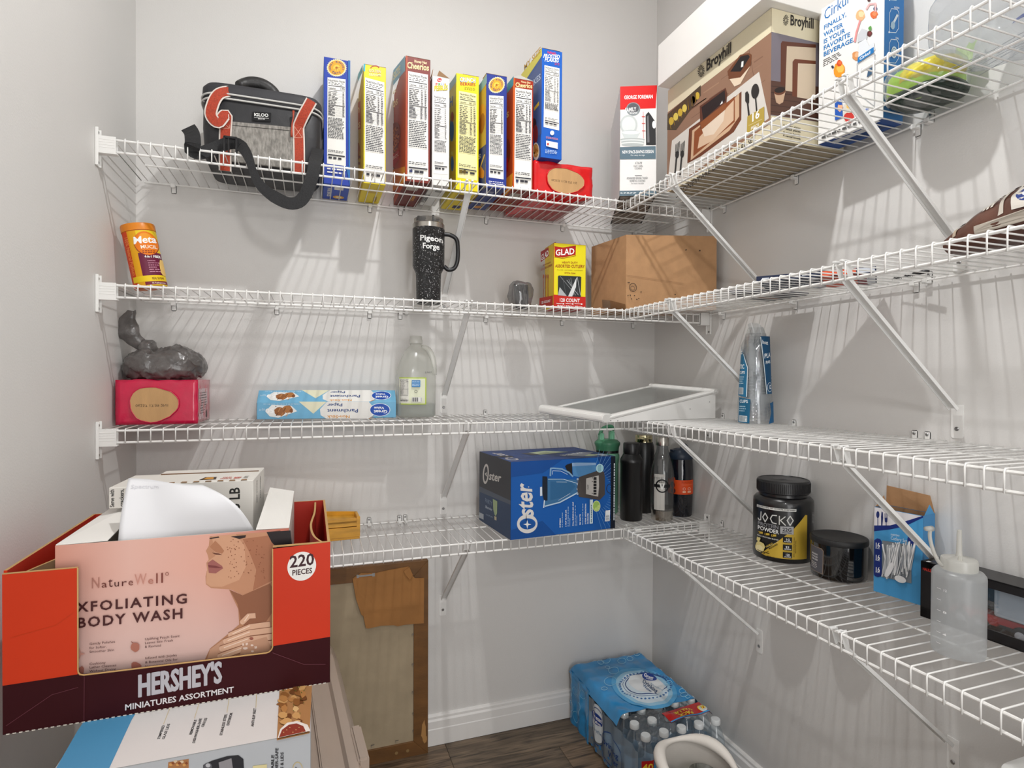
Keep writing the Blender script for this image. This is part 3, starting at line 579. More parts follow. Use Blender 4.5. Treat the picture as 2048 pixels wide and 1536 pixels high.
# shrink-wrapped boxes: lumpy wrapped carton with a torn-open oval of cardboard
def wrapped(name, label, loc, w, d, h, hexc, q, ovx, ovy, rx, ry, txt, darkside=None):
    t = thing(name, label, 'wrapped box', loc)
    film = M('film_'+hexc[1:], hexc, .22, var=.1, vscale=25, bump=.5, bscale=45, coat=.4)
    def g(u, v):
        a = u*4; k = int(a) % 4; f_ = a-int(a); P4 = [(0, 0), (w, 0), (w, d), (0, d)]; p0, p1 = P4[k], P4[(k+1) % 4]
        x = p0[0]+(p1[0]-p0[0])*f_; y = p0[1]+(p1[1]-p0[1])*f_; zz = v*h
        pu = .0018*noise.noise(Vector((x*38, y*38, zz*38)))+(.0012*noise.noise(Vector((x*90, y*60, zz*90))))
        cx, cy = w/2, d/2; L = sqrt((x-cx)**2+(y-cy)**2); zz += (.004*noise.noise(Vector((x*30, y*30, 9))) if v > .99 else 0)
        return (x+(x-cx)/L*pu, y+(y-cy)/L*pu, max(0, zz))
    mb = MB(); mb.grid(g, 64, 12, wrapu=True)
    n0 = len(mb.v); nu = 64
    mb.v.append((w/2, d/2, h)); mb.v.append((w/2, d/2, .0))
    for i in range(nu): mb.f.append((12*nu+i, 12*nu+(i+1) % nu, n0)); mb.f.append((i, n0+1, (i+1) % nu)); mb.m += [0, 0]
    mb.build('shrink_film', film, t, smooth='all')
    pts = []; r = random.Random(3)
    for i in range(30): a = 2*pi*i/30; s = 1+.05*sin(3*a+1)+.03*r.random(); pts.append((ovx+rx*cos(a)*s*(1 if abs(cos(a)) < .8 else .97), ovy+ry*sin(a)*s))
    mb = MB(); mb.prism(pts, lambda a, b: (a, -.0015, b), lambda a, b: (a, -.0042, b)); mb.build('exposed_cardboard', M('cut_cardboard', '#c39a6a', .85, var=.07, vscale=50, bump=.1, bscale=400, stretch=(1, 1, .2)), t)
    mb = MB(); mb.tube([(a, -.0040, b) for a, b in pts], .0014, 5, closed=True); mb.build('torn_film_edge', film, t, smooth='all')
    P = Print(face('front', w, d, h, (0, -.0042, 0))); P.text(txt, ovx-rx*.72, ovy, ovx+rx*.62, ovy, .006, '#5a4632', 0); P.build(t)
    return t
t = wrapped('wrapped_box', 'red film-wrapped box with a cardboard oval under the blue flakes box', (-.600, -.2895, D0), .188, .272, .0925, '#d6161c', None, .097, .042, .062, .037, '062325 11:33 27E 142')
# ---------------------------------------------------------------- grill box in the corner
w, d, h = .108, .310, .325; loc = (-.347, -.339, D0)
t = carton('grill_box', 'tall narrow grill box with red top band standing in the back corner', 'box', loc, radians(-24), w, d, h, ['#8f8378', '#d01818', '#eceae8', '#dcdad8', '#dcdad8', '#e4e2e0'])
P = FP('front', w, d, h, [(128, 1262), (360, 1252), (375, 575), (140, 580)])
P.poly([(139, 725), (364, 718), (375, 575), (140, 580)], '#d81414'); P.text('GEORGE FOREMAN', 165, 660, 348, 656, 22, '#ffffff')
P.disc(222, 722, 45, 42, '#8d9497', 24); P.disc(222, 715, 36, 30, '#5a5a60', 20); P.text('FAMILY', 170, 740, 240, 734, 24, '#f2f2f2'); P.text('SIZE', 198, 752, 248, 750, 9, '#f2f2f2')
P.disc(192, 820, 56, 62, '#c6cccb', 28); P.disc(192, 820, 44, 50, '#dfe4e3', 26); P.disc(205, 870, 58, 18, '#b8bfbe', 24); P.poly([(147, 870), (263, 868), (245, 905), (165, 905)], '#cfd6d5'); P.disc(206, 868, 58, 12, '#e6eae9', 24)
for i in range(5): P.disc(215, 912+i*8, 78-i*2, 10, ('#b5bbba', '#dfe3e2')[i % 2], 26, nl=True)
P.poly([(300, 945), (300, 760), (318, 740), (333, 760), (362, 805), (362, 945)], '#2b2b2d'); P.poly([(308, 930), (308, 770), (318, 760), (322, 930)], '#6f6f72'); P.disc(352, 820, 12, 24, '#efefef', 16)
for y in (770, 812, 858): P.line([(276, y), (296, y)], 4, '#d03030')
P.line([(285, 740), (285, 905)], 2, '#d03030')
P.poly([(133, 1035), (360, 1030), (360, 952), (134, 960)], '#5d7380'); P.text('NEW SPACE-SAVING DESIGN', 148, 1000, 348, 994, 18, '#f4f4f4'); P.text('For easy storage', 202, 1014, 292, 1012, 9, '#f4f4f4', 0)
P.text('FAST, EVEN', 220, 1082, 278, 1081, 11, '#55595c', 0); P.text('COOKING', 226, 1096, 272, 1095, 10, '#55595c', 0); P.line([(228, 1134), (270, 1133)], 3, '#55595c')
P.text('ADVANCED GEORGE TOUGH', 175, 1158, 308, 1154, 13, '#55595c', 0); P.text('NONSTICK COATING', 194, 1174, 292, 1171, 12, '#55595c', 0); P.text('3x more durable', 202, 1186, 284, 1184, 8, '#55595c', 0)
for i in range(5): P.line([(232+i*9, 1062), (236+i*9, 1050)], 2.5, '#55595c', False)
P.poly([(128, 1262), (360, 1252), (360, 1222), (129, 1230)], '#5d7380'); P.fine([(134, 1250), (240, 1246), (240, 1234), (134, 1238)], 2, '#e8eef0', .9, 1); P.build(t)
B = FP('bottom', w, d, h); 
for a, b, c, e in ((0, 0, w, .004), (0, d-.004, w, d), (0, 0, .004, d), (w-.004, 0, w, d)): B.rect(a, b, c, e, '#1f1c1b', False)
B.rect(.012, .13, .05, .15, '#2a2422'); B.rect(.02, .17, .06, .19, '#2a2422'); B.line([(.05, .03), (.12, .05)], .003, '#2a2422'); B.build(t, 'bottom_print')
# ---------------------------------------------------------------- dinnerware box, long white box, drink box
w, d, h = .221, .4, .297; loc = (-.2327, -.8152, D0); TAN = '#d9cfb2'
t = carton('dinnerware_box', 'large cream stoneware dinner set box pictured with brown bowls', 'box', loc, 0, w, d, h, ['#a89a80', '#b8ab8c', TAN, '#c9bf9f', '#c9bf9f', TAN])
def wood(P, pts, n, seed=0, base='#8a6a55'):
    P.poly(pts, base); r = random.Random(seed)
    return
c = corners('left', w, d, h, loc, 0, ZD); P = FP('left', w, d, h, [(428, 1122), (1090, 897), (1086, 60), (415, 570)])
P.poly([(417, 690), (1088, 218), (1090, 800), (427, 1118)], '#8f6d58')
r = random.Random(4)
for i in range(26):
    x = 425+r.random()*560; l = 60+r.random()*120; yb = 690-(x-417)*.703; y = yb+20+r.random()*300
    if x+l < 1085: P.line([(x, y), (x+l, y-l*.6)], 3+r.random()*4, ('#7b5a47', '#a07d64', '#96725c', '#6f503f')[i % 4], False)
P.line([(925, 335), (975, 560)], 3, '#6a4a3a')
P.poly([(447, 845), (1000, 472), (1078, 765), (925, 850), (427, 1115)], '#d3cdc5')
P.poly([(417, 700), (610, 545), (612, 605), (470, 790), (418, 785)], '#4a3c2c')
for i in range(8): P.line([(424+i*22, 706-i*17), (440+i*20, 782-i*20)], 4, '#8a6a1e', False)
for i in range(7): P.disc(440+i*25, 738-i*22, 14, 22, ('#c8a83a', '#d8c25a')[i % 2], 12, nl=False)
for i in range(8): P.line([(424+i*22, 706-i*17), (444+i*20, 776-i*20)], 3, '#3a2c1a', False)
P.poly([(540, 980), (545, 790), (800, 640), (835, 620), (878, 590), (880, 760), (830, 830), (620, 950)], '#6b3a22'); P.poly([(560, 965), (565, 800), (800, 660), (862, 600), (865, 740), (800, 820)], '#caa888'); P.poly([(575, 945), (578, 808), (800, 640), (832, 618), (836, 770), (700, 860)], '#8a4a26'); P.poly([(600, 905), (610, 840), (826, 640), (828, 760), (690, 870)], '#d4b598')
P.poly([(612, 700), (620, 790), (640, 840), (700, 832), (760, 760), (780, 620), (700, 640)], '#e0cdb8'); P.poly([(607, 665), (770, 565), (782, 600), (776, 680), (614, 798)], '#5a3222'); P.poly([(618, 672), (765, 578), (770, 640), (630, 745)], '#241a18'); P.poly([(612, 760), (776, 650), (776, 690), (622, 800)], '#8a4f2a'); P.poly([(735, 665), (750, 640), (754, 655)], '#e8e8e8')
P.poly([(785, 500), (830, 560), (870, 545), (935, 440), (945, 370)], '#dfcbb2'); P.poly([(780, 468), (865, 368), (925, 356), (946, 366), (942, 430), (870, 505), (790, 515)], '#6b3f26'); P.poly([(800, 470), (868, 378), (922, 366), (934, 380), (870, 470)], '#1f1a1a'); P.poly([(872, 445), (876, 410), (890, 405), (888, 440)], '#e8e8e4')
P.poly([(905, 600), (920, 590), (933, 610), (934, 660), (930, 668), (942, 745), (930, 750), (918, 665), (906, 650)], '#2c2826'); P.disc(976, 592, 28, 46, '#2c2826', 20, .1); P.line([(980, 635), (990, 718)], 10, '#2c2826')
for x0 in (478, 508):
    P.line([(x0, 930), (x0-8, 1045)], 9, '#2f2b29'); P.disc(x0+2, 925, 11, 20, '#2f2b29')
    for j in range(4): P.line([(x0-7+j*6, 915), (x0-6+j*7, 868-j*5)], 3.2, '#2f2b29', False)
P.poly([(922, 860), (924, 745), (1045, 690), (1046, 800)], '#b39a45'); P.text('16', 948, 785, 1012, 752, 48, '#ffffff', up=(0, -1)); P.line([(935, 800), (1030, 768)], 2, '#e8dcb0'); P.text('PIECE', 950, 830, 1010, 806, 18, '#ffffff', up=(0, -1), bold=0)
P.text('Broyhill', 642, 468, 805, 352, 64, '#2b2724', up=(0, -1), bold=1); P.text('SINCE 1905', 730, 418, 802, 368, 9, '#2b2724', up=(0, -1), bold=0)
def swirl(P, cx, cy, r, sx=1):
    for k in range(14):
        a = k*2*pi/14; P.poly([(cx+sx*r*.25*cos(a), cy+r*.25*sin(a)), (cx+sx*r*cos(a+.35), cy+r*sin(a+.35)), (cx+sx*r*.98*cos(a+.55), cy+r*.98*sin(a+.55)), (cx+sx*r*.25*cos(a+.28), cy+r*.25*sin(a+.28))], '#2b2724', False)
swirl(P, 612, 465, 36, .6)
P.text('STONEWARE DINNERWARE SET', 480, 1162, 985, 892, 32, '#2b2724', up=(0, -1), bold=0)
P.build(t, 'side_picture')
P = FP('front', w, d, h, [(1090, 897), (1755, 1010), (1755, 265), (1086, 60)])
P.poly([(1089, 745), (1760, 850), (1755, 395), (1086, 215)], '#777079'); P.poly([(1089, 740), (1760, 850), (1758, 640), (1089, 525)], '#55392e')
for i in range(5): P.line([(1090, 560+i*40), (1758, 665+i*40)], 5, '#3f2a22', False)
P.poly([(1180, 560), (1178, 300), (1192, 286), (1500, 340), (1500, 640)], '#5e3423'); P.poly([(1225, 600), (1235, 322), (1500, 360), (1500, 650)], '#c7b49c'); P.poly([(1290, 640), (1290, 425), (1310, 410), (1500, 440), (1500, 680)], '#6a3a26'); P.poly([(1335, 650), (1340, 440), (1500, 460), (1500, 680)], '#cdbba4')
P.poly([(1118, 600), (1140, 668), (1170, 682), (1205, 672), (1228, 600)], '#c9a88c'); P.disc(1172, 600, 55, 24, '#6a3d28', 22); P.disc(1172, 592, 50, 18, '#241b19', 22)
swirl(P, 1222, 158, 35, .75); P.text('Broyhill', 1262, 192, 1480, 240, 62, '#2b2724', bold=1)
for i, tx in enumerate(('4 dinner plates', '4 salad plates', '4 soup bowls', '4 cereal bowls')): P.text(tx, 1208, 818+i*22, 1370, 850+i*22, 12, '#2b2724', bold=i % 2)
P.build(t, 'end_picture')
B = FP('bottom', w, d, h); B.rect(w/2-.001, 0, w/2+.001, d, '#6b6050'); B.rect(0, d/2-.0008, w, d/2+.0008, '#7b7060'); B.rect(.05, .10, .085, .106, '#3a342c'); B.rect(.12, .20, .15, .205, '#3a342c'); B.build(t, 'bottom_print')
t = thing('white_box', 'long plain white box lying across the top of the stoneware box', 'box', (-.272, -.835, D0+.2975))
MB().box(0, 0, 0, .262, .412, .118).build('carton_body', M('white_card', '#e9e6e1', .6, var=.015), t, bevel=.001, seg=1)
flap(t, [(0.001, .0, .1182), (.261, .0, .1182), (.261, -.0, .1190), (.001, -.0, .119)], name='lid_edge', mat=M('white_card', '#e9e6e1', .6))
# drink box
w, d, h = .066, .150, .309; loc = (-.107, -.829, D0); rz = 0
t = thing('drink_box', 'tall white and blue flavored water starter box beside the stoneware box', 'box', (-.107, -.829, D0), radians(5.5))
# local: broad face looks towards -x, its far edge at y=0, near edge at y=-.15
mb = MB(); WHT = ink('#ebeae8'); BLU = ink('#1f6fb4'); DBL = ink('#12468e')
mb.box(0, -d, 0, w, 0, h, [2, 0, 1, 1, 0, 0]); mb.build('carton_body', [WHT, BLU, DBL], t, bevel=.0008, seg=1)
R5 = Matrix.Translation((-.107, -.829, D0)) @ Matrix.Rotation(radians(5.5), 4, 'Z')
cpx = lambda pts: [pjz(R5 @ Vector(p), ZE) for p in pts]
P = Print(lambda u, v, o: (-o, -u, v), homog([(68, 1358), (674, 1110), (672, -135), (65, 160)], [(0, 0), (d, 0), (d, h), (0, h)]))
P.text('Cirkul', 112, 258, 352, 118, 96, '#1b6cb0', up=(0, -1), bold=0)
for i, (tx, x1, y0, y1) in enumerate((('FINALLY,', 330, 338, 232), ('WATER', 296, 402, 320), ('IS YOUR', 318, 462, 372), ('FAVORITE', 368, 520, 408), ('BEVERAGE.', 408, 575, 454))): P.text(tx, 112, y0, x1, y1, 38, '#1f78bc', up=(0, -1))
P.fine([(112, 668), (300, 580), (300, 520), (112, 600)], 4, '#555555', .7, 1)
def fruit(P, cx, cy, r, c1, c2, seed): P.blob(cx, cy, r, r*1.1, c1, 14, .15, seed); P.blob(cx+r*.2, cy-r*.2, r*.6, r*.6, c2, 12, .2, seed+1)
fruit(P, 462, 235, 44, '#e8b080', '#f2d2a4', 1); fruit(P, 585, 240, 32, '#d86a3a', '#e88a5a', 2); fruit(P, 540, 52, 34, '#e08a4a', '#f0a86a', 3); fruit(P, 448, 12, 26, '#2f4f86', '#466aa4', 4); fruit(P, 596, 190, 18, '#2a4a70', '#3c6090', 5); fruit(P, 548, 398, 22, '#5a2a2a', '#7a3a3a', 6); fruit(P, 428, 580, 38, '#d8935a', '#e8b48a', 7); fruit(P, 270, 700, 60, '#f09a28', '#f8c05a', 8); fruit(P, 272, 640, 26, '#d8502a', '#e8703a', 9); fruit(P, 540, 115, 13, '#4a2a2a', '#5a3a3a', 10); fruit(P, 207, 668, 12, '#2a2a3a', '#3a3a5a', 11)
P.line([(518, 190), (545, 150), (600, 150), (600, 215)], 16, '#eab0b0'); P.line([(462, 280), (430, 380), (415, 460)], 16, '#e39090'); P.poly([(445, 400), (480, 350), (530, 370), (525, 440), (440, 470)], '#c9ccd2'); P.poly([(455, 470), (520, 440), (545, 500), (590, 470), (600, 540), (450, 600)], '#dfe3e8'); P.poly([(445, 598), (590, 512), (590, 560), (445, 645)], '#1f78bc'); P.text('Cirkul', 462, 622, 560, 566, 24, '#ffffff', up=(0, -1))
P.line([(440, 650), (445, 900), (600, 1010), (600, 570)], 4, '#8a929c', closed=True); P.poly([(545, 690), (580, 660), (575, 740), (530, 770)], '#3c5a78'); P.blob(555, 355, 14, 20, '#5a9a4a', 10, .2, 3)
P.poly([(235, 990), (300, 940), (312, 1110), (240, 1140)], '#2a5ab4'); P.blob(285, 1030, 28, 30, '#e8b08a', 12, .3, 4); P.poly([(325, 1000), (385, 960), (400, 1130), (330, 1170)], '#d8d2c4'); P.blob(370, 1110, 45, 45, '#c83a34', 12, .25, 6); P.blob(370, 1010, 24, 30, '#f0c060', 10, .3, 8); P.text('Cirkul', 500, 1060, 552, 1038, 22, '#2a5ab4', up=(0, -1)); P.fine([(110, 1310), (560, 1120), (560, 1095), (110, 1285)], 1, '#555555', 1, 1, .2, (9, 11))
P.build(t)
P = Print(lambda u, v, o: (u, -d-o, v), homog([(674, 1110), (952, 1170), (947, -60), (672, -135)], [(0, 0), (w, 0), (w, h), (0, h)]))
for i, y in enumerate((20, 290, 545, 800)):
    P.line([(745, y+105), (745, y-60), (770, y-95), (850, y-90), (872, y-62), (872, y+70), (835, y+105), (745, y+100)], 5, '#e8f1f8'); P.disc(742, y+100, 10, 9, '#e8f1f8', 10)
    if i: P.text(('', 'FASTEN', 'DIAL', 'DRINK')[i], 806 if i == 1 else 832, y-100, 878, y-92, 14, '#e8f1f8')
P.poly([(770, 30), (778, 120), (830, 125), (845, 35)], '#cfe0ea'); P.disc(808, -10, 36, 30, '#9cc4dc'); P.line([(768, 350), (850, 250)], 26, '#cfdbe4'); P.disc(788, 335, 30, 34, '#9cb8cc'); P.disc(810, 560, 40, 50, '#c9d8e2'); P.ring(810, 560, 26, 32, 6, '#5a7a94')
P.build(t, 'end_print')
P = Print(lambda u, v, o: (u, -v, -o)); P.rect(.012, .02, .03, .12, '#c9cccf'); P.rect(.0, .04, .008, .14, '#ebeae8'); P.rect(.034, .03, .05, .13, '#0e3870'); P.build(t, 'bottom_print')
# ---------------------------------------------------------------- vegetable bag and clear bags
FILM = CLEAR('clear_film', '#f4f6f6', .25, .12, .10, '#eef0f0')
t = thing('vegetable_bag', 'lime green and yellow printed produce bag with dark base near the drink box', 'bag', (-.078, -1.055, D0), radians(8))
mb = MB(); mb.grid(superblob((0, 0, .037), (.058, .062, .036), .75, amp=.005, sc=28, seed=3, zs=.001), 30, 16, wrapu=True); mb.build('bag_body', M('lime_film', '#a4cf3a', .25, var=.25, vscale=22, bump=.4, bscale=60), t, smooth='all')
mb = MB(); mb.grid(superblob((.006, -.012, .040), (.048, .056, .022), .8, amp=.006, sc=36, seed=8), 26, 12, wrapu=True); mb.build('yellow_band', M('yellow_print', '#e3cf3e', .35, var=.35, vscale=50, bump=.6, bscale=90), t, smooth='all').location = (-.020, -.004, .004)
mb = MB(); mb.grid(superblob((.004, 0, .014), (.058, .064, .015), .75, amp=.003, sc=30, seed=5, zs=.0005), 26, 10, wrapu=True); mb.build('dark_base', M('dark_green_film', '#22332a', .25, var=.3, vscale=30, bump=.4, bscale=60), t, smooth='all').location = (0, 0, -.0002)
mb = MB(); mb.grid(lambda u, v: (.03+.02*v+.004*sin(9*u+4*v), -.03-.035*u, .058+.045*v+.004*sin(14*u)), 10, 6); mb.build('gathered_top', M('pale_lime_film', '#bfd98a', .3, var=.15), t, smooth='all')
mb = MB(); mb.grid(superblob((0, 0, .040), (.062, .068, .041), .7, amp=.004, sc=24, seed=13, zs=.0002), 30, 16, wrapu=True); mb.build('outer_film', FILM, t, smooth='all')
t = thing('clear_bag', 'large crumpled clear plastic bag at the right end of the top shelf', 'bag', (-.12, -1.26, D0))
mb = MB(); mb.grid(superblob((0, 0, .075), (.105, .135, .076), .7, amp=.010, sc=16, seed=21, zs=.0005), 44, 24, wrapu=True); mb.build('bag_film', CLEAR('clear_film_b', '#eef0f2', .35, .15, .22, '#e6e8ec'), t, smooth='all')
mb = MB(); mb.grid(lambda u, v: (-.075+.012*v, -.01-.06*u, .006+.012*v+.002*sin(9*u)), 8, 2); mb.build('blue_label', ink('#1d3f8c'), t)
mb = MB()
for i in range(7): mb.tube([(-.03+.012*i, .11-.03*(i % 3), .006), (-.02+.012*i, .05, .008+.002*i), (-.05+.014*i, -.06, .004)], .0008, 4)
mb.build('film_folds', M('film_fold', '#b9bdc0', .3), t, smooth='all')
def at(x, y, zo, ax, val):
    """world point where the sheet position (x,y) meets the plane ax=val"""
    px, py = zo[0]+x/zo[2], zo[1]+y/zo[2]; d = fw+rt*((px-1024)/1153.25)-up*((py-768)/1153.25); i = 'xyz'.index(ax); t = (val-CAM[i])/d[i]; return CAM+d*t
def loft(mb, secs, n=40, mat=0, e=.35, caps=True):
    """rounded-rectangle sections (z, cx, cy, hx, hy)"""
    vs = []; p = lambda x, k: math.copysign(abs(x)**k, x)
    for s_ in secs:
        z, cx, cy, hx, hy = s_[:5]; ee = s_[5] if len(s_) > 5 else e
        for k in range(n): a = 2*pi*k/n; vs.append((cx+hx*p(cos(a), ee), cy+hy*p(sin(a), ee), z))
    fs = [(i*n+k, i*n+(k+1) % n, (i+1)*n+(k+1) % n, (i+1)*n+k) for i in range(len(secs)-1) for k in range(n)]
    if caps: fs += [tuple(range(n-1, -1, -1)), tuple((len(secs)-1)*n+k for k in range(n))]
    return mb.add(vs, fs, mat)
def strap(pts, w, inner=None):
    """world points in an XZ-ish plane; returns (points, width vectors)"""
    ws = []
    for i in range(len(pts)):
        d = (pts[min(i+1, len(pts)-1)]-pts[max(i-1, 0)]).normalized(); v = Vector((0, 1, 0)).cross(d); v.normalize(); ws.append(v*(w[i] if isinstance(w, list) else w))
    return pts, ws
def smooth_pts(pts, k=4):
    out = []
    for i in range(len(pts)-1):
        p0, p1, p2, p3 = pts[max(i-1, 0)], pts[i], pts[i+1], pts[min(i+2, len(pts)-1)]
        for j in range(k):
            t = j/k; out.append(.5*((2*p1)+(p2-p0)*t+(2*p0-5*p1+4*p2-p3)*t*t+(3*p1-p0-3*p2+p3)*t**3))
    out.append(pts[-1]); return out
ZA = (380, 130, 5.12); ZF = (170, 430, 3.268); ZG = (700, 420, 3.339); ZH = (1040, 440, 3.49)
# ---------------------------------------------------------------- cooler bag
bx, by = -1.478, -.235
t = thing('cooler_bag', 'black and grey insulated lunch bag with orange straps at the left of the top shelf', 'bag', (bx, by, D0))
FAB = M('black_nylon', '#2a2a2d', .5, var=.2, vscale=12, bump=.35, bscale=60); FAB2 = M('black_nylon_lid', '#303034', .55, var=.2, vscale=14, bump=.4, bscale=50)
cx, cy = .146, .1
mb = MB(); loft(mb, [(.001, cx, cy, .132, .088), (.012, cx, cy, .140, .096), (.09, cx, cy, .145, .1), (.150, cx, cy, .144, .099), (.163, cx, cy+.001, .142, .097)], 48, e=.3)
mb.build('bag_body', FAB, t, smooth=True)
mb = MB()
def lidz(x, y): return .186+.016*(1-((x-cx)/.15)**2)
n = 48; p_ = lambda x, k: math.copysign(abs(x)**k, x)
secs = [(.164, .143), (.175, .147), (.192, .146), (.202, .138), (.208, .11), (.210, .05)]
loft(mb, [(z, cx, cy+.002, hx, hx*.69, .3) for z, hx in secs], 48); mb.build('bag_lid', FAB2, t, smooth=True)
ZIPW = M('pale_zip_tape', '#cdccc8', .6)
for zz, nm in ((.158, 'lower_zip'), (.170, 'upper_zip')):
    pts = [(cx+.1475*p_(cos(2*pi*k/60), .3), cy+.1015*p_(sin(2*pi*k/60), .3), zz-.004+.006*(1-((cos(2*pi*k/60))**2))) for k in range(60)]
    mb = MB(); mb.tube(pts, .0024, 6, closed=True); mb.build(nm, ZIPW, t, smooth='all')
loc = lambda w_: w_-Vector((bx, by, D0))
pk = [loc(at(x, y, ZA, 'y', by-.0015)) for x, y in ((430, 580), (1060, 640), (1060, 1100), (428, 1060))]
pk = [(p.x, max(.002, p.z)) for p in pk]
mb = MB(); mb.prism(pk, lambda a, b: (a, -.0035, b), lambda a, b: (a, .002, b)); mb.build('front_pocket', M('heather_grey', '#8d8983', .85, var=.38, vscale=190, bump=.3, bscale=500, stretch=(1, 1, .35)), t, bevel=.001)
mb = MB(); mb.tube([(pk[0][0], -.0042, pk[0][1]-.010), (pk[1][0], -.0042, pk[1][1]-.010)], .0005, 4); mb.build('pocket_seam', FAB, t)
ORG = M('orange_webbing', '#a8381c', .7, var=.25, vscale=320, bump=.4, bscale=600); CRM = M('cream_piping', '#d9cfc6', .7)
lft = [(360, 1085, .005), (360, 900, .005), (362, 700, .005), (368, 600, .006), (372, 520, .010), (352, 515, .014), (318, 560, .016), (285, 590, .018), (240, 560, .019), (212, 500, .019), (228, 420, .018), (262, 340, .014), (310, 290, .008), (390, 272, -.002), (460, 285, -.010), (535, 255, -.03)]
P3 = smooth_pts([loc(at(x, y, ZA, 'y', by-o)) for x, y, o in lft], 3)
pts, ws = strap(P3, .022); mb = MB(); mb.ribbon([p+Vector((0, -.0012, 0)) for p in pts], ws, .0014); mb.build('orange_strap', ORG, t)
pts, ws = strap(P3, .029); mb = MB(); mb.ribbon(pts, ws, .0012); mb.build('strap_piping', CRM, t)
rgt = [(1118, 1100, .005), (1118, 900, .005), (1115, 740, .005), (1112, 640, .006), (1130, 585, .010), (1170, 500, .016), (1215, 420, .018), (1245, 365, .018)]
P3 = smooth_pts([loc(at(x, y, ZA, 'y', by-o)) for x, y, o in rgt], 3)
pts, ws = strap(P3, .022); mb = MB(); mb.ribbon([p+Vector((0, -.0012, 0)) for p in pts], ws, .0014); mb.build('orange_strap', ORG, t)
pts, ws = strap(P3, .029); mb = MB(); mb.ribbon(pts, ws, .0012); mb.build('strap_piping', CRM, t)
P = Print(lambda u, v, o: (u, -.0075-o, v), lambda x, y: (lambda q: (q.x, q.z))(loc(at(x, y, ZA, 'y', by-.007))))
for x0, y0, x1, y1 in ((318, 568, 405, 648), (1068, 630, 1150, 745)): P.line([(x0, y0), (x1, y0), (x1, y1), (x0, y1)], 3, '#e8b8a0', closed=True); P.line([(x0, y0), (x1, y1)], 3, '#e8b8a0'); P.line([(x1, y0), (x0, y1)], 3, '#e8b8a0')
P.build(t, 'cross_stitch')
P = Print(lambda u, v, o: (u, -.0025-o, v), lambda x, y: (lambda q: (q.x, q.z))(loc(at(x, y, ZA, 'y', by-.002))))
P.poly([(640, 478), (832, 490), (828, 582), (636, 570)], '#101013'); P.text('IGLOO', 655, 524, 803, 533, 32, '#efefec'); P.line([(658, 538), (806, 548)], 3, '#efefec'); P.text('SINCE 1947', 696, 556, 768, 562, 12, '#efefec'); P.build(t, 'logo_patch')
hp = smooth_pts([loc(at(x, y, ZA, 'y', o)) for x, y, o in ((500, 215, -.16), (560, 195, -.15), (640, 185, -.145), (740, 205, -.142), (830, 260, -.14), (885, 330, -.14), (890, 375, -.14))], 4)
mb = MB(); mb.tube(hp, [.0125+.0045*sin(pi*i/(len(hp)-1)) for i in range(len(hp))], 12); mb.build('carry_handle', M('handle_leatherette', '#2b2a2a', .45, var=.2, bump=.6, bscale=80), t, smooth='all')
mb = MB(); zp = [loc(at(x, y, ZA, 'y', by-.012)) for x, y in ((1060, 470), (1058, 540), (1045, 600), (1040, 690), (1042, 735))]; mb.tube(zp, [.003, .0016, .0016, .0028, .0028], 8); mb.build('zip_pull', M('rust_pull', '#a83f26', .5), t, smooth='all')
# shoulder strap draped over the front lip
sh = [(-20, 640, .05), (20, 700, .07), (30, 800, .09), (20, 870, .080), (90, 905, .072), (190, 875, .060), (300, 835, .052), (400, 800, .054), (480, 805, .060), (550, 860, .078), (600, 950, .094), (640, 1070, .098), (690, 1190, .099), (780, 1290, .100), (900, 1370, .100), (1010, 1415, .100), (1110, 1405, .100), (1180, 1330, .100), (1225, 1220, .100), (1262, 1100, .099), (1282, 985, .090), (1300, 930, .05), (1310, 860, .012)]
sp = smooth_pts([loc(at(x, y, ZA, 'y', by-o)) for x, y, o in sh], 3)
wl = []
for i in range(len(sp)): u = i/(len(sp)-1); wl.append(.034 if u < .15 else (.030 if u < .4 else (.017+.010*abs(u-.5)/.1 if u < .62 else .030)))
pts, ws = strap(sp, wl); mb = MB(); mb.ribbon(pts, ws, .0018); mb.build('shoulder_strap', M('black_webbing', '#1b1b1d', .75, var=.3, vscale=260, bump=.4, bscale=500), t)
b0 = loc(at(415, 832, ZA, 'y', by-.066))
mb = MB()
for s in (-1, 1): mb.box(b0.x+s*.0135-.0025, b0.y-.006, b0.z-.022, b0.x+s*.0135+.0025, b0.y+.002, b0.z+.022); mb.box(b0.x-.015, b0.y-.006, b0.z+s*.020-.0028, b0.x+.015, b0.y+.002, b0.z+s*.020+.0028)
mb.box(b0.x-.006, b0.y-.004, b0.z-.02, b0.x-.002, b0.y+.001, b0.z+.02); mb.build('strap_buckle', BLK, t, bevel=.0012)
# ---------------------------------------------------------------- second shelf, back wall
D1 = DK[1]
UP = (0, 1)
def cylP(R, a0, cx=0, cy=0, Rf=None): return Print(cylmap(Rf or R, a0, cx, cy), lambda x, y: (R*math.asin(max(-.995, min(.995, x/R))), y), sub=R/12, step=1e-4)
tl = .19; R = .0365
t = thing('fiber_tube', 'orange and yellow fiber supplement tube leaning on the left wall', 'canister', (-1.594, -.19, D1+R*sin(tl)+.0004), rot=(0, -tl, 0))
MB().lathe([(R-.001, 0), (R, .002), (R, .138)], 40).build('tube_body', M('tube_orange', '#e0701a', .4), t, smooth=True)
MB().lathe([(R+.0012, .1385), (R+.0012, .153), (R+.0002, .156), (R-.005, .1568)], 40).build('tube_lid', M('lid_orange', '#e88a1e', .35), t, smooth=True)
a0 = atan2(-1.67, .378)
P = cylP(R, a0); P.rect(-R, 0, -.026, .137, '#d8481e'); P.rect(-.026, 0, -.008, .137, '#e8a81e'); P.rect(-.008, 0, R, .137, '#f0cf2a')
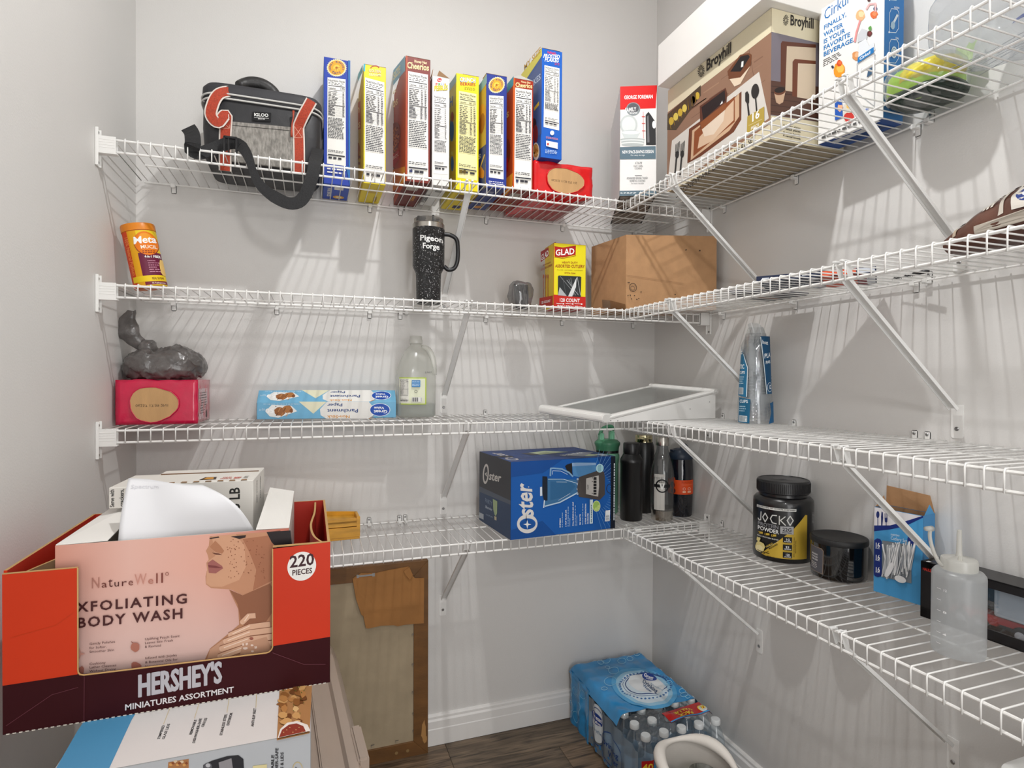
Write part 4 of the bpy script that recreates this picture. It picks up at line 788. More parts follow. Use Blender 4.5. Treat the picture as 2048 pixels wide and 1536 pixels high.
P.rect(-.012, .022, R, .082, '#6e1f3e'); P.rect(-R*.9, .012, R, .026, '#f2cf20'); P.text('REAL SUGAR', .006, .0155, .031, .0155, .0055, '#6a2418', up=UP); P.rect(-.01, .003, R, .011, '#7a1f34'); P.text('72 Tablespoons', .004, .005, .032, .005, .0035, '#f4e8e0', up=UP)
P.disc(.010, .104, .0255, .030, '#8a2a2a', 28); P.disc(.010, .105, .0245, .029, '#ee7f1a', 28); P.disc(.010, .118, .014, .012, '#f5a02a', 18)
P.text('Meta', -.017, .104, .031, .107, .0165, '#ffffff', up=UP, shear=.12); P.text('MUCIL', -.004, .092, .030, .092, .008, '#fff2e0', up=UP); P.fine([(-.002, .080), (.026, .080), (.026, .088), (-.002, .088)], 2, '#7a2a1a', .9, 1)
P.text('4-in-1 FIBER', .000, .069, .033, .069, .006, '#ffffff', up=UP); P.fine([(.004, .032), (.031, .032), (.031, .064), (.004, .064)], 6, '#c98aa0', .6, 1)
P.text('100% Natural Psyllium', -.031, .125, -.031, .03, .006, '#f08a4a', up=(1, 0)); P.blob(.034, .045, .008, .022, '#e8c070', 12, .2, 2)
P.build(t)
# tumbler
GLIT = bpy.data.materials.new('black_rhinestones'); GLIT.use_nodes = True; nt = GLIT.node_tree; b = nt.nodes['Principled BSDF']
vo = nt.nodes.new('ShaderNodeTexVoronoi'); vo.inputs['Scale'].default_value = 620; tc = nt.nodes.new('ShaderNodeTexCoord'); nt.links.new(tc.outputs['Object'], vo.inputs['Vector'])
rp = nt.nodes.new('ShaderNodeValToRGB'); rp.color_ramp.elements[0].position = .955; rp.color_ramp.elements[0].color = (.012, .012, .013, 1); rp.color_ramp.elements[1].position = .985; rp.color_ramp.elements[1].color = (.7, .7, .7, 1)
sx = nt.nodes.new('ShaderNodeSeparateColor'); nt.links.new(vo.outputs['Color'], sx.inputs[0]); nt.links.new(sx.outputs[0], rp.inputs[0]); nt.links.new(rp.outputs[0], b.inputs['Base Color'])
bp = nt.nodes.new('ShaderNodeBump'); bp.inputs['Strength'].default_value = .8; bp.inputs['Distance'].default_value = .002; nt.links.new(vo.outputs['Distance'], bp.inputs['Height']); nt.links.new(bp.outputs[0], b.inputs['Normal']); b.inputs['Roughness'].default_value = .25
t = thing('tumbler', 'tall black rhinestone travel tumbler lettered in white with a side handle', 'tumbler', (-.892, -.197, D1)); t.scale = (.96, .96, .97)
MB().lathe([(.034, 0), (.036, .003), (.0375, .075), (.0385, .092), (.0445, .104), (.0475, .112), (.0482, .215), (.0482, .2225)], 48).build('tumbler_body', GLIT, t, smooth=True)
MB().lathe([(.0478, .2225), (.0478, .236), (.0465, .2375)], 48).build('steel_rim', M('brushed_steel', '#b9b5ae', .25, metal=1, var=.1), t, smooth=True)
MB().lathe([(.044, .2375), (.044, .252), (.040, .254), (.0, .254)], 40, capb=False, capt=False).build('lid', CLEAR('smoke_clear', '#c9c4bc', .4, .08, .1), t, smooth=True)
mb = MB(); mb.box(-.036, -.012, .250, -.010, .010, .2585); mb.tube([(.012, 0, .24), (.014, 0, .268)], .0035, 10); mb.box(.012, -.014, .250, .030, .012, .256); mb.build('lid_slider', BLK, t, bevel=.001)
hd = smooth_pts([Vector(p) for p in ((.046, -.004, .212), (.066, -.008, .210), (.084, -.010, .198), (.088, -.011, .170), (.087, -.011, .135), (.078, -.009, .112), (.060, -.006, .106), (.047, -.004, .116))], 5)
mb = MB(); mb.tube(hd, .0065, 10); mb.build('handle', BLK, t, smooth='all')
P = cylP(.0482, atan2(-1.73, -.336)); P.text('Pigeon', -.026, .180, .043, .178, .0155, '#f0f0ee', up=UP); P.text('Forge', -.018, .157, .032, .155, .0155, '#f0f0ee', up=UP); P.build(t, 'lettering')
# dark cutlery pack in clear film
t = thing('plastic_pack', 'small clear film pack of dark plastic cutlery behind the yellow cutlery box', 'pack', (-.590, -.150, D1))
mb = MB()
for i in range(7): mb.tube([(-.020+.006*i, -.02+.006*(i % 3), .004), (-.022+.007*i, -.01, .05), (-.018+.006*i, -.004, .080-.004*(i % 2))], [.002, .003, .006], 6)
mb.build('cutlery_bundle', M('smoke_plastic', '#3a3a3c', .25), t, smooth='all')
mb = MB(); mb.grid(superblob((0, 0, .046), (.036, .034, .045), .65, amp=.006, sc=40, seed=2, zs=.0005), 26, 16, wrapu=True); mb.build('film_wrap', CLEAR('grey_film', '#cfcfd1', .6, .1, .16, '#b4b4b6'), t, smooth='all')
# yellow cutlery box
w, d, h = .106, .080, .2; lc = (-.5155, -.240, D1)
t = carton('cutlery_box', 'yellow and red assorted cutlery box with a window on the second shelf', 'box', lc, -.05, w, d, h, ['#b8281c', '#3a2a1c', '#eede22', '#e0922a', '#d8c81e', '#d8b82a'])
P = FP('front', w, d, h, [(228, 626), (476, 632), (473, 178), (232, 158)])
P.poly([(228, 626), (476, 632), (475, 540), (229, 525)], '#c8281e'); P.poly([(236, 182), (300, 192), (398, 180), (396, 244), (300, 262), (238, 255)], '#b01e1c'); P.text('GLAD', 244, 248, 388, 238, 40, '#ffffff'); P.line([(236, 258), (300, 268), (398, 250)], 3, '#8a1512')
P.text('HEAVY DUTY', 294, 302, 412, 306, 13, '#a03a18'); P.text('ASSORTED CUTLERY', 242, 330, 464, 336, 20, '#a03018'); P.text('FULL SIZE - DISPOSABLE - CONVENIENT', 256, 352, 452, 358, 8, '#a8901c', 0); P.text('CRYSTAL CLEAR', 310, 374, 396, 378, 9, '#a03018')
P.poly([(262, 530), (438, 542), (440, 400), (432, 395), (268, 388), (262, 396)], '#2f3234'); P.text('120 COUNT', 272, 576, 430, 580, 25, '#ffffff')
for i, (a, b_) in enumerate(((280, 400), (300, 520), (330, 420), (360, 500), (390, 420), (410, 520), (345, 395))): P.line([(a, 395+(i*13) % 30), (b_ if b_ < 436 else a+25, 528)], 3, ('#8d9092', '#5a5d60', '#c3c6c8')[i % 3])
P.poly([(340, 538), (405, 400), (400, 470), (372, 538)], '#dcdedf'); P.poly([(262, 530), (275, 470), (330, 535)], '#b4b7b8')
for x in (250, 322, 390): P.line([(x, 588), (x+58, 592)], 3, '#ffffff'); P.disc(x+54, 592, 7, 5, '#ffffff', 10)
P.text('40 Forks + 40 Knives + 40 Spoons', 256, 610, 450, 616, 10, '#ffffff'); P.build(t)
P = FP('left', w, d, h, corners('left', w, d, h, lc, -.05, ZH)); P.poly([(135, 600), (229, 612), (229, 527), (137, 545)], '#c0281c'); P.poly([(145, 222), (200, 190), (202, 250), (146, 295)], '#b01e1c'); P.text('GLAD', 148, 285, 200, 246, 38, '#ffffff', up=(0, -1)); P.text('HEAVY DUTY', 160, 322, 215, 300, 10, '#a03a18', up=(0, -1)); P.text('ASSORTED CUTLERY', 146, 356, 226, 318, 13, '#a03018', up=(0, -1))
for x in (165, 180, 196): P.line([(x, 540), (x, 400)], 4, '#b0582a'); P.disc(x, 395, 5, 16, '#b0582a', 10)
P.text('120 COUNT', 148, 586, 214, 572, 17, '#ffffff', up=(0, -1)); P.build(t, 'side_print')
flap(t, [(0, 0, h), (0, d, h), (.020, d*.9, h+.008), (.012, .012, h+.006)], KRAFTD)
# brown carton, slightly racked out of square
A, B_, C_, D_ = (-.300, -.300), (-.030, -.383), (-.045, -.196), (-.325, -.118)
t = thing('cardboard_box', 'plain brown cardboard box filling the corner of the second shelf', 'box', (0, 0, D1)); H = .229
r = random.Random(2)
mb = MB(); vs = []; nz = 10; ring = []
def edge(p, q, n): return [(p[0]+(q[0]-p[0])*i/n, p[1]+(q[1]-p[1])*i/n) for i in range(n)]
base = edge(A, B_, 12)+edge(B_, C_, 8)+edge(C_, D_, 12)+edge(D_, A, 8); nb = len(base)
ce = (-.175, -.25)
for j in range(nz+1):
    for (x, y) in base:
        k = 1-.004*noise.noise(Vector((x*20, y*20, j*.8)))-(.012*max(0, 1-j/2.5) if (abs(x-A[0])+abs(y-A[1])) < .04 else 0); vs.append((ce[0]+(x-ce[0])*k, ce[1]+(y-ce[1])*k, H*j/nz))
fs = [(j*nb+i, j*nb+(i+1) % nb, (j+1)*nb+(i+1) % nb, (j+1)*nb+i) for j in range(nz) for i in range(nb)]+[tuple(range(nb-1, -1, -1)), tuple(nz*nb+i for i in range(nb))]
mb.add(vs, fs); mb.build('carton_body', KRAFT, t)
dr = Vector((B_[0]-A[0], B_[1]-A[1], 0)).normalized(); nr = Vector((dr.y, -dr.x, 0))
P = Print(lambda u, v, o: Vector((A[0], A[1], 0))+dr*u+nr*(o+.0028)+Vector((0, 0, v)), homog([(742, 622), (1382, 560), (1382, 145), (742, 97)], [(0, 0), (.2824, 0), (.2824, H), (0, H)]))
P.ring(802, 465, 30, 28, 4, '#3a2a1e', 18); P.ring(800, 470, 18, 14, 3, '#5a4230', 12); P.poly([(750, 432), (775, 430), (770, 438)], '#2a1e16')
for x, y in ((870, 492), (790, 545), (780, 520), (835, 545), (850, 538), (1195, 218), (1282, 225), (1125, 490), (760, 525), (815, 520)): P.blob(x, y, 5, 4, '#2a1e16', 7, .4, x, False)
P.line([(742, 380), (1180, 420)], 3, '#a9805a'); P.build(t, 'scuffs')
mb = MB(); mb.ribbon([Vector(p) for p in ((-.322, -.19, .030), (-.318, -.235, .022), (-.308, -.285, .008), (-.304, -.306, .002))], Vector((.0, .004, .026)), .0006); mb.build('packing_tape', CLEAR('tape', '#d9c9b0', .5, .15, .25, '#c8b498'), t)
# ---------------------------------------------------------------- second shelf, right wall
def slab(name, label, cat, pts, z0, z1, mat, group=None):
    t = thing(name, label, cat, (pts[0][0], pts[0][1], z0), 0, group); o = Vector((pts[0][0], pts[0][1]))
    mb = MB(); mb.prism([(p[0]-o.x, p[1]-o.y) for p in pts], lambda a, b: (a, b, 0), lambda a, b: (a, b, z1-z0)); mb.build('board', mat, t, bevel=.0008, seg=1); return t
q1 = [(-.293, -.842), (-.157, -1.018), (-.026, -.916), (-.162, -.740)]
t = slab('game_pack', 'flat navy and orange printed pack lying on the second right shelf', 'pack', q1, D1, D1+.012, ink('#232c46'))
ax = Vector((q1[1][0]-q1[0][0], q1[1][1]-q1[0][1], 0)); lx = ax.length; ax.normalize(); ay = Vector((q1[3][0]-q1[0][0], q1[3][1]-q1[0][1], 0)); ly = ay.length; ay.normalize()
P = Print(lambda u, v, o: ax*u+ay*v+Vector((0, 0, -o)))
P.rect(.125, .005, .188, ly-.004, '#d95a38'); P.rect(.190, .005, .205, ly-.004, '#8a2a38'); P.rect(.205, .02, .220, ly-.01, '#dfe3ea'); P.text('40', .203, .05, .219, .05, .018, '#232c46', up=UP)
for i in range(5): P.rect(.100+.0*i, .015+.03*i, .118, .033+.03*i, '#dfe3ea')
for i in range(5): P.text('PROTEIN BARS', .012, .02+.028*i, .092, .02+.028*i, .009, '#c9d0dc', up=UP)
P.build(t, 'bottom_print')
P = Print(lambda u, v, o: ax*u+ay*(-o)+Vector((0, 0, v))); P.rect(.125, .001, .188, .011, '#e2603c'); P.rect(.19, .001, .22, .011, '#c9ced8'); P.fine([(.012, .003), (.11, .003), (.11, .009), (.012, .009)], 1, '#dfe3ea', 1, 1); P.build(t, 'edge_print')
q2 = [(-.240, -.690), (-.157, -.733), (-.030, -.735), (-.030, -.600), (-.120, -.610)]
t = slab('booklet', 'dark thin booklet lying farther along the second right shelf', 'booklet', q2, D1, D1+.007, ink('#3c3a44'))
P = Print(lambda u, v, o: (u, v, -o)); P.text('PROTEIN', .05, .0, .15, .0, .02, '#c9c4bc', up=UP); P.rect(.11, .03, .19, .055, '#8a5a3a'); P.build(t, 'bottom_print')
t = thing('bottle_brush', 'thin black bristled brush lying flat on the second right shelf', 'brush', (-.032, -.955, D1+.004))
mb = MB(); mb.tube([(0, 0, 0), (-.010, -.055, 0)], .0016, 6)
for i in range(14): a = i*.9; c = Vector((-.010*i/14, -.055*i/14, 0)); mb.tube([c+Vector((-.0035*cos(a), .0, -.0035*sin(a))), c+Vector((.0035*cos(a), 0, .0035*sin(a)))], .0007, 3)
mb.build('bristles', BLK, t); mb = MB(); mb.tube([(-.010, -.055, .001), (-.018, -.090, .001)], .004, 8); mb.build('handle', BLK, t, smooth='all')
def pillow(w, h, th, amp=.003, seed=0, sc=30, crimp=.006):
    def f(u, v):
        a = 2*pi*u; x = cos(a); s_ = sin(a); y = 2*v-1; k = (1-abs(y)**6)**.5
        q = Vector((x*w/2*(1-.06*(1-abs(y)**4)), s_*th/2*k*(1-.2*y*y), y*h/2)); return q+noise.noise_vector(q*sc+Vector((seed, 0, 0)))*amp
    return f
t = thing('snack_bag', 'brown snack bag with cream label strips slumped at the right end of the second shelf', 'snack bag', (-.135, -1.165, D1))
def snf(u, v):
    a = 2*pi*u; tt = .010+.040*sin(pi*min(1, .08+v*.55))*1.0; w_ = .062*(1-.15*(1-v)); ca, sa = cos(a), sin(a)
    q = Vector((w_*ca, -.175*v, tt+tt*math.copysign(abs(sa)**.8, sa)*(1-.15*ca*ca))); q += noise.noise_vector(q*42)*.004*(.3+v); q.z = max(.0006, q.z); return q
BRF = M('brown_film', '#5c3a2e', .3, var=.3, vscale=26, bump=.5, bscale=50, coat=.2)
mb = MB(); mb.grid(snf, 44, 26, wrapu=True); n0 = len(mb.v); mb.build('bag_body', BRF, t, smooth='all')
P = Print(lambda u, v, o: (lambda q: q+Vector((-.5, 0, .8))*(o+.0012))(snf(u, v)), sub=.02)
P.rect(.22, .50, .50, .54, '#cfc6ba'); P.rect(.26, .60, .50, .86, '#dcd6cc'); P.fine([(.27, .61), (.36, .61), (.36, .85), (.27, .85)], 8, '#4a4038', .9, 1); P.disc(.43, .72, .045, .085, '#2a3f86', 20); P.disc(.43, .72, .02, .035, '#e8eaf2', 14)
P.fine([(.28, .34), (.44, .34), (.44, .44), (.28, .44)], 3, '#efe8dc', .9, 1, .4, (3, 5)); P.rect(.24, .10, .50, .13, '#b9a894'); P.rect(.5, .3, .56, .9, '#b9b0a4'); P.build(t)
mb = MB(); mb.grid(lambda u, v: (-.055+.10*u, -.125-.045*v+.004*sin(9*u), .092+.012*v+.014*sin(pi*u)+.003*sin(14*u)), 18, 4); o = mb.build('crimped_seal', M('rust_film', '#7c3f30', .35), t, smooth='all'); o.modifiers.new('th', 'SOLIDIFY').thickness = .0006
t = thing('candy_bag', 'orange and violet printed snack bag at the far right edge of the second shelf', 'snack bag', (-.070, -1.425, D1))
mb = MB(); mb.grid(superblob((0, 0, .058), (.055, .078, .058), .75, amp=.006, sc=30, seed=9, zs=.0006), 30, 18, wrapu=True); mb.build('bag_body', M('orange_film', '#d98a3a', .3, var=.2, vscale=22, bump=.4, bscale=50), t, smooth='all')
mb = MB(); mb.grid(superblob((0, 0, .030), (.058, .081, .034), .75, amp=.006, sc=30, seed=9, zs=.0003), 30, 12, wrapu=True); mb.build('violet_band', M('violet_film', '#8d84a8', .35, var=.35, vscale=90), t, smooth='all')
# ---------------------------------------------------------------- third shelf, back wall
D2 = DK[2]
t = wrapped('wrapped_box', 'hot pink film-wrapped box with a large cardboard oval on the third shelf', (-1.6640, -.2145, D2), .178, .19, .110, '#c80e42', None, .082, .050, .054, .043, '06257 17:39 2N1')
P = Print(face('right', .178, .19, .110)); P.rect(.02, .008, .15, .088, '#d9c2c6'); P.fine([(.03, .02), (.14, .02), (.14, .08), (.03, .08)], 9, '#4a3a3c', .9, 1); P.line([(.03, .05), (.14, .05)], .0015, '#4a3a3c'); P.blob(.135, .02, .012, .016, '#3a2a2c', 9, .3, 3); P.build(t, 'side_label')
GB = M('grey_bag_film', '#5c5856', .3, var=.35, vscale=30, bump=1.0, bscale=70, coat=.25)
t = thing('plastic_bag', 'dark grey knotted plastic grocery bag sitting on the pink box', 'bag', (-1.575, -.120, D2+.111))
def bagf(u, v):
    a = 2*pi*u; b = pi*(v-.5); p = lambda x, k: math.copysign(abs(x)**k, x)
    x = p(cos(b), .7)*p(cos(a), .75); y = p(cos(b), .7)*p(sin(a), .75); z = p(sin(b), .8)
    top = .034+.020*math.exp(-((x-.35)/.35)**2)+.016*math.exp(-((x+.45)/.3)**2)
    q = Vector((.094*x, .078*y, .040+(top if z > 0 else .040)*z)); d = noise.noise_vector(q*26)+.7*noise.noise_vector(q*60+Vector((4, 0, 0)))+.45*noise.noise_vector(q*130)
    fold = .012*abs(noise.noise(Vector((q.x*45+q.z*40, q.y*25, q.z*20))))+.006*abs(noise.noise(Vector((q.x*90-q.z*80, q.y*60, 3)))); q += d*.0055+Vector((0, 0, -fold)); q.z = max(.0004, q.z); q.x = max(-.094, q.x); return q
mb = MB(); mb.grid(bagf, 110, 60, wrapu=True); mb.build('bag_body', GB, t, smooth='all')
mb = MB(); mb.grid(superblob((-.036, -.03, .082), (.022, .02, .020), .9, amp=.007, sc=60, seed=4), 20, 12, wrapu=True); mb.build('knot', GB, t, smooth='all')
def ear(u, v):
    c = smooth_pts([Vector(p) for p in ((-.052, -.02, .076), (-.062, -.025, .095), (-.078, -.03, .115), (-.082, -.03, .150), (-.072, -.03, .176))], 4); i = u*(len(c)-1); k = min(int(i), len(c)-2); q = c[k].lerp(c[k+1], i-k); w_ = .012+.024*sin(pi*min(1, u*1.05))
    a = 2*pi*v; return q+Vector((cos(a)*w_*.8, sin(a)*w_*.35, 0))+noise.noise_vector(q*50+Vector((a, 0, 0)))*.004
mb = MB()
nu, nv = 18, 14; mb.add([ear(i/nu, j/nv) for i in range(nu+1) for j in range(nv)], [(i*nv+j, i*nv+(j+1) % nv, (i+1)*nv+(j+1) % nv, (i+1)*nv+j) for i in range(nu) for j in range(nv)]); mb.build('bag_handle', GB, t, smooth='all')
# parchment box with sloped lid
w, d, h = .384, .058, .048; lc = (-1.357, -.098, D2); rz = radians(-3.5)
t = thing('parchment_box', 'long light blue and white parchment paper box lying upside down', 'box', lc, rz)
LB = ink('#74b4d8'); mb = MB(); pr_ = [(0, 0), (d, 0), (d, .070), (.038, .081), (0, h)]
mb.prism(pr_, lambda a, b: (0, a, b), lambda a, b: (w, a, b)); mb.build('carton_body', LB, t, bevel=.0008, seg=1)
ZQ = (500, 770, 6.827)
for nm, mp, q in (('front_print', lambda u, v, o: (u, -o, v), [(118, 475), (2002, 432), (1998, 215), (120, 235)]), ('lid_print', lambda u, v, o: (u, v*.755-o*.66, h+v*.656+o*.75), [(120, 235), (1998, 215), (1975, 50), (125, 62)])):
    up_ = nm == 'front_print'; hh = h if up_ else .0503; P = Print(mp, homog(q, [(0, 0), (w, 0), (w, hh), (0, hh)]))
    q0, q1_ = (-1, 0), 0
    Y = (lambda f: 222+f*232) if up_ else (lambda f: 55+f*165)   # f: 0 top, 1 bottom of the face
    P.poly([(700, Y(0)), (1080, Y(0)), (900, Y(.72))], '#e6e4c8'); P.poly([(1085, Y(0)), (1640, Y(-.02)), (1700, Y(.3)), (1700, Y(.8)), (1640, Y(.98)), (1075, Y(1)), (1000, Y(.8)), (990, Y(.45))], '#e9e8e4')
    P.text('Non-Stick', 1395, Y(.80), 1092, Y(.82), (36 if up_ else 26), '#d9963c', up=(0, 1)); P.text('Parchment', 1505, Y(.42), 1092, Y(.44), (46 if up_ else 34), '#23417e', up=(0, 1)); P.text('Paper', 1295, Y(.10), 1090, Y(.12), (38 if up_ else 27), '#23417e', up=(0, 1))
    cy_ = Y(.46); ry_ = 88 if up_ else 62; P.disc(1790, cy_, 135, ry_, '#ffffff', 32); P.disc(1790, cy_, 128, ry_*.94, '#1c4fae', 32); P.text('Great', 1890, cy_+4, 1712, cy_+6, 40 if up_ else 30, '#ffffff', up=(0, 1)); P.text('Value', 1845, cy_-42 if up_ else cy_-30, 1712, cy_-40 if up_ else cy_-28, 32 if up_ else 22, '#ffffff', up=(0, 1))
    P.poly([(238, Y(.6)), (330, Y(.2)), (600, Y(.25)), (680, Y(.58)), (420, Y(.98)), (300, Y(.9))], '#eef0ee')
    P.blob(440, Y(.6), 78, ry_*.72, '#9a6238', 16, .12, 1); P.blob(545, Y(.45), 62, ry_*.62, '#b07440', 14, .12, 2); P.blob(600, Y(.55), 24, ry_*.35, '#8a5430', 10, .2, 3)
    for i in range(22): P.blob(385+(i*37) % 215, Y(.3+((i*29) % 60)/100), 9, 6 if up_ else 4, ('#5a3418', '#dca66a', '#c88a4c')[i % 3], 7, .3, i, False)
    P.text('50', 360, Y(.42), 240, Y(.44), 58 if up_ else 42, '#ffffff', up=(0, 1)); P.text('SQ FT', 232, Y(.44), 150, Y(.45), 24 if up_ else 18, '#e8f2f8', up=(0, 1), bold=0); P.text('1 ROLL 40 FT X 15 IN (12.1 m X 38.1 cm)', 720, Y(.12), 212, Y(.14), 14 if up_ else 11, '#e8f2f8', up=(0, 1), bold=0)
    P.line([(1650, Y(.98)), (1710, Y(.84))], 6, '#d9963c'); P.build(t, nm)
MB().box(-.0006, .001, .001, .0002, d-.002, h-.002).build('end_tab', ink('#2a2a2c'), t)
# gallon jug
t = thing('water_jug', 'translucent plastic gallon jug with a yellow edged label beside the parchment box', 'jug', (-.912, -.105, D2))
JG = CLEAR('milky_plastic', '#f6f7f4', .25, .2, .34, '#fafaf6')
mb = MB(); loft(mb, [(.0005, 0, 0, .050, .046, .6), (.006, 0, 0, .0575, .053, .6), (.070, 0, 0, .058, .0535, .6), (.125, 0, 0, .058, .0535, .65), (.150, 0, 0, .055, .051, .75), (.178, 0, 0, .044, .042, .85), (.205, 0, 0, .029, .029, 1), (.216, 0, 0, .0185, .0185, 1), (.222, 0, 0, .0175, .0175, 1)], 48, caps=True); mb.build('jug_body', JG, t, smooth='all')
MB().lathe([(.0195, .2225), (.0200, .224), (.0200, .234), (.0182, .2365), (.0178, .244), (.017, .246)], 30).build('cap', CLEAR('cap_white', '#e8e8e4', .3, .3, .8, '#f0f0ec'), t, smooth=True)
mb = MB(); mb.tube(smooth_pts([Vector(p) for p in ((.017, -.010, .212), (.034, -.020, .205), (.046, -.026, .180), (.050, -.028, .150), (.050, -.028, .128))], 4), .0085, 10); mb.build('handle', JG, t, smooth='all')
mb = MB(); loft(mb, [(.003, 0, 0, .052, .048, .6), (.008, 0, 0, .0558, .0515, .6), (.040, 0, 0, .0563, .0518, .6)], 40); mb.build('liquid', CLEAR('jug_liquid', '#eef2f2', .1, .1, .2, '#eef0ee'), t, smooth='all')
P = Print(lambda u, v, o: (u, -.0552*(1-max(0, abs(u)/.058)**3.0)**.34-o-.0006, v), sub=.003, step=1e-4)
P.rect(-.0545, .040, .022, .120, '#b9cf4a'); P.rect(-.0545, .043, .0185, .117, '#e6ead0'); nutrition(P, [(-.054, .046), (-.030, .046), (-.030, .116), (-.054, .116)], bg='#e9e8e0', frac=.35); P.rect(-.022, .092, .003, .112, '#3f86c6'); P.fine([(-.021, .094), (.002, .094), (.002, .11), (-.021, .11)], 4, '#bcd8ee', .9, 1); P.ring(-.010, .079, .004, .004, .001, '#2a2a2a', 12); P.rect(-.022, .048, .008, .062, '#f4f4f0')
for i in range(14): P.rect(-.021+.002*i, .049, -.0202+.002*i+(.0006 if i % 3 else 0), .061, '#1c1c1c', False)
P.build(t, 'label'); 
P = Print(lambda u, v, o: (u, -.0548-o, v)); P.text('JUN07', .018, .133, .038, .133, .005, '#5a5a5a', up=UP, bold=0); P.build(t, 'date_stamp')
# ---------------------------------------------------------------- refrigerator drawer lid in the corner
t = thing('drawer_lid', 'white framed refrigerator shelf with a clear pane lying across the corner', 'fridge shelf', (0, 0, 0))
P1, P2, P3_, P4 = Vector((-.545, -.262, 1.106)), Vector((-.458, -.455, 1.092)), Vector((-.046, -.392, 1.163)), Vector((-.133, -.199, 1.177))
FW = M('fridge_white', '#e9e8e5', .25, var=.01)
def bar(a, b, r0, nm, sq=.6):
    d_ = (b-a).normalized(); s_ = d_.cross(Vector((0, 0, 1))).normalized(); u_ = s_.cross(d_); mb = MB(); vs = []; n = 14; p = lambda x, k: math.copysign(abs(x)**k, x)
    for c in (a-d_*r0*.6, b+d_*r0*.6):
        for k in range(n): q = 2*pi*k/n; vs.append(c+s_*p(cos(q), sq)*r0+u_*p(sin(q), sq)*r0*.55)
    mb.add(vs, [tuple(range(n-1, -1, -1)), tuple(range(n, 2*n))]+[(k, (k+1) % n, n+(k+1) % n, n+k) for k in range(n)]); mb.build(nm, FW, t, bevel=.002, seg=2, smooth=True)
bar(P1+Vector((0, 0, .002)), P2+Vector((0, 0, .002)), .023, 'front_rail_bar'); bar(P2, P3_, .011, 'frame_bar'); bar(P3_, P4, .016, 'frame_bar'); bar(P4, P1, .008, 'frame_bar')
mb = MB(); n_ = (P2-P1).cross(P4-P1).normalized()*.002; mb.add([P1+n_, P2+n_, P3_+n_, P4+n_, P1-n_, P2-n_, P3_-n_, P4-n_], [(0, 1, 2, 3), (7, 6, 5, 4), (0, 4, 5, 1), (1, 5, 6, 2), (2, 6, 7, 3), (3, 7, 4, 0)]); mb.build('glass_pane', CLEAR('pane', '#ebedec', .35, .03, .12), t)
mb = MB(); s_ = (P3_-P2); s_.z = 0; s_.normalize(); nn = Vector((s_.y, -s_.x, 0))
a_, b_ = P2+s_*.012+nn*.006, P3_+nn*.006; zb = D2+.0005
mb.add([(a_.x, a_.y, zb), (b_.x, b_.y, zb), (b_.x, b_.y, b_.z-.006), (a_.x, a_.y, a_.z-.004)]+[tuple(Vector(v)+nn*.003) for v in ((a_.x, a_.y, zb), (b_.x, b_.y, zb), (b_.x, b_.y, b_.z-.006), (a_.x, a_.y, a_.z-.004))], [(0, 1, 2, 3), (7, 6, 5, 4), (0, 4, 5, 1), (1, 5, 6, 2), (2, 6, 7, 3), (3, 7, 4, 0)]); mb.build('side_panel', FW, t)
a2, b2 = P1+s_*.012-nn*.004, P4-nn*.004
mb = MB(); mb.add([(a2.x, a2.y, zb), (b2.x, b2.y, zb), (b2.x, b2.y, b2.z-.006), (a2.x, a2.y, a2.z-.006)]+[tuple(Vector(v)-nn*.003) for v in ((a2.x, a2.y, zb), (b2.x, b2.y, zb), (b2.x, b2.y, b2.z-.006), (a2.x, a2.y, a2.z-.006))], [(0, 1, 2, 3), (7, 6, 5, 4), (0, 4, 5, 1), (1, 5, 6, 2), (2, 6, 7, 3), (3, 7, 4, 0)]); mb.build('side_panel', FW, t)
P = Print(lambda u, v, o: a_+s_*u+nn*(.003+o)+Vector((0, 0, v-a_.z+zb))); 
for u, v in ((.006, .004), (.30, .03), (.38, .05), (.03, .003)): P.disc(u, v, .0016, .0016, '#4a4a4a', 10)
P.build(t, 'rivets')
# ---------------------------------------------------------------- cups in a sleeve
tilt = (0, radians(2), 0)
t = thing('cup_pack', 'tall clear film pack of plastic cups with teal printed panels leaning by the right wall', 'pack', (-.060, -.585, D2+.0008))
def cf(u, v):
    a = 2*pi*u; r_ = .0475-.017*v; 
    if v > .80: r_ = .0339-(v-.80)*.10+.004*sin(6*a)
    q = Vector((cos(a)*r_, sin(a)*r_, v*.262)); return q+noise.noise_vector(q*45)*(.0025 if v > .05 else .0005)
mb = MB(); mb.grid(cf, 40, 26, wrapu=True); mb.build('film_sleeve', CLEAR('sleeve', '#f8fafb', .4, .1, .10, '#eef2f4'), t, smooth='all')
TEAL = '#1f6488'; a0 = atan2(-1.27, -1.156)
P = Print(cylmap(lambda z: .0495-.017*z/.262, a0), lambda x, y: (x, y), sub=.004, step=1e-4)
P.poly([(-.050, .002), (-.014, .0), (-.012, .065), (-.050, .07)], TEAL); P.text('CUPS', -.046, .055, -.018, .055, .008, '#dfeaf0', up=UP); P.rect(-.046, .004, -.020, .020, '#e8f0f2')
for i in range(9): P.rect(-.045+.0028*i, .005, -.0435+.0028*i, .019, '#2a4a60', False)
P.fine([(-.046, .03), (-.022, .03), (-.022, .048), (-.046, .048)], 3, '#a9cadb', .7, 1)
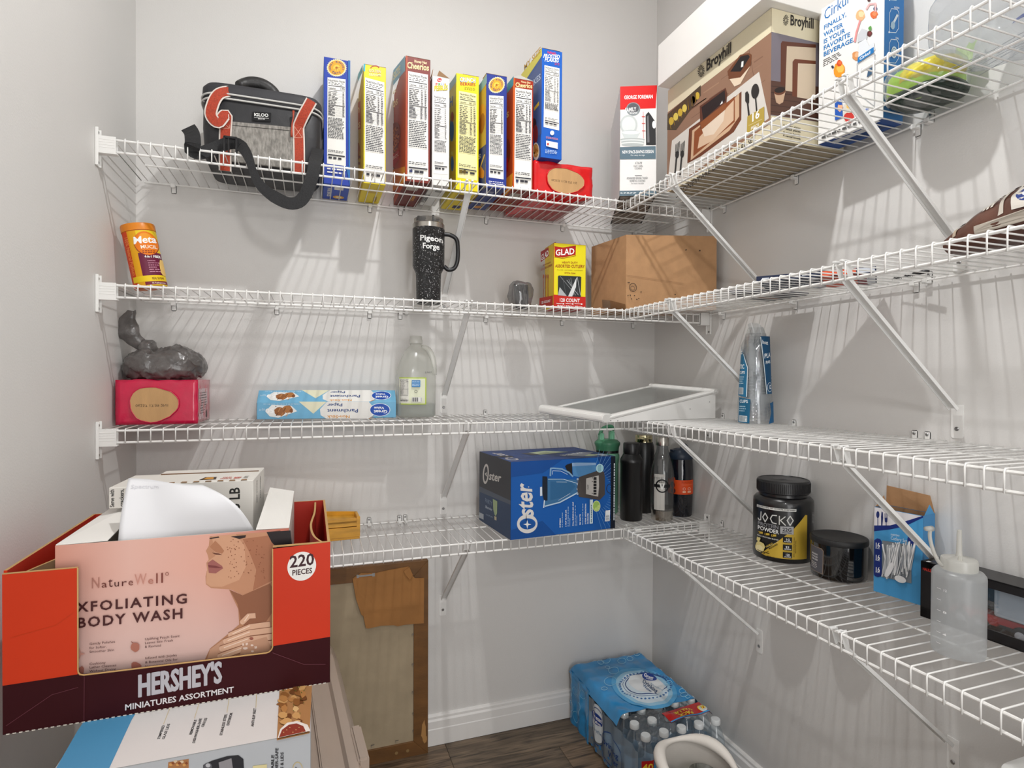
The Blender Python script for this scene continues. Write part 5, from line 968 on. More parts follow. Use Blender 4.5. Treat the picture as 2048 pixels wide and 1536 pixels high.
P.poly([(-.056, .075), (-.022, .070), (-.020, .15), (-.034, .185), (-.056, .215)], '#2a7096'); P.line([(-.022, .072), (-.020, .15), (-.034, .187)], .002, '#e8f2f6'); P.text('STIC', -.054, .148, -.030, .148, .011, '#eef4f6', up=UP); P.text('CUPS', -.052, .134, -.028, .134, .007, '#eef4f6', up=UP); P.fine([(-.052, .105), (-.028, .105), (-.028, .128), (-.052, .128)], 4, '#bcd6e2', .7, 1); P.rect(-.050, .078, -.032, .096, '#e8f0f2'); P.text('ft', -.052, .188, -.040, .188, .013, '#eef4f6', up=UP)
for i in range(7): P.rect(-.049+.0024*i, .079, -.0478+.0024*i, .095, '#2a4a60', False)
P.poly([(.030, .080), (.050, .080), (.050, .235), (.012, .235), (.020, .17)], '#1a4f76'); P.line([(.030, .080), (.020, .17), (.012, .232)], .002, '#e8f2f6'); P.text('PLA', .022, .175, .044, .180, .012, '#eef4f6', up=UP); P.text('PAR', .026, .160, .044, .163, .008, '#eef4f6', up=UP); P.text('host', .016, .215, .034, .212, .010, '#eef4f6', up=UP); P.disc(.040, .098, .009, .013, '#e8f2f6', 18); P.disc(.040, .098, .008, .012, '#1a4f76', 18); P.text('12', .036, .093, .045, .094, .010, '#ffffff', up=UP)
P.poly([(.036, .0), (.056, .004), (.056, .060), (.040, .055), (.044, .03)], '#1f5a86'); P.build(t, 'printed_panels')
mb = MB(); mb.grid(lambda u, v: (-.030+.05*u-.012*v, -.016-.01*u+.006*sin(8*u), .236+.030*v+.006*sin(5*u)), 10, 5); mb.build('gathered_top', CLEAR('sleeve_top', '#e4e8ea', .5, .15, .2), t, smooth='all')
cup = thing('plastic_cup', 'clear plastic cup nested upside down in the film pack', 'cup', (-.060, -.585, D2+.002), 0, 'nested cups in the film pack')
MB().lathe([(.0405, .0), (.0418, .0006), (.0418, .0022), (.0395, .003), (.0375, .030), (.0270, .118), (.0255, .120), (0, .1195)], 30, capb=False, capt=False).build('cup_shell', CLEAR('cup_clear', '#fbfcfd', .6, .04, .07, '#f4f7f8'), cup, smooth='all')
for i in range(1, 12): c = copy_tree(cup); c.location = (-.060, -.585, D2+.002+(.0085*i if i < 6 else .030+.0085*i))
D3 = DK[3]
# ---------------------------------------------------------------- lowest shelf, back wall
t = thing('bamboo_tray', 'honey coloured bamboo tray box with a curved rear edge on the lowest shelf', 'tray', (-1.083, -.195, D3), radians(2))
BAM = M('bamboo', '#d2992f', .45, var=.22, vscale=10, bump=.15, bscale=90, stretch=(1, 1, 6))
pl = [(-.20, 0), (0, 0), (0, .07)]+[(-.20*sin(a)**1.2, .07+.065*(sin(a))) for a in [i*pi/2/8 for i in range(1, 9)]]
mb = MB(); mb.prism(pl, lambda a, b: (a, b, 0), lambda a, b: (a, b, .006)); mb.build('base', BAM, t, bevel=.001)
mb = MB(); mb.box(-.20, 0, .006, -.001, .009, .034); mb.build('front_slat', BAM, t, bevel=.001)
mb = MB(); mb.box(-.20, .001, .036, -.001, .009, .058); mb.build('front_slat', BAM, t, bevel=.001)
mb = MB(); mb.box(-.008, .009, .006, 0, .070, .034); mb.box(-.008, .0, .036, 0, .070, .062); mb.box(-.009, -.0005, .006, .0004, .012, .0625); mb.build('end_slat', BAM, t, bevel=.001)
mb = MB(); inn = [(x*.96-.004, y*.93) for x, y in pl[2:]]; k = len(inn); mb.add([(x, y, z) for z in (.006, .062) for x, y in pl[2:]]+[(x, y, z) for z in (.006, .062) for x, y in inn], [(i, i+1, k+i+1, k+i) for i in range(k-1)]+[(2*k+i+1, 2*k+i, 3*k+i, 3*k+i+1) for i in range(k-1)]+[(k+i, k+i+1, 3*k+i+1, 3*k+i) for i in range(k-1)]); mb.build('curved_rim', BAM, t)
mb = MB(); mb.prism([(x*.95-.004, .01+(y-.01)*.9) for x, y in pl], lambda a, b: (a, b, .046), lambda a, b: (a, b, .051)); mb.build('tray_panel', BAM, t)
# blender box
ZL = (960, 880, 7.314)
w, d, h = .345, .254, .2185; lc = (-.686, -.341, D3); rz = radians(4)
t = carton('blender_box', 'large dark blue blender box with a sideways white logo on the lowest shelf', 'box', lc, rz, w, d, h, ['#10305c', '#123a78', '#1558a6', '#12284c', '#12284c', '#34435c'], rough=.3)
P = FP('front', w, d, h, [(440, 1475), (1975, 1322), (1975, 250), (440, 340)])
P.poly([(440, 1475), (1100, 1410), (900, 1200), (440, 1330)], '#114a90'); P.poly([(440, 340), (1200, 296), (900, 500), (440, 560)], '#124a92'); P.poly([(1905, 1330), (1975, 1322), (1975, 250), (1905, 254)], '#0d1424'); P.poly([(1700, 263), (1905, 254), (1905, 640), (1800, 500)], '#0f3f80')
for i in range(26):
    a = -1.35+i*.105; cx_, cy_ = 1600, 760; P.line([(cx_+300*cos(a) if abs(sin(a)) < .9 else cx_+330*cos(a), cy_+330*sin(a)), (cx_+min(305/max(.05, cos(a)), 620)*cos(a), cy_+min(305/max(.05, cos(a)), 620)*sin(a)*1.0)], 3, '#7fb2dc', False)
P.disc(680, 1240, 148, 138, '#d9d6d2', 40); P.disc(685, 1240, 116, 80, '#1558a6', 36); P.disc(680, 1250, 106, 72, '#134f98', 36)
P.poly([(620, 1245), (668, 1236), (680, 1185), (692, 1236), (740, 1250), (692, 1262), (680, 1315), (668, 1262)], '#e8e6e2')
P.text('ster', 768, 1140, 735, 668, 232, '#d9d6d2', up=(-1, 0), shear=.1); P.text('r', 725, 770, 720, 668, 118, '#d9d6d2', up=(-1, 0)) if False else None
P.disc(697, 702, 8, 8, '#d9d6d2', 10); P.poly([(655, 1190), (665, 1090), (672, 1190)], '#0e1a30')
# blender picture lying on its side
P.poly([(1225, 400), (1250, 375), (1330, 350), (1330, 480), (1340, 545), (1280, 520)], '#1d1a1c'); P.poly([(1325, 350), (1400, 340), (1680, 348), (1690, 470), (1430, 560), (1345, 540)], '#4f86b8'); P.poly([(1325, 350), (1680, 348), (1682, 380), (1330, 400)], '#8aa8cc')
P.line([(1010, 540), (1015, 430), (1060, 428), (1180, 440), (1280, 490), (1340, 550)], 22, '#7fa6c8'); P.line([(1040, 520), (1045, 465), (1160, 470), (1260, 520)], 6, '#d4e2ee')
P.poly([(895, 545), (965, 550), (975, 900), (920, 905), (895, 800)], '#17202e'); P.poly([(860, 705), (890, 700), (895, 830), (862, 835)], '#cfdbe6'); P.poly([(970, 575), (1130, 580), (1400, 600), (1400, 800), (1200, 900), (930, 990), (915, 920), (970, 900)], '#3c6e9a'); P.poly([(1010, 620), (1330, 640), (1380, 700), (1250, 840), (1010, 900)], '#2f628e')
P.line([(935, 985), (1150, 930), (1300, 850), (1410, 790)], 18, '#b9cfe2'); P.line([(980, 590), (1200, 590), (1400, 650)], 7, '#c9dbe9'); P.line([(915, 1005), (925, 900)], 16, '#cfdbe6'); P.line([(1100, 630), (1250, 632)], 4, '#c9dbe9'); P.line([(1130, 900), (1300, 800)], 4, '#dfe9f2')
for i in range(7): P.disc(1410+(i % 2)*8, 590+i*36, 16, 18, ('#9aa8b8', '#5a6478')[i % 2], 9, nl=False)
P.poly([(1430, 560), (1690, 470), (1800, 480), (1815, 560), (1818, 820), (1740, 900), (1430, 850), (1405, 720)], '#4a4442'); P.poly([(1535, 580), (1722, 535), (1728, 700), (1715, 850), (1535, 810)], '#b8b4b0')
P.rect(1645, 560, 1690, 820, '#1d1c1e')
for i in range(5): P.rect(1640, 602+i*46, 1694, 610+i*46, '#b8b4b0', False)
for y in (572, 626, 800): P.disc(1628, y, 7, 7, '#1d1c1e', 8)
P.text('Oster', 1572, 745, 1566, 670, 18, '#2a2a2a', up=(-1, 0), shear=.2); P.disc(1737, 428, 56, 64, '#bfe0e6', 26); P.disc(1737, 428, 48, 55, '#9fcdd8', 24)
for i, (x, y0, y1) in enumerate(((1728, 480, 385), (1748, 475, 380))): P.text('DISHWASHER' if i == 0 else 'SAFE JAR', x, y0, x, y1, 10, '#2a5a70', up=(-1, 0))
P.ring(1900, 730, 60, 70, 8, '#2a2c3a', 14); P.disc(1690, 990, 58, 82, '#dfe8b0', 26); P.disc(1690, 990, 50, 74, '#9cc060', 26)
for k in range(9): a = k*2*pi/9; P.poly([(1690+8*cos(a), 990+10*sin(a)), (1690+46*cos(a-.28), 990+66*sin(a-.28)), (1690+46*cos(a+.28), 990+66*sin(a+.28))], '#c8dc8a', False)
for tx, x, y0, y1 in (('8 SPEEDS', 1163, 1298, 1162), ('6 CUP GLASS JAR', 1247, 1288, 1040), ('24oz. BLEND-N-GO CUP', 1352, 1278, 925), ('700 WATTS', 1458, 1268, 1105), ('2-YEAR SATISFACTION', 1537, 1256, 952), ('GUARANTEE', 1572, 1252, 1095)): P.text(tx, x, y0, x, y1, 18, '#e8f0f6', up=(-1, 0))
for x, y0, y1 in ((1190, 1296, 1070), (1275, 1286, 990), (1300, 1284, 1160), (1380, 1278, 960), (1402, 1276, 1120), (1490, 1266, 935)): P.fine([(x, y0), (x, y1), (x-9, y1), (x-9, y0)], 1, '#a9c6e0', 1, 1, .1, (7, 9))
P.poly([(1590, 1248), (1634, 1244), (1634, 890), (1590, 892)], '#cfe0e6'); P.fine([(1620, 1230), (1620, 960), (1604, 962), (1604, 1232)], 1, '#4a6a80', 1, 1, .2, (8, 9)); P.poly([(1816, 1218), (1886, 1212), (1892, 1050), (1824, 1056)], '#e8ecee')
for i in range(11): P.line([(1830, 1205-i*13), (1876, 1202-i*13)], 3+(i % 3)*2, '#2a3a50', False)
P.fine([(1958, 1200), (1958, 350), (1944, 350), (1944, 1200)], 1, '#e8f0f6', 1, 1, .1, (22, 24)); P.build(t)
P = FP('left', w, d, h, [(-20, 1190), (440, 1475), (440, 340), (-20, 190)]); P.poly([(-20, 1190), (440, 1475), (440, 900), (-20, 700)], '#2f4668'); P.poly([(-20, 700), (440, 900), (440, 340), (-20, 190)], '#3c3e44'); P.poly([(-20, 700), (440, 900), (440, 960), (-20, 780)], '#566070')
P.disc(75, 518, 44, 148, '#d9d6d2', 30, rot=.06); P.disc(75, 518, 26, 112, '#3c3e44', 28, rot=.06); P.text('ster', 118, 598, 292, 632, 120, '#d9d6d2', up=(0, -1), shear=.12); P.poly([(60, 515), (92, 490), (84, 530), (100, 560), (78, 545)], '#d9d6d2')
P.text('PARTY', 68, 930, 172, 985, 60, '#8fa2bc', up=(0, -1), bold=0); P.text('Blender', 72, 1015, 175, 1058, 38, '#b9c6d6', up=(0, -1)); P.text('6-CUP JAR', 80, 1120, 182, 1160, 20, '#8fa2bc', up=(0, -1)); P.poly([(182, 880), (248, 915), (246, 1090), (228, 1130), (212, 1120), (190, 1040)], '#a9bf92'); P.poly([(205, 1130), (238, 1140), (238, 1195), (208, 1185)], '#c9c0a0'); P.poly([(-20, 1080), (48, 1110), (48, 1190), (-20, 1160)], '#b9c2cc'); P.build(t, 'side_print')
P = FP('top', w, d, h); P.text('Oster', .045, .028, .045, .20, .035, '#c9c4c2', up=(-1, 0)); P.poly([(.12, .16), (.20, .19), (.26, .14), (.14, .11)], '#b9c6a0'); P.poly([(.10, .155), (.13, .165), (.15, .115), (.12, .105)], '#3a3a40'); P.disc(.28, .05, .03, .022, '#b9c6a0', 20); P.poly([(.21, .06), (.29, .12), (.33, .10), (.25, .03)], '#8f93a0'); P.text('BLENDER', .20, .06, .30, .10, .02, '#e8ecee', up=(-.3, .95)); P.rect(.31, .02, .335, .06, '#cfd6e0'); P.poly([(0, .135), (.05, .12), (.05, .09), (0, .10)], '#1a1a22'); P.build(t, 'top_print')
# bottles
def bottle(name, label, x, y, prof, mat, **k):
    t = thing(name, label, 'bottle', (x, y, D3)); MB().lathe(prof, 40).build('bottle_body', mat, t, smooth=True); return t
GR = M('sage_green', '#7fbf9c', .35, var=.05); GRD = M('dark_sage', '#4a8a68', .4)
t = bottle('green_bottle', 'sage green sports bottle with looped carry lid behind the blender box', -.262, -.120, [(.036, 0), (.038, .004), (.0385, .165), (.041, .182), (.041, .195), (.037, .203)], GR)
MB().lathe([(.0385, .203), (.0385, .211)], 36).build('black_band', BLK, t, smooth=True)
MB().lathe([(.0385, .2115), (.0395, .222), (.0435, .232), (.043, .238), (.034, .246), (.020, .249)], 36).build('lid', GRD, t, smooth=True)
[MB().box(a, -.010, .240, a+.016, .010, b).build('lid_post', GR, t, bevel=.003) for a, b in ((-.032, .270), (.008, .276))]
mb = MB(); mb.tube(smooth_pts([Vector(p) for p in ((-.028, 0, .262), (-.020, 0, .282), (0, 0, .290), (.016, 0, .290), (.026, 0, .278))], 4), .0065, 8); mb.build('carry_loop', GRD, t, smooth='all')
t = bottle('black_bottle', 'matte black narrow-necked bottle directly right of the blender box', -.237, -.235, [(.033, 0), (.0355, .004), (.0355, .182), (.0365, .1835), (.0365, .192), (.0345, .197), (.026, .212)], M('matte_black', '#111113', .4, coat=.2))
MB().lathe([(.0255, .2125), (.0262, .215), (.0262, .244), (.0245, .2475)], 36).build('cap', M('satin_black', '#141416', .3), t, smooth=True)
t = bottle('steel_neck_bottle', 'wide black bottle with a shiny bare steel neck behind the clear bottle', -.138, -.150, [(.034, 0), (.036, .004), (.036, .205), (.034, .226), (.0305, .238)], M('matte_black', '#111113', .4))
MB().lathe([(.029, .2385), (.029, .248), (.0305, .250), (.029, .2525), (.029, .262), (.0275, .2625)], 36).build('steel_neck', M('gold_steel', '#c9c09a', .15, metal=1), t, smooth=True)
t = bottle('clear_bottle', 'clear slim bottle with steel base, steel cap and black round logo', -.139, -.262, [(.034, .026), (.0375, .034), (.038, .140), (.035, .165), (.025, .205), (.0185, .225), (.0180, .238)], CLEAR('clear_tritan', '#cfd2d4', .5, .04, .03))
MB().lathe([(.033, 0), (.0345, .003), (.0345, .020), (.037, .034), (.0372, .040)], 36).build('steel_base', M('brushed_steel', '#b9b5ae', .25, metal=1), t, smooth=True)
MB().lathe([(.0205, .2385), (.0208, .241), (.0208, .265), (.0195, .268)], 32).build('steel_cap', M('brushed_steel', '#b9b5ae', .25, metal=1), t, smooth=True)
P = cylP(.0376, atan2(-1.6, -1.077), Rf=lambda z: .0376); P.rect(-.024, .036, .008, .150, '#cfccc6')
for i in range(7): P.line([(-.020+.004*i, .038), (-.019+.004*i, .148)], .0006, '#9a9690', False)
P.build(t, 'paper_label')
P = cylP(.0380, atan2(-1.6, -1.077)); P.ring(.0, .113, .0185, .0195, .0042, '#161618', 30); P.poly([(-.024, .108), (.024, .108), (.024, .118), (-.024, .118)], '#161618'); P.poly([(-.008, .121), (-.003, .121), (0, .110), (.003, .121), (.008, .121), (.003, .102), (-.003, .102)], '#e9e9e6'); P.arc('QUALITY', 0, .113, .010, .0105, pi*.85, pi*.15, .004, '#161618', inner=True) if False else None; P.text('QUALITY', -.010, .124, .010, .124, .0035, '#161618', up=UP); P.build(t, 'logo')
t = bottle('navy_bottle', 'dark smoky sports bottle with navy flip lid and an orange paper band', -.0475, -.232, [(.035, 0), (.038, .004), (.0405, .10), (.0405, .150), (.038, .188)], CLEAR('smoke_navy', '#5a6478', .5, .05, .35, '#2a3040'))
NV = M('navy_plastic', '#1d2b3e', .4)
MB().lathe([(.0385, .1885), (.0400, .191), (.0385, .204), (.030, .218), (.018, .222)], 36).build('flip_lid', NV, t, smooth=True)
mb = MB(); mb.box(-.036, -.008, .214, .006, .008, .219); mb.tube(smooth_pts([Vector(p) for p in ((.0, 0, .218), (.006, 0, .230), (.018, 0, .233), (.027, 0, .222))], 4), .0045, 8); mb.build('carry_hook', NV, t, bevel=.0)
P = cylP(.0407, atan2(-1.63, -1.168), Rf=lambda z: .0409); P.rect(-.040, .075, .040, .122, '#e0501e'); P.poly([(-.030, .122), (-.016, .122), (-.018, .130), (-.026, .130)], '#e0501e'); P.text('PUREFLO', .004, .112, .036, .112, .006, '#b83a10', up=UP); P.line([(.004, .107), (.036, .107)], .0008, '#f0a078'); P.disc(-.024, .105, .007, .011, '#2a2430', 14); P.disc(-.022, .086, .007, .009, '#2a2430', 14)
for x in (.012, .027): P.ring(x, .094, .004, .004, .001, '#f8d8c8', 12); P.rect(x-.005, .081, x+.005, .087, '#f0b898')
P.build(t, 'orange_band')
# ---------------------------------------------------------------- lowest shelf, right wall
ZR = (1700, 960, 4.043); R = .071
t = thing('protein_jar', 'large round black protein powder jar with a gold label panel', 'jar', (-.0725, -.700, D3))
MB().lathe([(R-.008, 0), (R-.002, .003), (R, .012), (R, .140), (R-.001, .150), (R-.007, .157), (R-.013, .160), (R-.0135, .166)], 56).build('jar_body', M('black_gloss', '#121214', .3, coat=.3), t, smooth=True)
mb = MB(); mb.lathe([(R-.0105, .1665), (R-.0085, .169), (R-.0085, .196), (R-.0105, .199), (R-.014, .200), (R-.015, .1985), (.008, .1985), (.006, .1995)], 56); mb.build('jar_lid', M('lid_black', '#1a1a1c', .35), t, smooth=True)
mb = MB()
for k in range(90): a = 2*pi*k/90; c, s = cos(a)*(R-.0084), sin(a)*(R-.0084); mb.tube([(c, s, .171), (c, s, .194)], .0007, 3)
mb.build('lid_ribs', M('lid_black', '#1a1a1c', .35), t)
ja0 = atan2(-1.1608, -1.1437)
def jt(x, y): u = max(-.985, min(.985, (x-462)/402)); return (R*math.asin(u), (1205-(y-.125*(x-462))-26*(1-sqrt(1-u*u)))*.000186)
P = Print(cylmap(R, ja0), jt, sub=R/14, step=8e-5)
P.poly([(740, 575+0), (765, 580), (765, 1155), (240, 1100), (190, 1080), (510, 815), (600, 740)], '#c9a83e')
for y0 in (440,): P.poly([(122, 452), (628, 520), (630, 486), (124, 420)], '#d8d8d4'); P.text('22G PROTEIN   NO ARTIFICIAL SWEETENERS', 132, 446, 620, 512, 15, '#1a1a1c')
for tx, x0, x1 in (('J', 140, 190),): pass
g = '#d2d2ce'
P.line([(182, 515), (178, 625), (158, 632), (142, 605)], 13, g); P.line([(237, 530), (270, 590), (237, 648), (205, 585)], 13, g, closed=True); P.line([(385, 560), (330, 555), (305, 600), (330, 655), (382, 668)], 13, g); P.line([(418, 565), (418, 678)], 13, g); P.line([(492, 575), (432, 622), (495, 690)], 13, g); P.line([(552, 570), (590, 632), (552, 692), (515, 625)], 13, g, closed=True)
P.text('PROTEIN', 140, 692, 412, 740, 46, '#8f8f92'); P.text('POWDER', 140, 752, 412, 805, 50, '#e8e8e6'); P.poly([(430, 798), (596, 815), (596, 712), (430, 700)], '#a8a8aa'); P.text('22G', 458, 762, 572, 776, 42, '#1a1a1c'); P.text('PROTEIN', 458, 792, 572, 806, 18, '#1a1a1c')
for i in range(3): P.rect(150+i*85, 785+i*12, 212+i*85, 812+i*12, '#c9a83e'); P.disc(158+i*88, 800+i*10, 9, 10, '#1a1a1c', 10)
P.text('MILK PROTEIN BLEND', 140, 842, 412, 890, 16, '#d2d2ce')
for i, (a, b_) in enumerate((('1G', 'SUGAR'), ('21', 'SERVINGS'), ('120', 'CALORIES'))):
    y = 842+i*100; P.poly([(466, y+68), (576, y+82), (576, y+8), (466, y-6)], '#141416'); P.text(a, 498, y+44, 548, y+50, 26, '#f0f0ee'); P.text(b_, 480, y+62, 566, y+72, 12, '#f0f0ee')
for x in (604, 624): P.text('MIXES WITH WATER OR MILK', x, 1110 if x < 610 else 1060, x, 850 if x < 610 else 895, 8, '#2a2418', up=(-1, 0))
P.blob(180, 990, 62, 72, '#e0cf8a', 18, .08, 2); P.blob(172, 1010, 44, 46, '#f0e3ae', 14, .1, 3); P.blob(160, 890, 28, 30, '#e0cf8a', 12, .35, 4); P.line([(150, 1035), (200, 1050), (300, 1065)], 9, '#3a2a12'); P.line([(230, 1075), (290, 1038)], 7, '#3a2a12')
P.line([(265, 985), (405, 905)], 3, '#e8dca8'); P.text('VANILLA', 262, 990, 345, 930, 20, '#c9a83e', up=(-.45, -.9)); P.text('MILKSHAKE', 300, 1012, 405, 942, 20, '#1a1a1c', up=(-.45, -.9)); P.text('NET WT. 1.30 LB (588G)', 275, 1102, 422, 1130, 10, '#2a2418'); P.fine([(812, 700), (850, 700), (850, 560), (812, 550)], 8, '#8a8a8a', .8, 1, .5, (1, 2))
P.build(t, 'printed_label')
t = thing('candle_tin', 'squat black lidded candle jar with a grey label beside the protein jar', 'candle', (-.0635, -.858, D3)); Rc = .0585
MB().lathe([(Rc-.006, 0), (Rc-.001, .004), (Rc, .012), (Rc, .080)], 52).build('glass_jar', M('black_glass', '#08080a', .08, coat=.6, spec=.7), t, smooth=True)
MB().lathe([(Rc+.001, .0805), (Rc+.0015, .083), (Rc+.0015, .090), (Rc, .0925), (Rc-.004, .0935), (Rc-.006, .0925), (0, .0925)], 52, capt=False).build('lid', M('lid_matte', '#1a1a1b', .5), t, smooth=True)
def ct(x, y): u = max(-.985, min(.985, (x-1140)/332)); return (Rc*math.asin(u), (1395-(y-.16*(x-1140)*.8))*.000176)
P = Print(cylmap(Rc, atan2(-1.0028, -1.1527)), ct, sub=Rc/14, step=8e-5); P.poly([(822, 1268), (968, 1300), (972, 998), (950, 968), (822, 945)], '#8d7a6a'); P.poly([(822, 1262), (960, 1292), (964, 1000), (945, 976), (822, 952)], '#57565c')
for i, tx in enumerate(('MIDNIGHT', 'WOOD', 'SMOKE')): P.text(tx, 838, 1060+i*34, 905, 1072+i*34, 20, '#e0dedc')
P.fine([(835, 1235), (905, 1250), (905, 1165), (835, 1150)], 4, '#c9c6c4', .7, 1); P.build(t, 'label')
# blue cutlery box
rz = radians(10.2); w, d, h = .046, .094, .181; lc = (-.072, -.9525, D3)
t = thing('cutlery_box', 'sky blue plastic cutlery box with an opened kraft lid and white cutlery window', 'box', lc, rz)
SKY = ink('#4a9ad0'); mb = MB()
mb.add([(0,-d,0),(w,-d,0),(w,0,0),(0,0,0),(0,-d,h),(w,-d,h),(w,0,h),(0,0,h)], [(0,3,2,1),(0,1,5,4),(1,2,6,5),(2,3,7,6),(3,0,4,7)], [0]*5); mb.add([(.001,-d+.001,h-.03),(w-.001,-d+.001,h-.03),(w-.001,-.001,h-.03),(.001,-.001,h-.03)], [(0,1,2,3)], 1); mb.build('carton_body', [SKY, KRAFTD], t, recalc=False)
mb = MB(); mb.add([(.0006,-d+.001,h-.001),(w-.0006,-d+.001,h-.001),(w-.0006,-.001,h-.001),(.0006,-.001,h-.001),(.0006,-d+.001,h-.03),(w-.0006,-d+.001,h-.03),(w-.0006,-.001,h-.03),(.0006,-.001,h-.03)], [(0,4,5,1),(1,5,6,2),(2,6,7,3),(3,7,4,0)]); mb.build('inner_lining', KRAFTD, t, recalc=False)
flap(t, [(w, 0, h), (w, -d, h), (w-.006, -d+.006, h+.036), (w-.010, -.006, h+.044)], KRAFT, name='back_flap'); flap(t, [(w*.95, -d, h), (0.006, -d, h), (.012, -d-.006, h+.022)], SKY, name='side_flap'); flap(t, [(.004, 0, h), (w, 0, h), (w*.9, .003, h+.02)], KRAFT, name='side_flap')
P = Print(lambda u, v, o: (-o, -u, v), homog([(193, 893), (588, 1030), (598, 368), (203, 275)], [(0, 0), (d, 0), (d, h), (0, h)]))
P.poly([(200, 430), (330, 425), (420, 405), (598, 372), (203, 277)], '#e0dde0'); P.poly([(200, 455), (330, 450), (450, 435), (598, 380), (598, 366), (420, 405), (330, 420), (201, 412)], '#1c2f78')
P.disc(231, 335, 13, 26, '#27336a', 18); P.line([(231, 355), (231, 416)], 6, '#27336a'); P.poly([(262, 312), (272, 322), (274, 360), (268, 418), (258, 418), (257, 350)], '#27336a'); P.line([(298, 360), (298, 418)], 6, '#27336a'); P.poly([(286, 362), (310, 364), (308, 392), (298, 400), (288, 390)], '#27336a')
for x in (288, 295, 301, 308): P.line([(x, 364), (x, 330)], 3, '#27336a', False)
P.text('EVERYDAY', 336, 494, 408, 508, 12, '#cfe6f4'); P.text('Cutlery Set', 335, 524, 468, 556, 24, '#dff0fa', bold=0); P.disc(515, 535, 44, 44, '#1c2f78', 22); P.text('48', 495, 540, 530, 550, 26, '#ffffff')
P.poly([(198, 770), (205, 785), (230, 795), (255, 790), (262, 775), (262, 535), (250, 515), (225, 508), (203, 520)], '#1c2f78')
for i in range(3): P.text('16', 208, 573+i*90, 248, 578+i*90, 34, '#ffffff'); P.text(('KNIVES', 'FORKS', 'SPOONS')[i], 212, 582+i*88, 246, 590+i*88, 7, '#dfe8f4')
P.poly([(264, 795), (504, 858), (504, 578), (268, 526)], '#7f858c'); r = random.Random(5)
for i in range(60):
    x = 266+r.random()*215; P.line([(x+r.random()*70, 548+r.random()*40), (min(498, x+r.random()*60-20), min(845, 700+r.random()*110))], 5+r.random()*9, ('#e6e8ea', '#c3c7cc', '#9aa0a8', '#f4f5f6')[i % 4])
P.poly([(264, 526), (264, 800), (250, 800), (250, 520)], '#1c2f78') if False else None
P.disc(420, 820, 50, 24, '#eff0f1', 18, .4); P.disc(330, 745, 24, 60, '#f0f1f3', 18, .5); P.build(t)
P = Print(lambda u, v, o: (u, -d-o, v)); P.rect(0, 0, w, h, '#4186ba'); P.build(t, 'end_print')
# toy truck in its window box
rz = radians(5.2); L, w, h = .42, .062, .107; lc = (-.1086, -1.0787, D3)
t = thing('toy_truck_box', 'long black window box holding a toy truck at the right end of the lowest shelf', 'box', lc, rz)
BK = M('black_card', '#161416', .35, var=.2, vscale=20)
mb = MB(); mb.box(0, -L, 0, w, 0, .003); mb.box(0, -L, h-.003, w, 0, h); mb.box(w-.002, -L, 0, w, 0, h); mb.box(0, -.002, 0, w, 0, h); mb.box(0, -L, 0, w, -L+.002, h)
mb.box(0, -.028, 0, .002, 0, h); mb.box(0, -L, 0, .002, 0, .020); mb.box(0, -L, h-.016, .002, 0, h); mb.box(0, -L, 0, .002, -L+.03, h); mb.build('carton_body', BK, t, bevel=.0006, seg=1)
MB().box(.0006, -L+.03, .02, .0009, -.028, h-.016).build('window_film', CLEAR('window_film', '#f0f2f4', .5, .04, .02), t)
P = Print(lambda u, v, o: (w-.002-o, -u, v)); P.rect(.03, .003, L-.03, h-.004, '#221e24')
for i in range(20): P.blob(.04+(i*.047) % .34, .02+(i*.031) % .07, .014, .010, ('#3a343c', '#2a262e', '#4a444c')[i % 3], 9, .4, i)
P.build(t, 'backdrop_print'); P = Print(lambda u, v, o: (-o, -u, v)); P.text('HAULER', .004, .090, .022, .090, .005, '#b8322a', up=UP); P.build(t, 'front_print')
P = Print(lambda u, v, o: (u, -v, h+o)); P.rect(.012, .012, .055, .05, '#1f2f4a'); P.rect(.002, .008, .010, .014, '#d8d8d8'); P.build(t, 'top_print')
R5 = Matrix.Translation(lc) @ Matrix.Rotation(rz, 4, 'Z'); tp = R5 @ Vector((.010, -.238, .005))
t = thing('toy_truck', 'toy semi truck with white trailer and red chassis inside the black window box', 'toy', tp, rz)
mb = MB(); mb.box(.004, -.10, .036, .040, .125, .086); mb.build('trailer', M('trailer_white', '#d3d6da', .3), t, bevel=.002)
P = Print(lambda u, v, o: (.004-o, u, v)); P.rect(-.096, .041, .120, .082, '#c3c9d0'); P.line([(-.05, .045), (0, .078), (.06, .05)], .0012, '#aab2ba'); P.build(t, 'trailer_panel')
mb = MB(); mb.box(.008, -.09, .022, .036, .175, .034); mb.box(.004, .12, .018, .040, .195, .028); mb.build('chassis', M('toy_red', '#c01c1e', .3), t, bevel=.001)
mb = MB(); mb.box(.004, -.135, .020, .040, -.103, .075); mb.box(.004, -.165, .020, .040, -.135, .045); mb.build('cab', M('toy_red', '#c01c1e', .3), t, bevel=.004)
for y in (.175, .145, .085, -.06, -.145):
    q = MB(); q.lathe([(.013, 0), (.0145, .002), (.0145, .008), (.013, .010)], 20); o = q.build('wheel', M('tyre', '#1a1a1a', .6), t, smooth=True); o.matrix_local = Matrix.Translation((.002, y, .0148)) @ Matrix.Rotation(pi/2, 4, 'Y')
    q = MB(); q.lathe([(.008, 0), (.006, .0012)], 16); o2 = q.build('hub', M('hub_white', '#d8d4d6', .3), o, smooth=True); o2.location = (0, 0, -.0012)
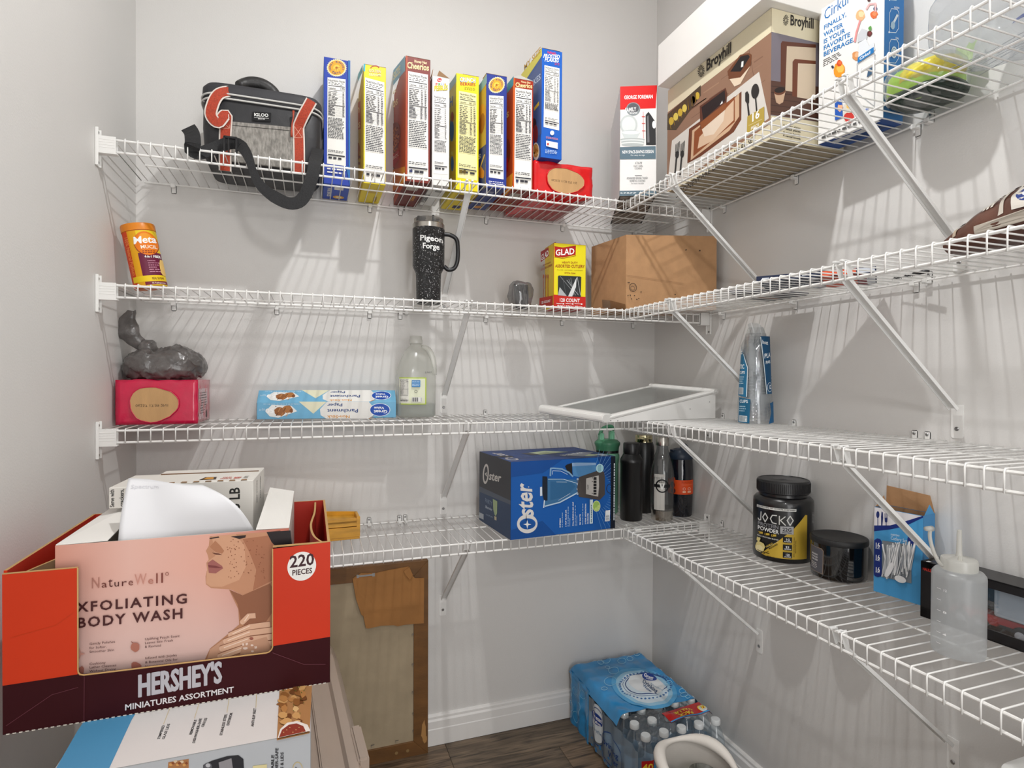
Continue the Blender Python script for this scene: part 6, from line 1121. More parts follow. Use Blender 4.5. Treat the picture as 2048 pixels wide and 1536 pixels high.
# squeeze bottle
Rs = .0372; t = thing('squeeze_bottle', 'frosted plastic squeeze bottle with a nozzle and tethered cap near the shelf edge', 'bottle', (-.2005, -1.207, D3))
FR = CLEAR('frosted_plastic', '#f0f2f3', .2, .3, .42, '#ebedee')
MB().lathe([(Rs-.006, .0002), (Rs-.001, .002), (Rs, .008), (Rs, .128), (Rs-.0005, .133), (Rs-.004, .138), (Rs-.010, .1405)], 44).build('bottle_body', FR, t, smooth=True)
CW = CLEAR('milky_cap', '#e6e6e2', .2, .25, .75, '#ecebe6')
MB().lathe([(.0255, .1395), (.0258, .142), (.0258, .155), (.0245, .158), (.012, .160), (.0050, .162), (.0042, .168), (.0034, .205), (.0026, .2055)], 36).build('nozzle_cap', CW, t, smooth=True)
P = cylP(Rs, atan2(-.654, -1.016))
for i in range(6): P.line([(-.028, .02+.018*i), (-.023, .02+.018*i)], .0008, '#eff0f0', False)
for i in range(3): P.text(str((4, 8, 12)[i]), -.020, .036+.036*i, -.015, .036+.036*i, .0035, '#eff0f0', up=UP)
P.build(t, 'scale_marks')
base_ = Vector((-.2005, -1.207, D3)); te = [at(x, y, ZR, 'y', yy)-base_ for x, y, yy in ((745, 690, -1.215), (715, 660, -1.218), (680, 590, -1.215), (655, 510, -1.212), (645, 450, -1.21), (648, 400, -1.21))]
mb = MB(); mb.tube(smooth_pts(te, 4), .0028, 8); mb.build('tether', CW, t, smooth='all'); mb = MB(); mb.tube([te[-1]+Vector((-.010, 0, .002)), te[-1]+Vector((.004, 0, .001))], [.0036, .0046], 10); mb.build('spout_plug', CW, t, smooth='all')
mb = MB(); mb.tube([(-.013, -.010, .158), (-.013, -.010, .166)], .003, 8); mb.build('plug_post', CW, t)
# ---------------------------------------------------------------- floor: picture frame, tote, water pack, white bag, white bin
ZK = (520, 980, 2.763)
t = thing('picture_frame', 'back of a brown wooden picture frame with torn kraft paper leaning on the wall', 'picture frame', (-.8578, -.0435, 0), rot=(radians(-.6), 0, 0))
FWD = M('frame_wood', '#6f4a22', .55, var=.3, vscale=7, bump=.2, bscale=70, stretch=(1, 1, 3)); fw_, fh, bw = .47, .617, .046
def bar2(pts, nm): mb = MB(); mb.prism(pts, lambda a, b: (a, 0, b), lambda a, b: (a, .020, b)); mb.build(nm, FWD, t, bevel=.0008, seg=1)
bar2([(0, 0), (0, fh), (-bw, fh-bw), (-bw, bw)], 'frame_side'); bar2([(-fw_, 0), (-fw_+bw, bw), (-fw_+bw, fh-bw), (-fw_, fh)], 'frame_side')
bar2([(-fw_, fh), (-fw_+bw, fh-bw), (-bw, fh-bw), (0, fh)], 'frame_top'); bar2([(-fw_, 0), (0, 0), (-bw, bw), (-fw_+bw, bw)], 'frame_bottom')
MB().box(-fw_+bw-.002, .005, bw-.002, -bw+.002, .009, fh-bw+.002).build('backing_board', M('backing', '#a9997f', .9, var=.08, vscale=14, bump=.1), t)
kp = lambda pts: [(lambda q: (q.x+.8578, q.z))(at(x, y, ZK, 'y', -.0445)) for x, y in pts]
kp1 = kp([(512, 492), (560, 462), (640, 462), (700, 447), (822, 425), (838, 470), (858, 490), (908, 488), (906, 738), (860, 742), (800, 748), (762, 756), (740, 750), (670, 752), (600, 768), (585, 765), (572, 700), (552, 650), (540, 600), (530, 545)])
def kfn(off): return lambda a, b: (a, -.002-off+.0015*noise.noise(Vector((a*30, b*30, 0))), b)
mb = MB(); mb.prism(kp1, kfn(.0006), kfn(0)); mb.build('torn_paper', M('torn_kraft', '#a3713e', .85, var=.12, vscale=9, bump=.4, bscale=30), t)
mb = MB(); mb.prism(kp([(795, 450), (825, 425), (845, 470), (828, 498), (805, 470)]), kfn(.005), kfn(.0036)); mb.build('curled_scrap', M('torn_kraft', '#a3713e', .85), t); mb = MB(); mb.prism(kp([(512, 492), (530, 490), (545, 600), (575, 700), (560, 690), (530, 600)]), kfn(.004), kfn(.003)); mb.build('curled_scrap', M('torn_kraft', '#a3713e', .85), t)
mb = MB(); a_ = kp([(545, 482), (625, 470)]); mb.box(a_[0][0], -.004, a_[1][1]-.003, a_[1][0], -.0015, a_[1][1]+.002); mb.box(a_[0][0]-.006, -.003, a_[1][1]-.006, a_[0][0]+.002, -.0005, a_[1][1]+.004); mb.box(a_[1][0]-.002, -.003, a_[1][1]-.006, a_[1][0]+.006, -.0005, a_[1][1]+.004); mb.build('hanger', STEEL, t, bevel=.0005)
mb = MB()
for x, y in ((852, 800), (852, 965), (852, 1118), (854, 1235), (855, 1330), (760, 1388), (625, 1413), (410, 528)):
    q = kp([(x, y)])[0]; mb.box(q[0]-.006, .001, q[1]-.0008, q[0]+.004, .0022, q[1]+.0008); mb.box(q[0]-.006, .001, q[1]-.006, q[0]-.005, .0022, q[1])
mb.build('glazier_points', STEEL, t)
P = Print(lambda u, v, o: (u, -o, v)); P.blob(-.014, .075, .008, .030, '#b08450', 14, .3, 4); P.blob(-.010, .045, .006, .012, '#b08450', 10, .3, 5); P.disc(-.10, .021, .005, .005, '#8f744c'); P.disc(-.065, .021, .005, .005, '#8f744c'); P.build(t, 'scuffs')
# tote
t = thing('storage_tote', 'tan plastic storage tote with a ridged lid under the stacked cartons', 'tote', (-1.150, -.085, 0), radians(3.7))
TT = M('tan_plastic', '#b5a395', .38, var=.03, bump=.04, bscale=50)
w, L = .44, 1.06
mb = MB(); loft(mb, [(0, -w/2, -L/2, w/2-.035, L/2-.035, .18), (.40, -w/2, -L/2, w/2-.012, L/2-.012, .18)], 48); mb.build('tote_body', TT, t, smooth=True)
mb = MB(); loft(mb, [(.400, -w/2, -L/2, w/2, L/2, .16), (.425, -w/2, -L/2, w/2-.002, L/2-.002, .16), (.446, -w/2, -L/2, w/2-.016, L/2-.016, .16), (.4475, -w/2, -L/2, w/2-.022, L/2-.022, .16), (.4475, -w/2, -L/2, w/2-.034, L/2-.034, .16), (.438, -w/2, -L/2, w/2-.040, L/2-.040, .16)], 64); mb.build('tote_lid', TT, t, smooth=True)
mb = MB()
for x in (-.075, -.12, -.32, -.365): mb.box(x-.010, -L+.07, .437, x+.010, -.07, .4472)
mb.build('lid_ridges', TT, t, bevel=.003)
mb = MB(); mb.box(-.016, -.62, .385, .006, -.50, .452); mb.build('latch', TT, t, bevel=.004)
# slow cooker carton
ZI = (0, 900, 2.926); ZJ = (0, 1150, 2.926)
w, d, h = .298, .33, .2665; lc = (-1.512, -1.0345, .4505)
t = carton('slow_cooker_box', 'white and blue slow cooker box with food pictures beneath the candy display box', 'box', lc, 0, w, d, h, ['#8a8a8a', '#d5d2d0', '#b4b7bb', '#4a88ae', '#4a88ae', '#17130f'])
cq = corners('top', w, d, h, lc, 0, ZJ); P = FP('top', w, d, h, cq)
P.poly([(300, 1180), (455, 910), (600, 700), (860, 700), (770, 850), (640, 1130), (620, 1180)], '#4d8fb8')
for tx, x0, y0, x1, y1, hh in (('TEMPERED', 935, 962, 965, 880, 15), ('GLASS LIDS', 962, 962, 996, 872, 15), ('REMOVABLE', 1122, 935, 1152, 848, 15), ('DISHWASHER-SAFE', 1140, 985, 1182, 840, 15), ('CROCKS', 1192, 890, 1214, 838, 15), ('STAINLESS STEEL', 1300, 940, 1330, 815, 15), ('EXTERIOR', 1340, 882, 1362, 808, 15), ('ANTI-SLIP FEET', 1484, 888, 1500, 782, 15)): P.text(tx, x0, y0, x1, y1, hh, '#3a3a3c', up=(-1, 0))
for a, b_ in (((957, 875), (1010, 740)), ((1138, 842), (1175, 720)), ((1328, 808), (1345, 700)), ((1498, 778), (1502, 640))): P.line([a, b_], 2.5, '#c9b47a')
P.poly([(1620, 972), (1812, 930), (1830, 560), (1640, 600)], '#a87a4e')
r = random.Random(9)
for i in range(34): P.blob(1650+r.random()*145, 640+r.random()*240, 16+r.random()*16, 12+r.random()*12, ('#c89a62', '#8a5a30', '#d8b27c', '#6f4424', '#b07c48')[i % 5], 10, .25, i, True)
for i in range(12): P.disc(1655+r.random()*140, 650+r.random()*220, 3, 3, '#4a6a2a', 6)
P.poly([(1625, 968), (1816, 926), (1800, 890), (1740, 868), (1680, 878), (1640, 915)], '#e3ddd6'); P.poly([(1632, 965), (1790, 930), (1775, 898), (1735, 882), (1690, 890), (1650, 920)], '#8a3a2c')
for i in range(7): P.disc(1660+i*18, 935-(i % 3)*14, 4, 3, '#c8a06a', 6)
P.build(t, 'top_print')
cq = corners('front', w, d, h, lc, 0, ZJ); P = FP('front', w, d, h, cq)
P.poly([(980, 1170), (1105, 1140), (1105, 1075), (985, 1095)], '#a8744a'); 
for i in range(8): P.blob(1000+i*13, 1110-(i % 3)*10, 10, 8, ('#d09a5a', '#8a4a2a', '#d8c0a0')[i % 3], 8, .3, i)
P.poly([(1190, 1170), (1190, 1110), (1240, 1085), (1330, 1058), (1395, 1052), (1425, 1075), (1430, 1170)], '#2c2c30'); P.poly([(1290, 1170), (1280, 1095), (1355, 1070), (1368, 1165)], '#8f8c90'); P.disc(1218, 1118, 24, 22, '#5a5a60', 16); P.disc(1218, 1112, 14, 12, '#b8b8bc', 14)
P.poly([(1478, 1170), (1480, 1115), (1562, 1105), (1562, 1165)], '#d8cc9a'); 
for tx, x, y0, y1 in (('REMOVABLE', 1602, 1260, 1050), ('DISHWASHER-SAFE', 1626, 1275, 1010), ('CROCKS & LIDS', 1657, 1225, 1035)): P.text(tx, x, y0, x+3, y1, 17, '#2f2f33', up=(-1, 0))
P.ring(1742, 1135, 28, 42, 4, '#c9b47a', 20); P.text('Y', 1750, 1145, 1750, 1120, 20, '#2f2f33', up=(-1, 0)); P.build(t)
# candy display box
w, d, h = .419, .345, .220; o0 = (-1.6045, -.910, .7178); th = .004
ORA = M('display_orange', '#c42f0a', .55, var=.05, vscale=5, spec=.2); MAR = M('display_maroon', '#350a10', .6, var=.08, vscale=6, spec=.15); RED = M('inner_red', '#b0220f', .5, var=.05); CUT = M('card_edge', '#b9935f', .9)
t = thing('candy_display_box', 'orange and maroon open cardboard candy display box on top of the carton stack', 'display box', o0)
zb_ = .0695
fp_ = [(0, 0), (w, 0), (w, .2225), (.335, .2195), (.335, .0685), (.3335, .0645), (.330, .0615), (.326, .0605), (.0915, .0655), (.0870, .0670), (.0850, .0700), (.0845, .0740), (.0845, .2160), (0, .2158)]
mb = MB(); mb.prism(fp_, lambda a, b: (a, 0, b), lambda a, b: (a, th, b)); mb.build('front_panel', MAR, t)
P = Print(lambda u, v, o: (u, -o, v)); P.poly([(0, .0665), (.0845, .068), (.0845, .2160), (0, .2158)], '#c8330a'); P.poly([(.335, .0700), (w, .0723), (w, .2225), (.335, .2195)], '#c42f0a')
P.disc(.3768, .1885, .0210, .0225, '#e9e6e2', 36); P.text('220', .3590, .1880, .3950, .1895, .0175, '#3a1820', up=UP); P.text('PIECES', .3625, .1755, .3920, .1765, .0080, '#3a1820', up=UP)
[P.text("HERSHEY'S", .1565+dx_, .0235+dy_, .2648+dx_, .0265+dy_, .0300, '#b3b0b6', up=UP) for dx_, dy_ in ((0, 0), (-.0007, .0003), (.0007, .0003), (0, .0009))]; P.text('MINIATURES ASSORTMENT', .1405, .0075, .2810, .0090, .0080, '#d9d4d6', up=UP)
for a in ((.004, .012, .055, .045), (.055, .045, .085, .050), (.335, .0600, .380, .035), (.380, .035, .412, .030)): P.line([(a[0], a[1]), (a[2], a[3])], .0007, '#63303a')
P.line([(.092, .002), (.0925, .064)], .0006, '#63303a'); P.line([(.01, .13), (.06, .14), (.08, .155)], .0006, '#c03a10')
for i in range(58): P.rect(.004+i*.0071, -.0002, .004+i*.0071+.004, .0012, '#d9d2c6', False)
P.build(t)
for pts in ([(.0845, .2160), (0, .2158)], [(w, .2225), (.335, .2195)]): mb = MB(); mb.box(pts[1][0], 0, pts[0][1]-.001, pts[0][0], th, pts[0][1]+.0008); mb.build('cut_edge', CUT, t)
mb = MB(); mb.tube([(a, .0005, b) for a, b in fp_[3:13]], .0012, 5); mb.build('cut_edge', CUT, t, smooth='all')
def wallp(x0, y0, x1, y1, z0, z1, inn): mb = MB(); mb.box(x0, y0, z0, x1, y1, z1, inn); return mb
wallp(0, th, th, d, 0, h, [1, 2, 0, 1, 0, 0]).build('side_panel', [ORA, RED, CUT], t); wallp(w-th, th, w, d, 0, h, [1, 2, 0, 0, 0, 1]).build('side_panel', [ORA, RED, CUT], t)
wallp(0, d-th, w, d, 0, h, [1, 2, 1, 0, 0, 0]).build('back_panel', [ORA, RED, CUT], t) if False else MB().box(th, d-th, 0, w-th, d, h, [1, 2, 1, 0, 0, 0]).build('back_panel', [ORA, RED, CUT], t)
MB().box(th, th, 0, w-th, d-th, th).build('bottom_panel', KRAFT, t)
# inner curved liner boards at both ends
for xs in ([(w-.006, .010), (w-.022, .06), (w-.027, .14), (w-.020, .24), (w-.018, .335)], [(.006, .010), (.016, .05), (.034, .12), (.030, .20), (.010, .30)]):
    c_ = smooth_pts([Vector((x, y, 0)) for x, y in xs], 5); mb = MB()
    vs = [(p.x, p.y, z) for z in (.005, h-.002 if xs[0][0] > .2 else h-.012) for p in c_]; k = len(c_); vs += [(x-.0035 if xs[0][0] > .2 else x+.0035, y, z) for x, y, z in vs]
    mb.add(vs, [(i, i+1, k+i+1, k+i) for i in range(k-1)]+[(2*k+i+1, 2*k+i, 3*k+i, 3*k+i+1) for i in range(k-1)], 0); mb.add([vs[k+i] for i in range(k)]+[vs[3*k+i] for i in range(k)], [(i, i+1, k+i+1, k+i) for i in range(k-1)], 1); mb.build('liner_board', [RED if xs[0][0] > .2 else KRAFTD, CUT], t, smooth=False)
# body wash box inside it
w, d, h = .306, .312, .2395; lc = (-1.553, -.8885, .7225)
PK = ink('#d9a797'); t = thing('body_wash_box', 'pink body wash carton picturing a freckled face inside the display box', 'box', lc)
mb = MB(); hh_ = h-.0005; mb.box(0, 0, 0, w, .003, hh_, [1, 1, 0, 1, 1, 1]); mb.box(0, d-.003, 0, w, d, hh_, 1); mb.box(0, .003, 0, .003, d-.003, hh_, 1); mb.box(w-.003, .003, 0, w, d-.003, hh_, 1); mb.box(.003, .003, 0, w-.003, d-.003, .003, 1); mb.build('carton_body', [PK, ink('#dcd6ce')], t)
F = lambda x, y: ((x/2.926-110)/452*.2945, .0)
q4 = [(322, 1500), (1645, 1335), (1640, 473), (328, 568)]   # bottom corners are hidden: sheet ZI, extrapolated
cqq = corners('front', w, d, h, lc, 0, ZI); P = FP('front', w, d, h, cqq)
GRD_ = bpy.data.materials.new('pink_gradient'); GRD_.use_nodes = True; nt = GRD_.node_tree; b_ = nt.nodes['Principled BSDF']; b_.inputs['Roughness'].default_value = .42
tc = nt.nodes.new('ShaderNodeTexCoord'); sp_ = nt.nodes.new('ShaderNodeSeparateXYZ'); nt.links.new(tc.outputs['Object'], sp_.inputs[0])
rx_ = nt.nodes.new('ShaderNodeValToRGB'); nt.links.new(sp_.outputs[0], rx_.inputs[0]); e_ = rx_.color_ramp.elements
e_[0].position = 0; e_[0].color = lin('#d49684'); e_[1].position = .30; e_[1].color = lin('#b8654f'); k_ = e_.new(.09); k_.color = lin('#e3b4a6'); k_ = e_.new(.19); k_.color = lin('#dfa796')
rz_ = nt.nodes.new('ShaderNodeValToRGB'); nt.links.new(sp_.outputs[2], rz_.inputs[0]); rz_.color_ramp.elements[0].position = .05; rz_.color_ramp.elements[0].color = (1, 1, 1, 1); rz_.color_ramp.elements[1].position = .19; rz_.color_ramp.elements[1].color = (0, 0, 0, 1)
mg = nt.nodes.new('ShaderNodeMixRGB'); mg.inputs[2].default_value = lin('#d6bcb6'); nt.links.new(rx_.outputs[0], mg.inputs[1])
ml = nt.nodes.new('ShaderNodeMath'); ml.operation = 'MULTIPLY'; ml.inputs[1].default_value = .75; nt.links.new(rz_.outputs[0], ml.inputs[0]); nt.links.new(ml.outputs[0], mg.inputs[0]); nt.links.new(mg.outputs[0], b_.inputs['Base Color'])
P.poly(cqq, GRD_)
# face, neck, hand
SK = '#b9805f'
P.poly([(1560, 480), (1640, 470), (1700, 600), (1700, 900), (1560, 900)], '#7a4a38'); P.poly([(1228, 505), (1400, 490), (1600, 478), (1700, 560), (1700, 720), (1560, 800), (1420, 850), (1350, 815), (1290, 812), (1235, 808), (1205, 785), (1203, 740), (1212, 700), (1208, 660), (1222, 640), (1214, 610), (1205, 590), (1222, 560)], '#c08a6a')
P.poly([(1240, 505), (1380, 492), (1430, 560), (1440, 680), (1400, 760), (1300, 800), (1235, 800), (1207, 780), (1215, 650), (1260, 620)], '#cf9c7c'); P.poly([(1420, 520), (1570, 500), (1640, 620), (1600, 760), (1480, 820), (1500, 700), (1460, 600)], '#a86e50'); P.poly([(1560, 480), (1700, 470), (1710, 560), (1620, 570), (1590, 540)], '#1d1416')
P.poly([(1215, 660), (1245, 640), (1262, 652), (1300, 678), (1306, 692), (1262, 722), (1222, 718)], '#a0605a'); P.poly([(1218, 672), (1260, 676), (1304, 690), (1262, 690), (1222, 686)], '#7a3c3a'); P.poly([(1228, 566), (1262, 596), (1300, 606), (1312, 590), (1290, 560), (1260, 530)], '#b07858'); P.poly([(1240, 600), (1262, 612), (1300, 614), (1282, 604)], '#6f4030'); P.poly([(1225, 515), (1280, 505), (1285, 512), (1230, 520)], '#2a1a18'); P.poly([(1350, 505), (1440, 497), (1436, 512), (1400, 520)], '#2a1a18')
r = random.Random(11)
for i in range(70): P.disc(1330+r.random()*220, 520+r.random()*230, 3.2, 3, '#8a5238', 6, nl=False)
P.poly([(1340, 815), (1420, 850), (1560, 790), (1700, 700), (1700, 1260), (1560, 1340), (1150, 1330), (1230, 1160), (1330, 1080), (1400, 1020), (1395, 930)], '#b07c5c'); P.poly([(1345, 818), (1420, 850), (1580, 780), (1640, 880), (1560, 1000), (1450, 1060), (1410, 1000), (1390, 900)], '#8f5c42'); P.poly([(1230, 1165), (1340, 1085), (1420, 1060), (1400, 1180), (1300, 1290), (1180, 1330)], '#c3957a')
for (x0, y0, x1, y1, wd) in ((1420, 1005, 1490, 968, 30), (1350, 1080, 1575, 1018, 30), (1322, 1118, 1600, 1050, 32), (1300, 1160, 1605, 1088, 34), (1290, 1205, 1600, 1128, 34)):
    m_ = ((x0+x1)/2, (y0+y1)/2-16); P.line([(x0, y0), m_, (x1, y1)], wd+7, '#8a5840'); P.disc(x0, y0, wd*.5, wd*.5, '#d9b096', 12); P.line([(x0, y0), m_, (x1, y1)], wd, '#d6aa8e'); P.line([(x0+12, y0-6), (m_[0], m_[1]-6)], 5, '#ecd0bd')
P.poly([(1420, 1130), (1560, 1090), (1600, 1180), (1480, 1280), (1380, 1300)], '#c39478'); P.disc(1472, 1100, 12, 9, '#9a5a4a', 10)
for i in range(26): P.blob(1400+r.random()*170, 1130+r.random()*160, 6+r.random()*10, 4+r.random()*5, '#ead2c4', 8, .4, i, False)
for i, (c, g0) in enumerate(zip('NatureWell', ('#b07a6c', '#6f3830', '#5c2a26', '#4a201e', '#5c2a26', '#7a4238', '#c98f80', '#b87868', '#8a4c40', '#7a3e34'))):
    ws = (0, 58, 98, 128, 168, 208, 245, 318, 360, 388, 418)
    P.text(c, 535+ws[i]*1.04, 808-ws[i]*.085, 535+(ws[i+1]-6)*1.04, 808-(ws[i+1]-6)*.085, 62 if c in 'NW' else (60 if c in 'tl' else 40) if c != 'N' else 62, g0, bold=0) if c not in 'tl' else P.text(c, 535+ws[i]*1.04, 808-ws[i]*.085, 535+(ws[i+1]-6)*1.04, 808-(ws[i+1]-6)*.085, 58, g0, bold=0)
P.ring(980, 722, 9, 9, 3, '#8a4c40', 10)
DK_ = '#4a2222'
P.text('EXFOLIATING', 393, 950, 1100, 892, 54, DK_, bold=1, track=.12); P.text('BODY WASH', 455, 1037, 1075, 979, 56, DK_, bold=1, track=.10)
for tx, x0, y0, x1, y1 in (('Gently Polishes', 527, 1150, 678, 1136), ('for Softer,', 527, 1174, 628, 1165), ('Smoother Skin', 527, 1196, 672, 1184), ('Uplifting Peach Scent', 850, 1122, 1054, 1103), ('Leaves Skin Fresh', 850, 1144, 1016, 1128), ('& Revived', 850, 1166, 946, 1158), ('Cushiony', 527, 1266, 622, 1258), ('Lather Cleanses', 527, 1286, 685, 1272), ('Without Drying', 527, 1308, 682, 1294), ('Infused with Jojoba', 852, 1232, 1038, 1214), ('& Botanical Oils for', 852, 1256, 1042, 1238), ('Nourishing Hydration', 852, 1280, 1062, 1258)): P.text(tx, x0, y0-13, x1, y1-13, 13, DK_, bold=0)
P.blob(795, 1148, 26, 28, '#b0705e', 12, .08, 1); P.line([(782, 1122), (772, 1116)], 4, '#8a4c40'); P.blob(800, 1258, 28, 26, '#a8685a', 12, .2, 2); P.blob(478, 1285, 22, 24, '#a8685a', 10, .3, 3); P.poly([(470, 1150), (480, 1180), (505, 1186), (480, 1194), (470, 1220), (462, 1190)], '#c98f80'); P.build(t)
WC = M('white_card', '#e6e2dc', .6); hz = h-.0004
for q, nm in (([(0, .002, hz), (.062, .002, hz+.001), (.055, .30, hz+.012), (0, .31, hz+.001)], 'left_flap'), ([(w-.048, .002, hz+.001), (w, .002, hz), (w, .31, hz), (w-.046, .30, hz+.012)], 'right_flap')): flap(t, q, WC, .0012, nm)
# white 5 lb box
w, d, h = .216, .145, .24; lc = (-1.535, -.722, .775)
lift = .9625+.0135
lc = (-1.535, -.722, .9755-.0); h = 1.016-.9755
# the white box is tall: it stands inside the pink carton through its open top
t = thing('meat_stick_box', 'white ready-to-eat snack box marked in pounds standing behind the loose paper', 'box', (-1.487, -.735, .9629), radians(-3))
w, d, h = .176, .150, .054
WB = M('white_board', '#dcd8d1', .6, var=.02)
mb = MB(); mb.box(0, 0, -.235, w, d, h); mb.box(-.050, .012, .0135, 0, d-.01, h-.005); mb.build('carton_body', WB, t, bevel=.001, seg=1)
MB().box(.004, .100, h, w-.004, .105, h+.0012).build('lid_slot', ink('#6b4a2c'), t)
for i in range(9): flap(t, [(.004+.019*i, .0, h+.0003), (.014+.019*i, .0, h+.0003), (.013+.019*i, .005, h+.0010), (.005+.019*i, .005, h+.0010)], KRAFTD, name='tab')
P = Print(lambda u, v, o: (u, v, h+.0003+o)); P.poly([(.085, .022), (.112, .022), (.108, .05), (.089, .05)], '#3a2a1c'); P.poly([(.090, .026), (.107, .026), (.104, .046), (.093, .046)], '#c88a20'); P.text('OLD', .120, .034, .135, .034, .010, '#c8402a', up=UP); P.text('FASHION', .118, .022, .137, .022, .008, '#c8402a', up=UP); P.text('BEEF', .140, .022, .152, .022, .016, '#c8402a', up=UP); P.fine([(.156, .022), (.168, .022), (.168, .046), (.156, .046)], 4, '#4a4a48', .8, 1, nw=(1, 2)); P.build(t, 'top_print')
P = Print(lambda u, v, o: (u, -o, v)); P.text('5 LB', w-.022, .004, w-.022, .042, .016, '#2a2a28', up=(-1, 0)); P.build(t)
P = Print(lambda u, v, o: (w+o, u, v)); P.text('BEEF STICKS', .05, .004, .05, .046, .007, '#3a3a38', up=(-1, 0)); P.text('FULLY COOKED', .095, .004, .095, .046, .007, '#3a3a38', up=(-1, 0)); P.build(t, 'side_print')
P = Print(lambda u, v, o: (-.062+u, .012-o, v)); P.text('Serve with', .020, .016, .020, .046, .006, '#2a2a28', up=(-1, 0)); P.text('crackers,', .034, .016, .034, .046, .006, '#2a2a28', up=(-1, 0)); P.build(t, 'end_print')
# loose paper
tl_, tr_, br_, bl_ = at(752, 165, ZI, 'y', -.800), at(1180, 205, ZI, 'y', -.845), at(1498, 492, ZI, 'y', -.868), at(690, 545, ZI, 'y', -.872)
o_ = Vector(bl_); t = thing('paper_sheet', 'curling white sheet of paper leaning in front of the white snack box', 'paper', o_)
def pf(u, v):
    a = bl_.lerp(br_, u); b = tl_.lerp(tr_, u); q = a.lerp(b, v)+Vector((.012*sin(pi*v)*max(0, u-.45)*1.6, -.018*sin(pi*v)*(.5+u)+.006*sin(7*u)*v, .020*sin(pi*v)*max(0, u-.3)))
    return q-o_
mb = MB(); mb.grid(pf, 24, 16); o = mb.build('sheet', M('paper', '#dfdfe2', .7, var=.01), t, smooth='all'); md = o.modifiers.new('th', 'SOLIDIFY'); md.thickness = .0004
P = Print(lambda u, v, o: pf(u, v)+Vector((0, -.0006-o, .0002))); P.text('Spectrum', .05, .84, .40, .87, .06, '#cfcfd4', up=(0, 1), bold=0); P.build(t, 'faint_print')
# ---------------------------------------------------------------- water pack
ZM = (1100, 1280, 4.876)
PET = CLEAR('pet_clear', '#f2f6f8', .45, .04, .10, '#e6edf2'); CAPW = M('bottle_cap_white', '#d6dadb', .35); PETS = M('bottle_label', '#a8c8e0', .4)
wp = [(.024, 0), (.027, .003), (.028, .010), (.0285, .05), (.0275, .058), (.0285, .066), (.0287, .118), (.0275, .128), (.0270, .132), (.0255, .142), (.0185, .166), (.0125, .178), (.0122, .184)]
b0 = thing('water_bottle', 'x', 'bottle', (0, 0, 0))
MB().lathe(wp, 22).build('bottle_shell', PET, b0, smooth='all')
MB().lathe([(.0288, .062), (.0290, .064), (.0290, .110), (.0288, .112)], 22, capb=False, capt=False).build('paper_label', PETS, b0, smooth='all')
MB().lathe([(.0138, .184), (.0140, .186), (.0138, .1965), (.0125, .1985)], 18).build('cap', CAPW, b0, smooth=True)
ordn = ('first', 'second', 'third', 'fourth', 'fifth'); fs_ = True
for j in range(8):
    for i in range(5):
        o = b0 if fs_ else copy_tree(b0); fs_ = False; o.location = (-.3215+.0595*i, -.0455-.0595*j, 0.0); o['group'] = 'water bottles in the shrink wrapped pack'
        if j == 7: o['label'] = 'clear capped water bottle, %s from the left in the open front row of the pack' % ordn[i]
        elif j == 6: o['label'] = 'clear capped water bottle, %s from the left in the second row of the pack' % ordn[i]
        elif i == 0: o['label'] = 'water bottle on the left side of the pack, %s from the wall' % (ordn+('sixth', 'seventh'))[j]
        elif i == 4: o['label'] = 'water bottle on the right-wall side of the pack, %s from the back wall' % (ordn+('sixth', 'seventh'))[j]
        else: o['label'] = 'clear water bottle inside the pack under the blue film'
t = thing('water_pack_film', 'blue and white printed shrink film torn open over the pack of water bottles', 'wrap', (-.353, -.020, 0))
x0, y0 = -.353, -.020; bxs = [(-.3215+.0595*i-x0, -.0455-.0595*j-y0) for i in range(5) for j in range(8)]
def topz(x, y):
    m = min((x-a)**2+(y-b)**2 for a, b in bxs); z = .2012-.0042*(1-math.exp(-m/.0005)); e = min(x, .297-x, -y)
    return z-.030*max(0, 1-e/.022)**2
TLEN = .335
def tfn(u, v): x = .297*u; y = -TLEN*v; return (x, y, topz(x, y)+(.0025*noise.noise(Vector((x*40, y*40, 0))) if v > .8 else 0))
BF = M('blue_film', '#2a8cc8', .22, var=.18, vscale=14, bump=.3, bscale=40, coat=.35)
mb = MB(); mb.grid(tfn, 80, 90); mb.build('top_film', BF, t, smooth='all')
tc_ = [pjz(Vector((x0+a, y0+b, .2)), ZM) for a, b in ((0, -TLEN), (.297, -TLEN), (.297, 0), (0, 0))]
T = homog(tc_, [(0, TLEN), (.297, TLEN), (.297, 0), (0, 0)])
P = Print(lambda u, v, o: (u, -v, topz(u, -v)+o+.0012), T, sub=.0045, step=1e-4, both=True)
for rx_, c in ((330, '#5aa6d6'), (285, '#9cc8e2'), (240, '#d3e2ec')): P.disc(920, 470, rx_, rx_*.56, c, 30, .28)
P.ring(940, 430, 205, 100, 9, '#27457f', 36, .2, 6.1); P.ring(935, 436, 225, 112, 4, '#3a5a8f', 30, 1, 5.4); P.disc(940, 430, 180, 84, '#e3e6e8', 34, .25)
for i in range(40): a = 2*pi*i/40; P.blob(930+250*cos(a), 445+125*sin(a), 12, 7, '#3f6fa8', 7, .4, i, False)
P.disc(970, 365, 74, 36, '#1c3f92', 30, .3); P.text('Great', 912, 352, 1005, 385, 26, '#ffffff', up=(.3, -.95)); P.text('Value', 935, 380, 1000, 400, 15, '#ffffff', up=(.3, -.95))
P.text('Drinking', 900, 412, 1040, 520, 34, '#2a4a78', up=(.35, -.94)); P.text('purified', 980, 432, 1100, 510, 18, '#8fa8c0', up=(.35, -.94), bold=0); P.text('Water', 905, 450, 985, 520, 26, '#4a6a94', up=(.35, -.94))
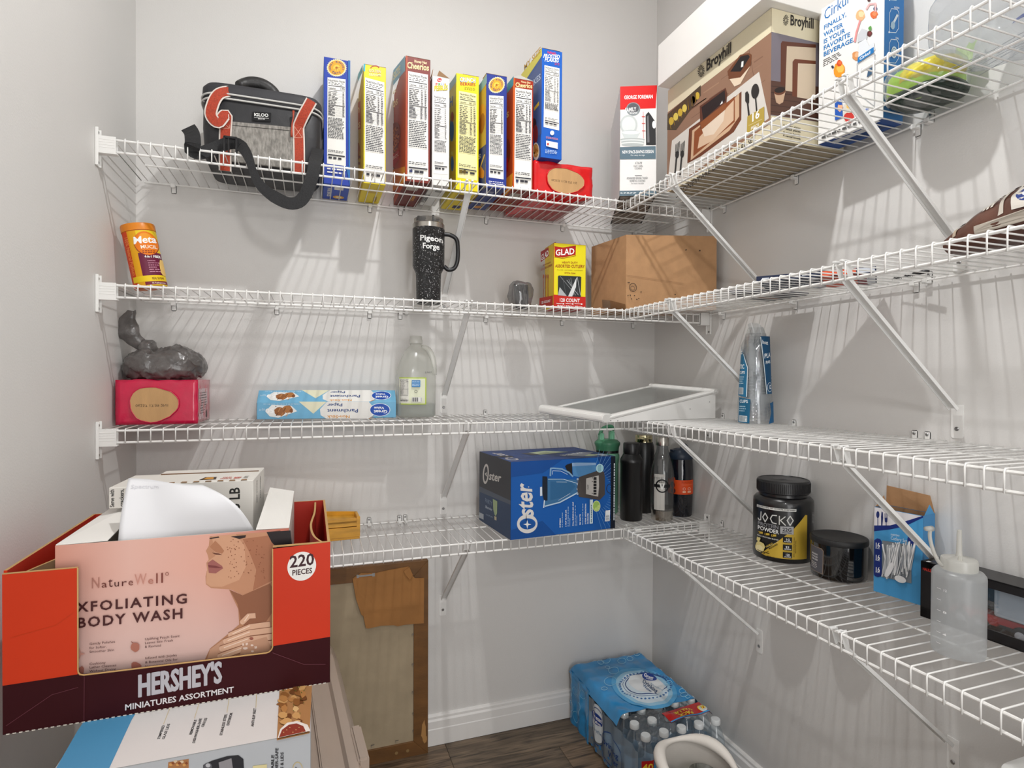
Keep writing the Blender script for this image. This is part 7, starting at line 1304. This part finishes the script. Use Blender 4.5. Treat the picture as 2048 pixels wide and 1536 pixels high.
for x, y, r_ in ((545, 200, 42), (495, 220, 30), (590, 405, 62), (700, 205, 40), (560, 268, 24), (850, 138, 30), (780, 185, 30), (1160, 420, 32), (1310, 535, 36), (1345, 560, 22), (620, 300, 50), (530, 480, 30), (1290, 500, 30)): P.ring(x, y, r_, r_*.62, 4, '#9cd4ee', 18, nl=False)
P.build(t, 'top_print')
# side skirt on the left, first three columns of bottles, and the rear
def sidef(u, v):
    y = -.002-.150*u; z = .178*v; ph = ((-y-.0255)/.0595); b = abs(((ph+.5) % 1)-.5); return (-.0008+.012*b*1.2-.004*noise.noise(Vector((y*40, z*40, 1))), y, z)
mb = MB(); mb.grid(sidef, 40, 16); mb.build('side_film', BF, t, smooth='all')
P = Print(lambda u, v, o: (lambda q: (q[0]-.0008-o, q[1], q[2]))(sidef(max(0, min(1, u/.150)), v/.178)), sub=.004, step=1.2e-4)
for x, y, r_ in ((.02, .06, .016), (.04, .12, .013), (.015, .10, .010), (.05, .035, .018), (.08, .09, .012), (.10, .14, .014)): P.ring(x, y, r_, r_, .0014, '#8fcdea', 18, nl=False)
P.build(t, 'side_bubbles')
def sidef2(u, v):
    y = -.152-.300*u; z = .010+.150*v; ph = ((-y-.0255)/.0595); b = abs(((ph+.5) % 1)-.5); return (-.0012+.014*b, y, z)
mb = MB(); mb.grid(sidef2, 60, 12); mb.build('clear_side_film', CLEAR('pack_film', '#dfeaf2', .35, .08, .5, '#cfe0ee'), t, smooth='all')
P = Print(lambda u, v, o: (lambda q: (q[0]-.0010-o, q[1], q[2]))(sidef2(max(0, min(1, u/.300)), (v-.01)/.150)), sub=.004, step=1.2e-4)
P.disc(.060, .105, .040, .060, '#dde6ec', 26); P.ring(.060, .095, .040, .058, .003, '#2a4a86', 30); P.disc(.055, .118, .036, .018, '#1c3f92', 26); P.text('Great', .026, .116, .084, .116, .013, '#ffffff', up=UP); P.text('Value', .040, .104, .078, .104, .008, '#ffffff', up=UP); P.text('Purified', .02, .075, .10, .075, .010, '#5a7aa0', up=UP, bold=0); P.text('Drinking', .10, .070, .19, .070, .016, '#27457f', up=UP); P.text('Water', .13, .045, .19, .045, .016, '#27457f', up=UP); P.ring(.15, .07, .06, .05, .003, '#2a4a86', 26)
for i in range(22): P.blob(.02+(i*.037) % .24, .012+(i*.011) % .03, .006, .004, '#3f7fb8', 7, .4, i, False)
P.build(t, 'side_print')
# front: red band and blue skirt
def frontf(u, v):
    x = .002+.294*u; z = v; ph = (x-.0315)/.0595; b = abs(((ph+.5) % 1)-.5); return (x, -.4738+.013*b, z)
mb = MB(); mb.grid(lambda u, v: frontf(u, .008+.085*v+.012*sin(pi*u)), 60, 10); mb.build('front_skirt', CLEAR('blue_front', '#4a9ad0', .3, .08, .5, '#2f8ac8'), t, smooth='all')
P = Print(lambda u, v, o: (lambda q: (q[0], q[1]-.001-o, q[2]))(frontf(u/.294, v)), sub=.004, step=1.2e-4)
P.rect(.000, .0, .036, .145, '#b81c1c'); P.text('40', .002, .118, .034, .118, .018, '#f0d040', up=UP); P.text('HALF LITER', .002, .104, .034, .104, .008, '#e8a060', up=UP); P.text('BOTTLES', .002, .092, .034, .092, .008, '#e8a060', up=UP); P.text('VALUE', .016, .025, .016, .08, .012, '#f0d040', up=(-1, 0)); P.rect(.036, .0, .042, .13, '#3f9ad4')
for x, y, r_ in ((.07, .07, .014), (.10, .05, .012), (.085, .03, .012), (.25, .06, .014), (.22, .04, .012), (.28, .08, .012)): P.ring(x, y, r_, r_*.8, .0016, '#9cd4ee', 16, nl=False)
P.build(t, 'front_print')
def strapf(u, v): x = .135+.160*u; y = -.348-.050*v-.03*(1-u)*.6; return (x, y, .2015-.0055*(1-math.exp(-min((x-a)**2+(y-b)**2 for a, b in bxs)/.00022))+.004*sin(6*u)*v-.020*max(0, 1-(.297-x)/.02)**2)
mb = MB(); mb.grid(strapf, 40, 12); mb.build('value_band', M('red_film', '#b81c1c', .25, var=.08, coat=.3), t, smooth='all')
P = Print(lambda u, v, o: Vector(strapf(u, v))+Vector((0, 0, .0012+o)), sub=.05); P.text('VALUE', .62, .30, .20, .30, .22, '#f0d040', up=(0, 1)); P.text('PACK', .58, .62, .24, .62, .22, '#f0d040', up=(0, 1)); P.text('40', .96, .38, .74, .38, .42, '#f0d040', up=(0, 1)); P.rect(0, .9, 1, 1, '#3f9ad4'); P.build(t, 'band_print')
mb = MB(); mb.grid(lambda u, v: (.02+.13*u+.01*sin(5*v), -.34-.11*v, .196-.03*v*(1-u)+.010*noise.noise(Vector((u*9, v*9, 0)))), 26, 20); mb.build('torn_clear_film', CLEAR('torn_film', '#dfe6ea', .7, .12, .10), t, smooth='all')
# ---------------------------------------------------------------- white bag with cups
t = thing('white_bag', 'open white fabric bag holding clear cups in front of the water pack', 'bag', (-.395, -.790, 0))
WF = M('white_fabric', '#d8d2ca', .75, var=.05, bump=.5, bscale=25)
ringp = [Vector((.082*cos(a), .088*sin(a), .335+.010*sin(a)+.004*sin(3*a))) for a in [2*pi*k/40 for k in range(40)]]
mb = MB(); mb.tube(ringp, [.010+.004*sin(3*k*2*pi/40) for k in range(40)], 10, closed=True); mb.build('rolled_rim', WF, t, smooth='all')
def bgf(u, v): a = 2*pi*u; r_ = 1-.04*(1-v); q = Vector((.088*cos(a)*r_, .094*sin(a)*r_, .332*v)); return q+noise.noise_vector(q*22)*.003*(1 if v > .03 else 0)
mb = MB(); mb.grid(bgf, 44, 16, wrapu=True); o = mb.build('bag_body', WF, t, smooth='all')
MB().lathe([(.07, .0), (.07, .004)], 30).build('bag_bottom', WF, t)
gc = thing('clear_tumbler', 'clear ridged plastic tumbler standing inside the white bag', 'cup', (-.428, -.765, .005), 0, 'clear tumblers in the white bag')
mb = MB(); mb.lathe([(.024, .0), (.026, .004), (.030, .20), (.0305, .285), (.032, .29), (.0315, .293), (.0295, .293), (.029, .20), (.025, .01)], 28); mb.build('tumbler_shell', CLEAR('tumbler_clear', '#c9ccc6', .7, .05, .06), gc, smooth='all')
for xx, yy in ((-.362, -.765), (-.395, -.822)): c = copy_tree(gc); c.location = (xx, yy, .005)
t = thing('plastic_bin', 'white plastic bin with rounded corner at the lower right edge', 'bin', (-.200, -1.583, 0))
mb = MB(); loft(mb, [(0, .1, .165, .085, .150, .25), (.57, .1, .165, .098, .163, .25), (.578, .1, .165, .100, .165, .25), (.588, .1, .165, .097, .162, .25), (.590, .1, .165, .09, .155, .25)], 48); mb.build('bin_body', PLA, t, smooth=True)
mb = MB(); mb.box(.02, .10, .590, .18, .23, .596); mb.build('bin_lid_panel', PLA, t, bevel=.003)
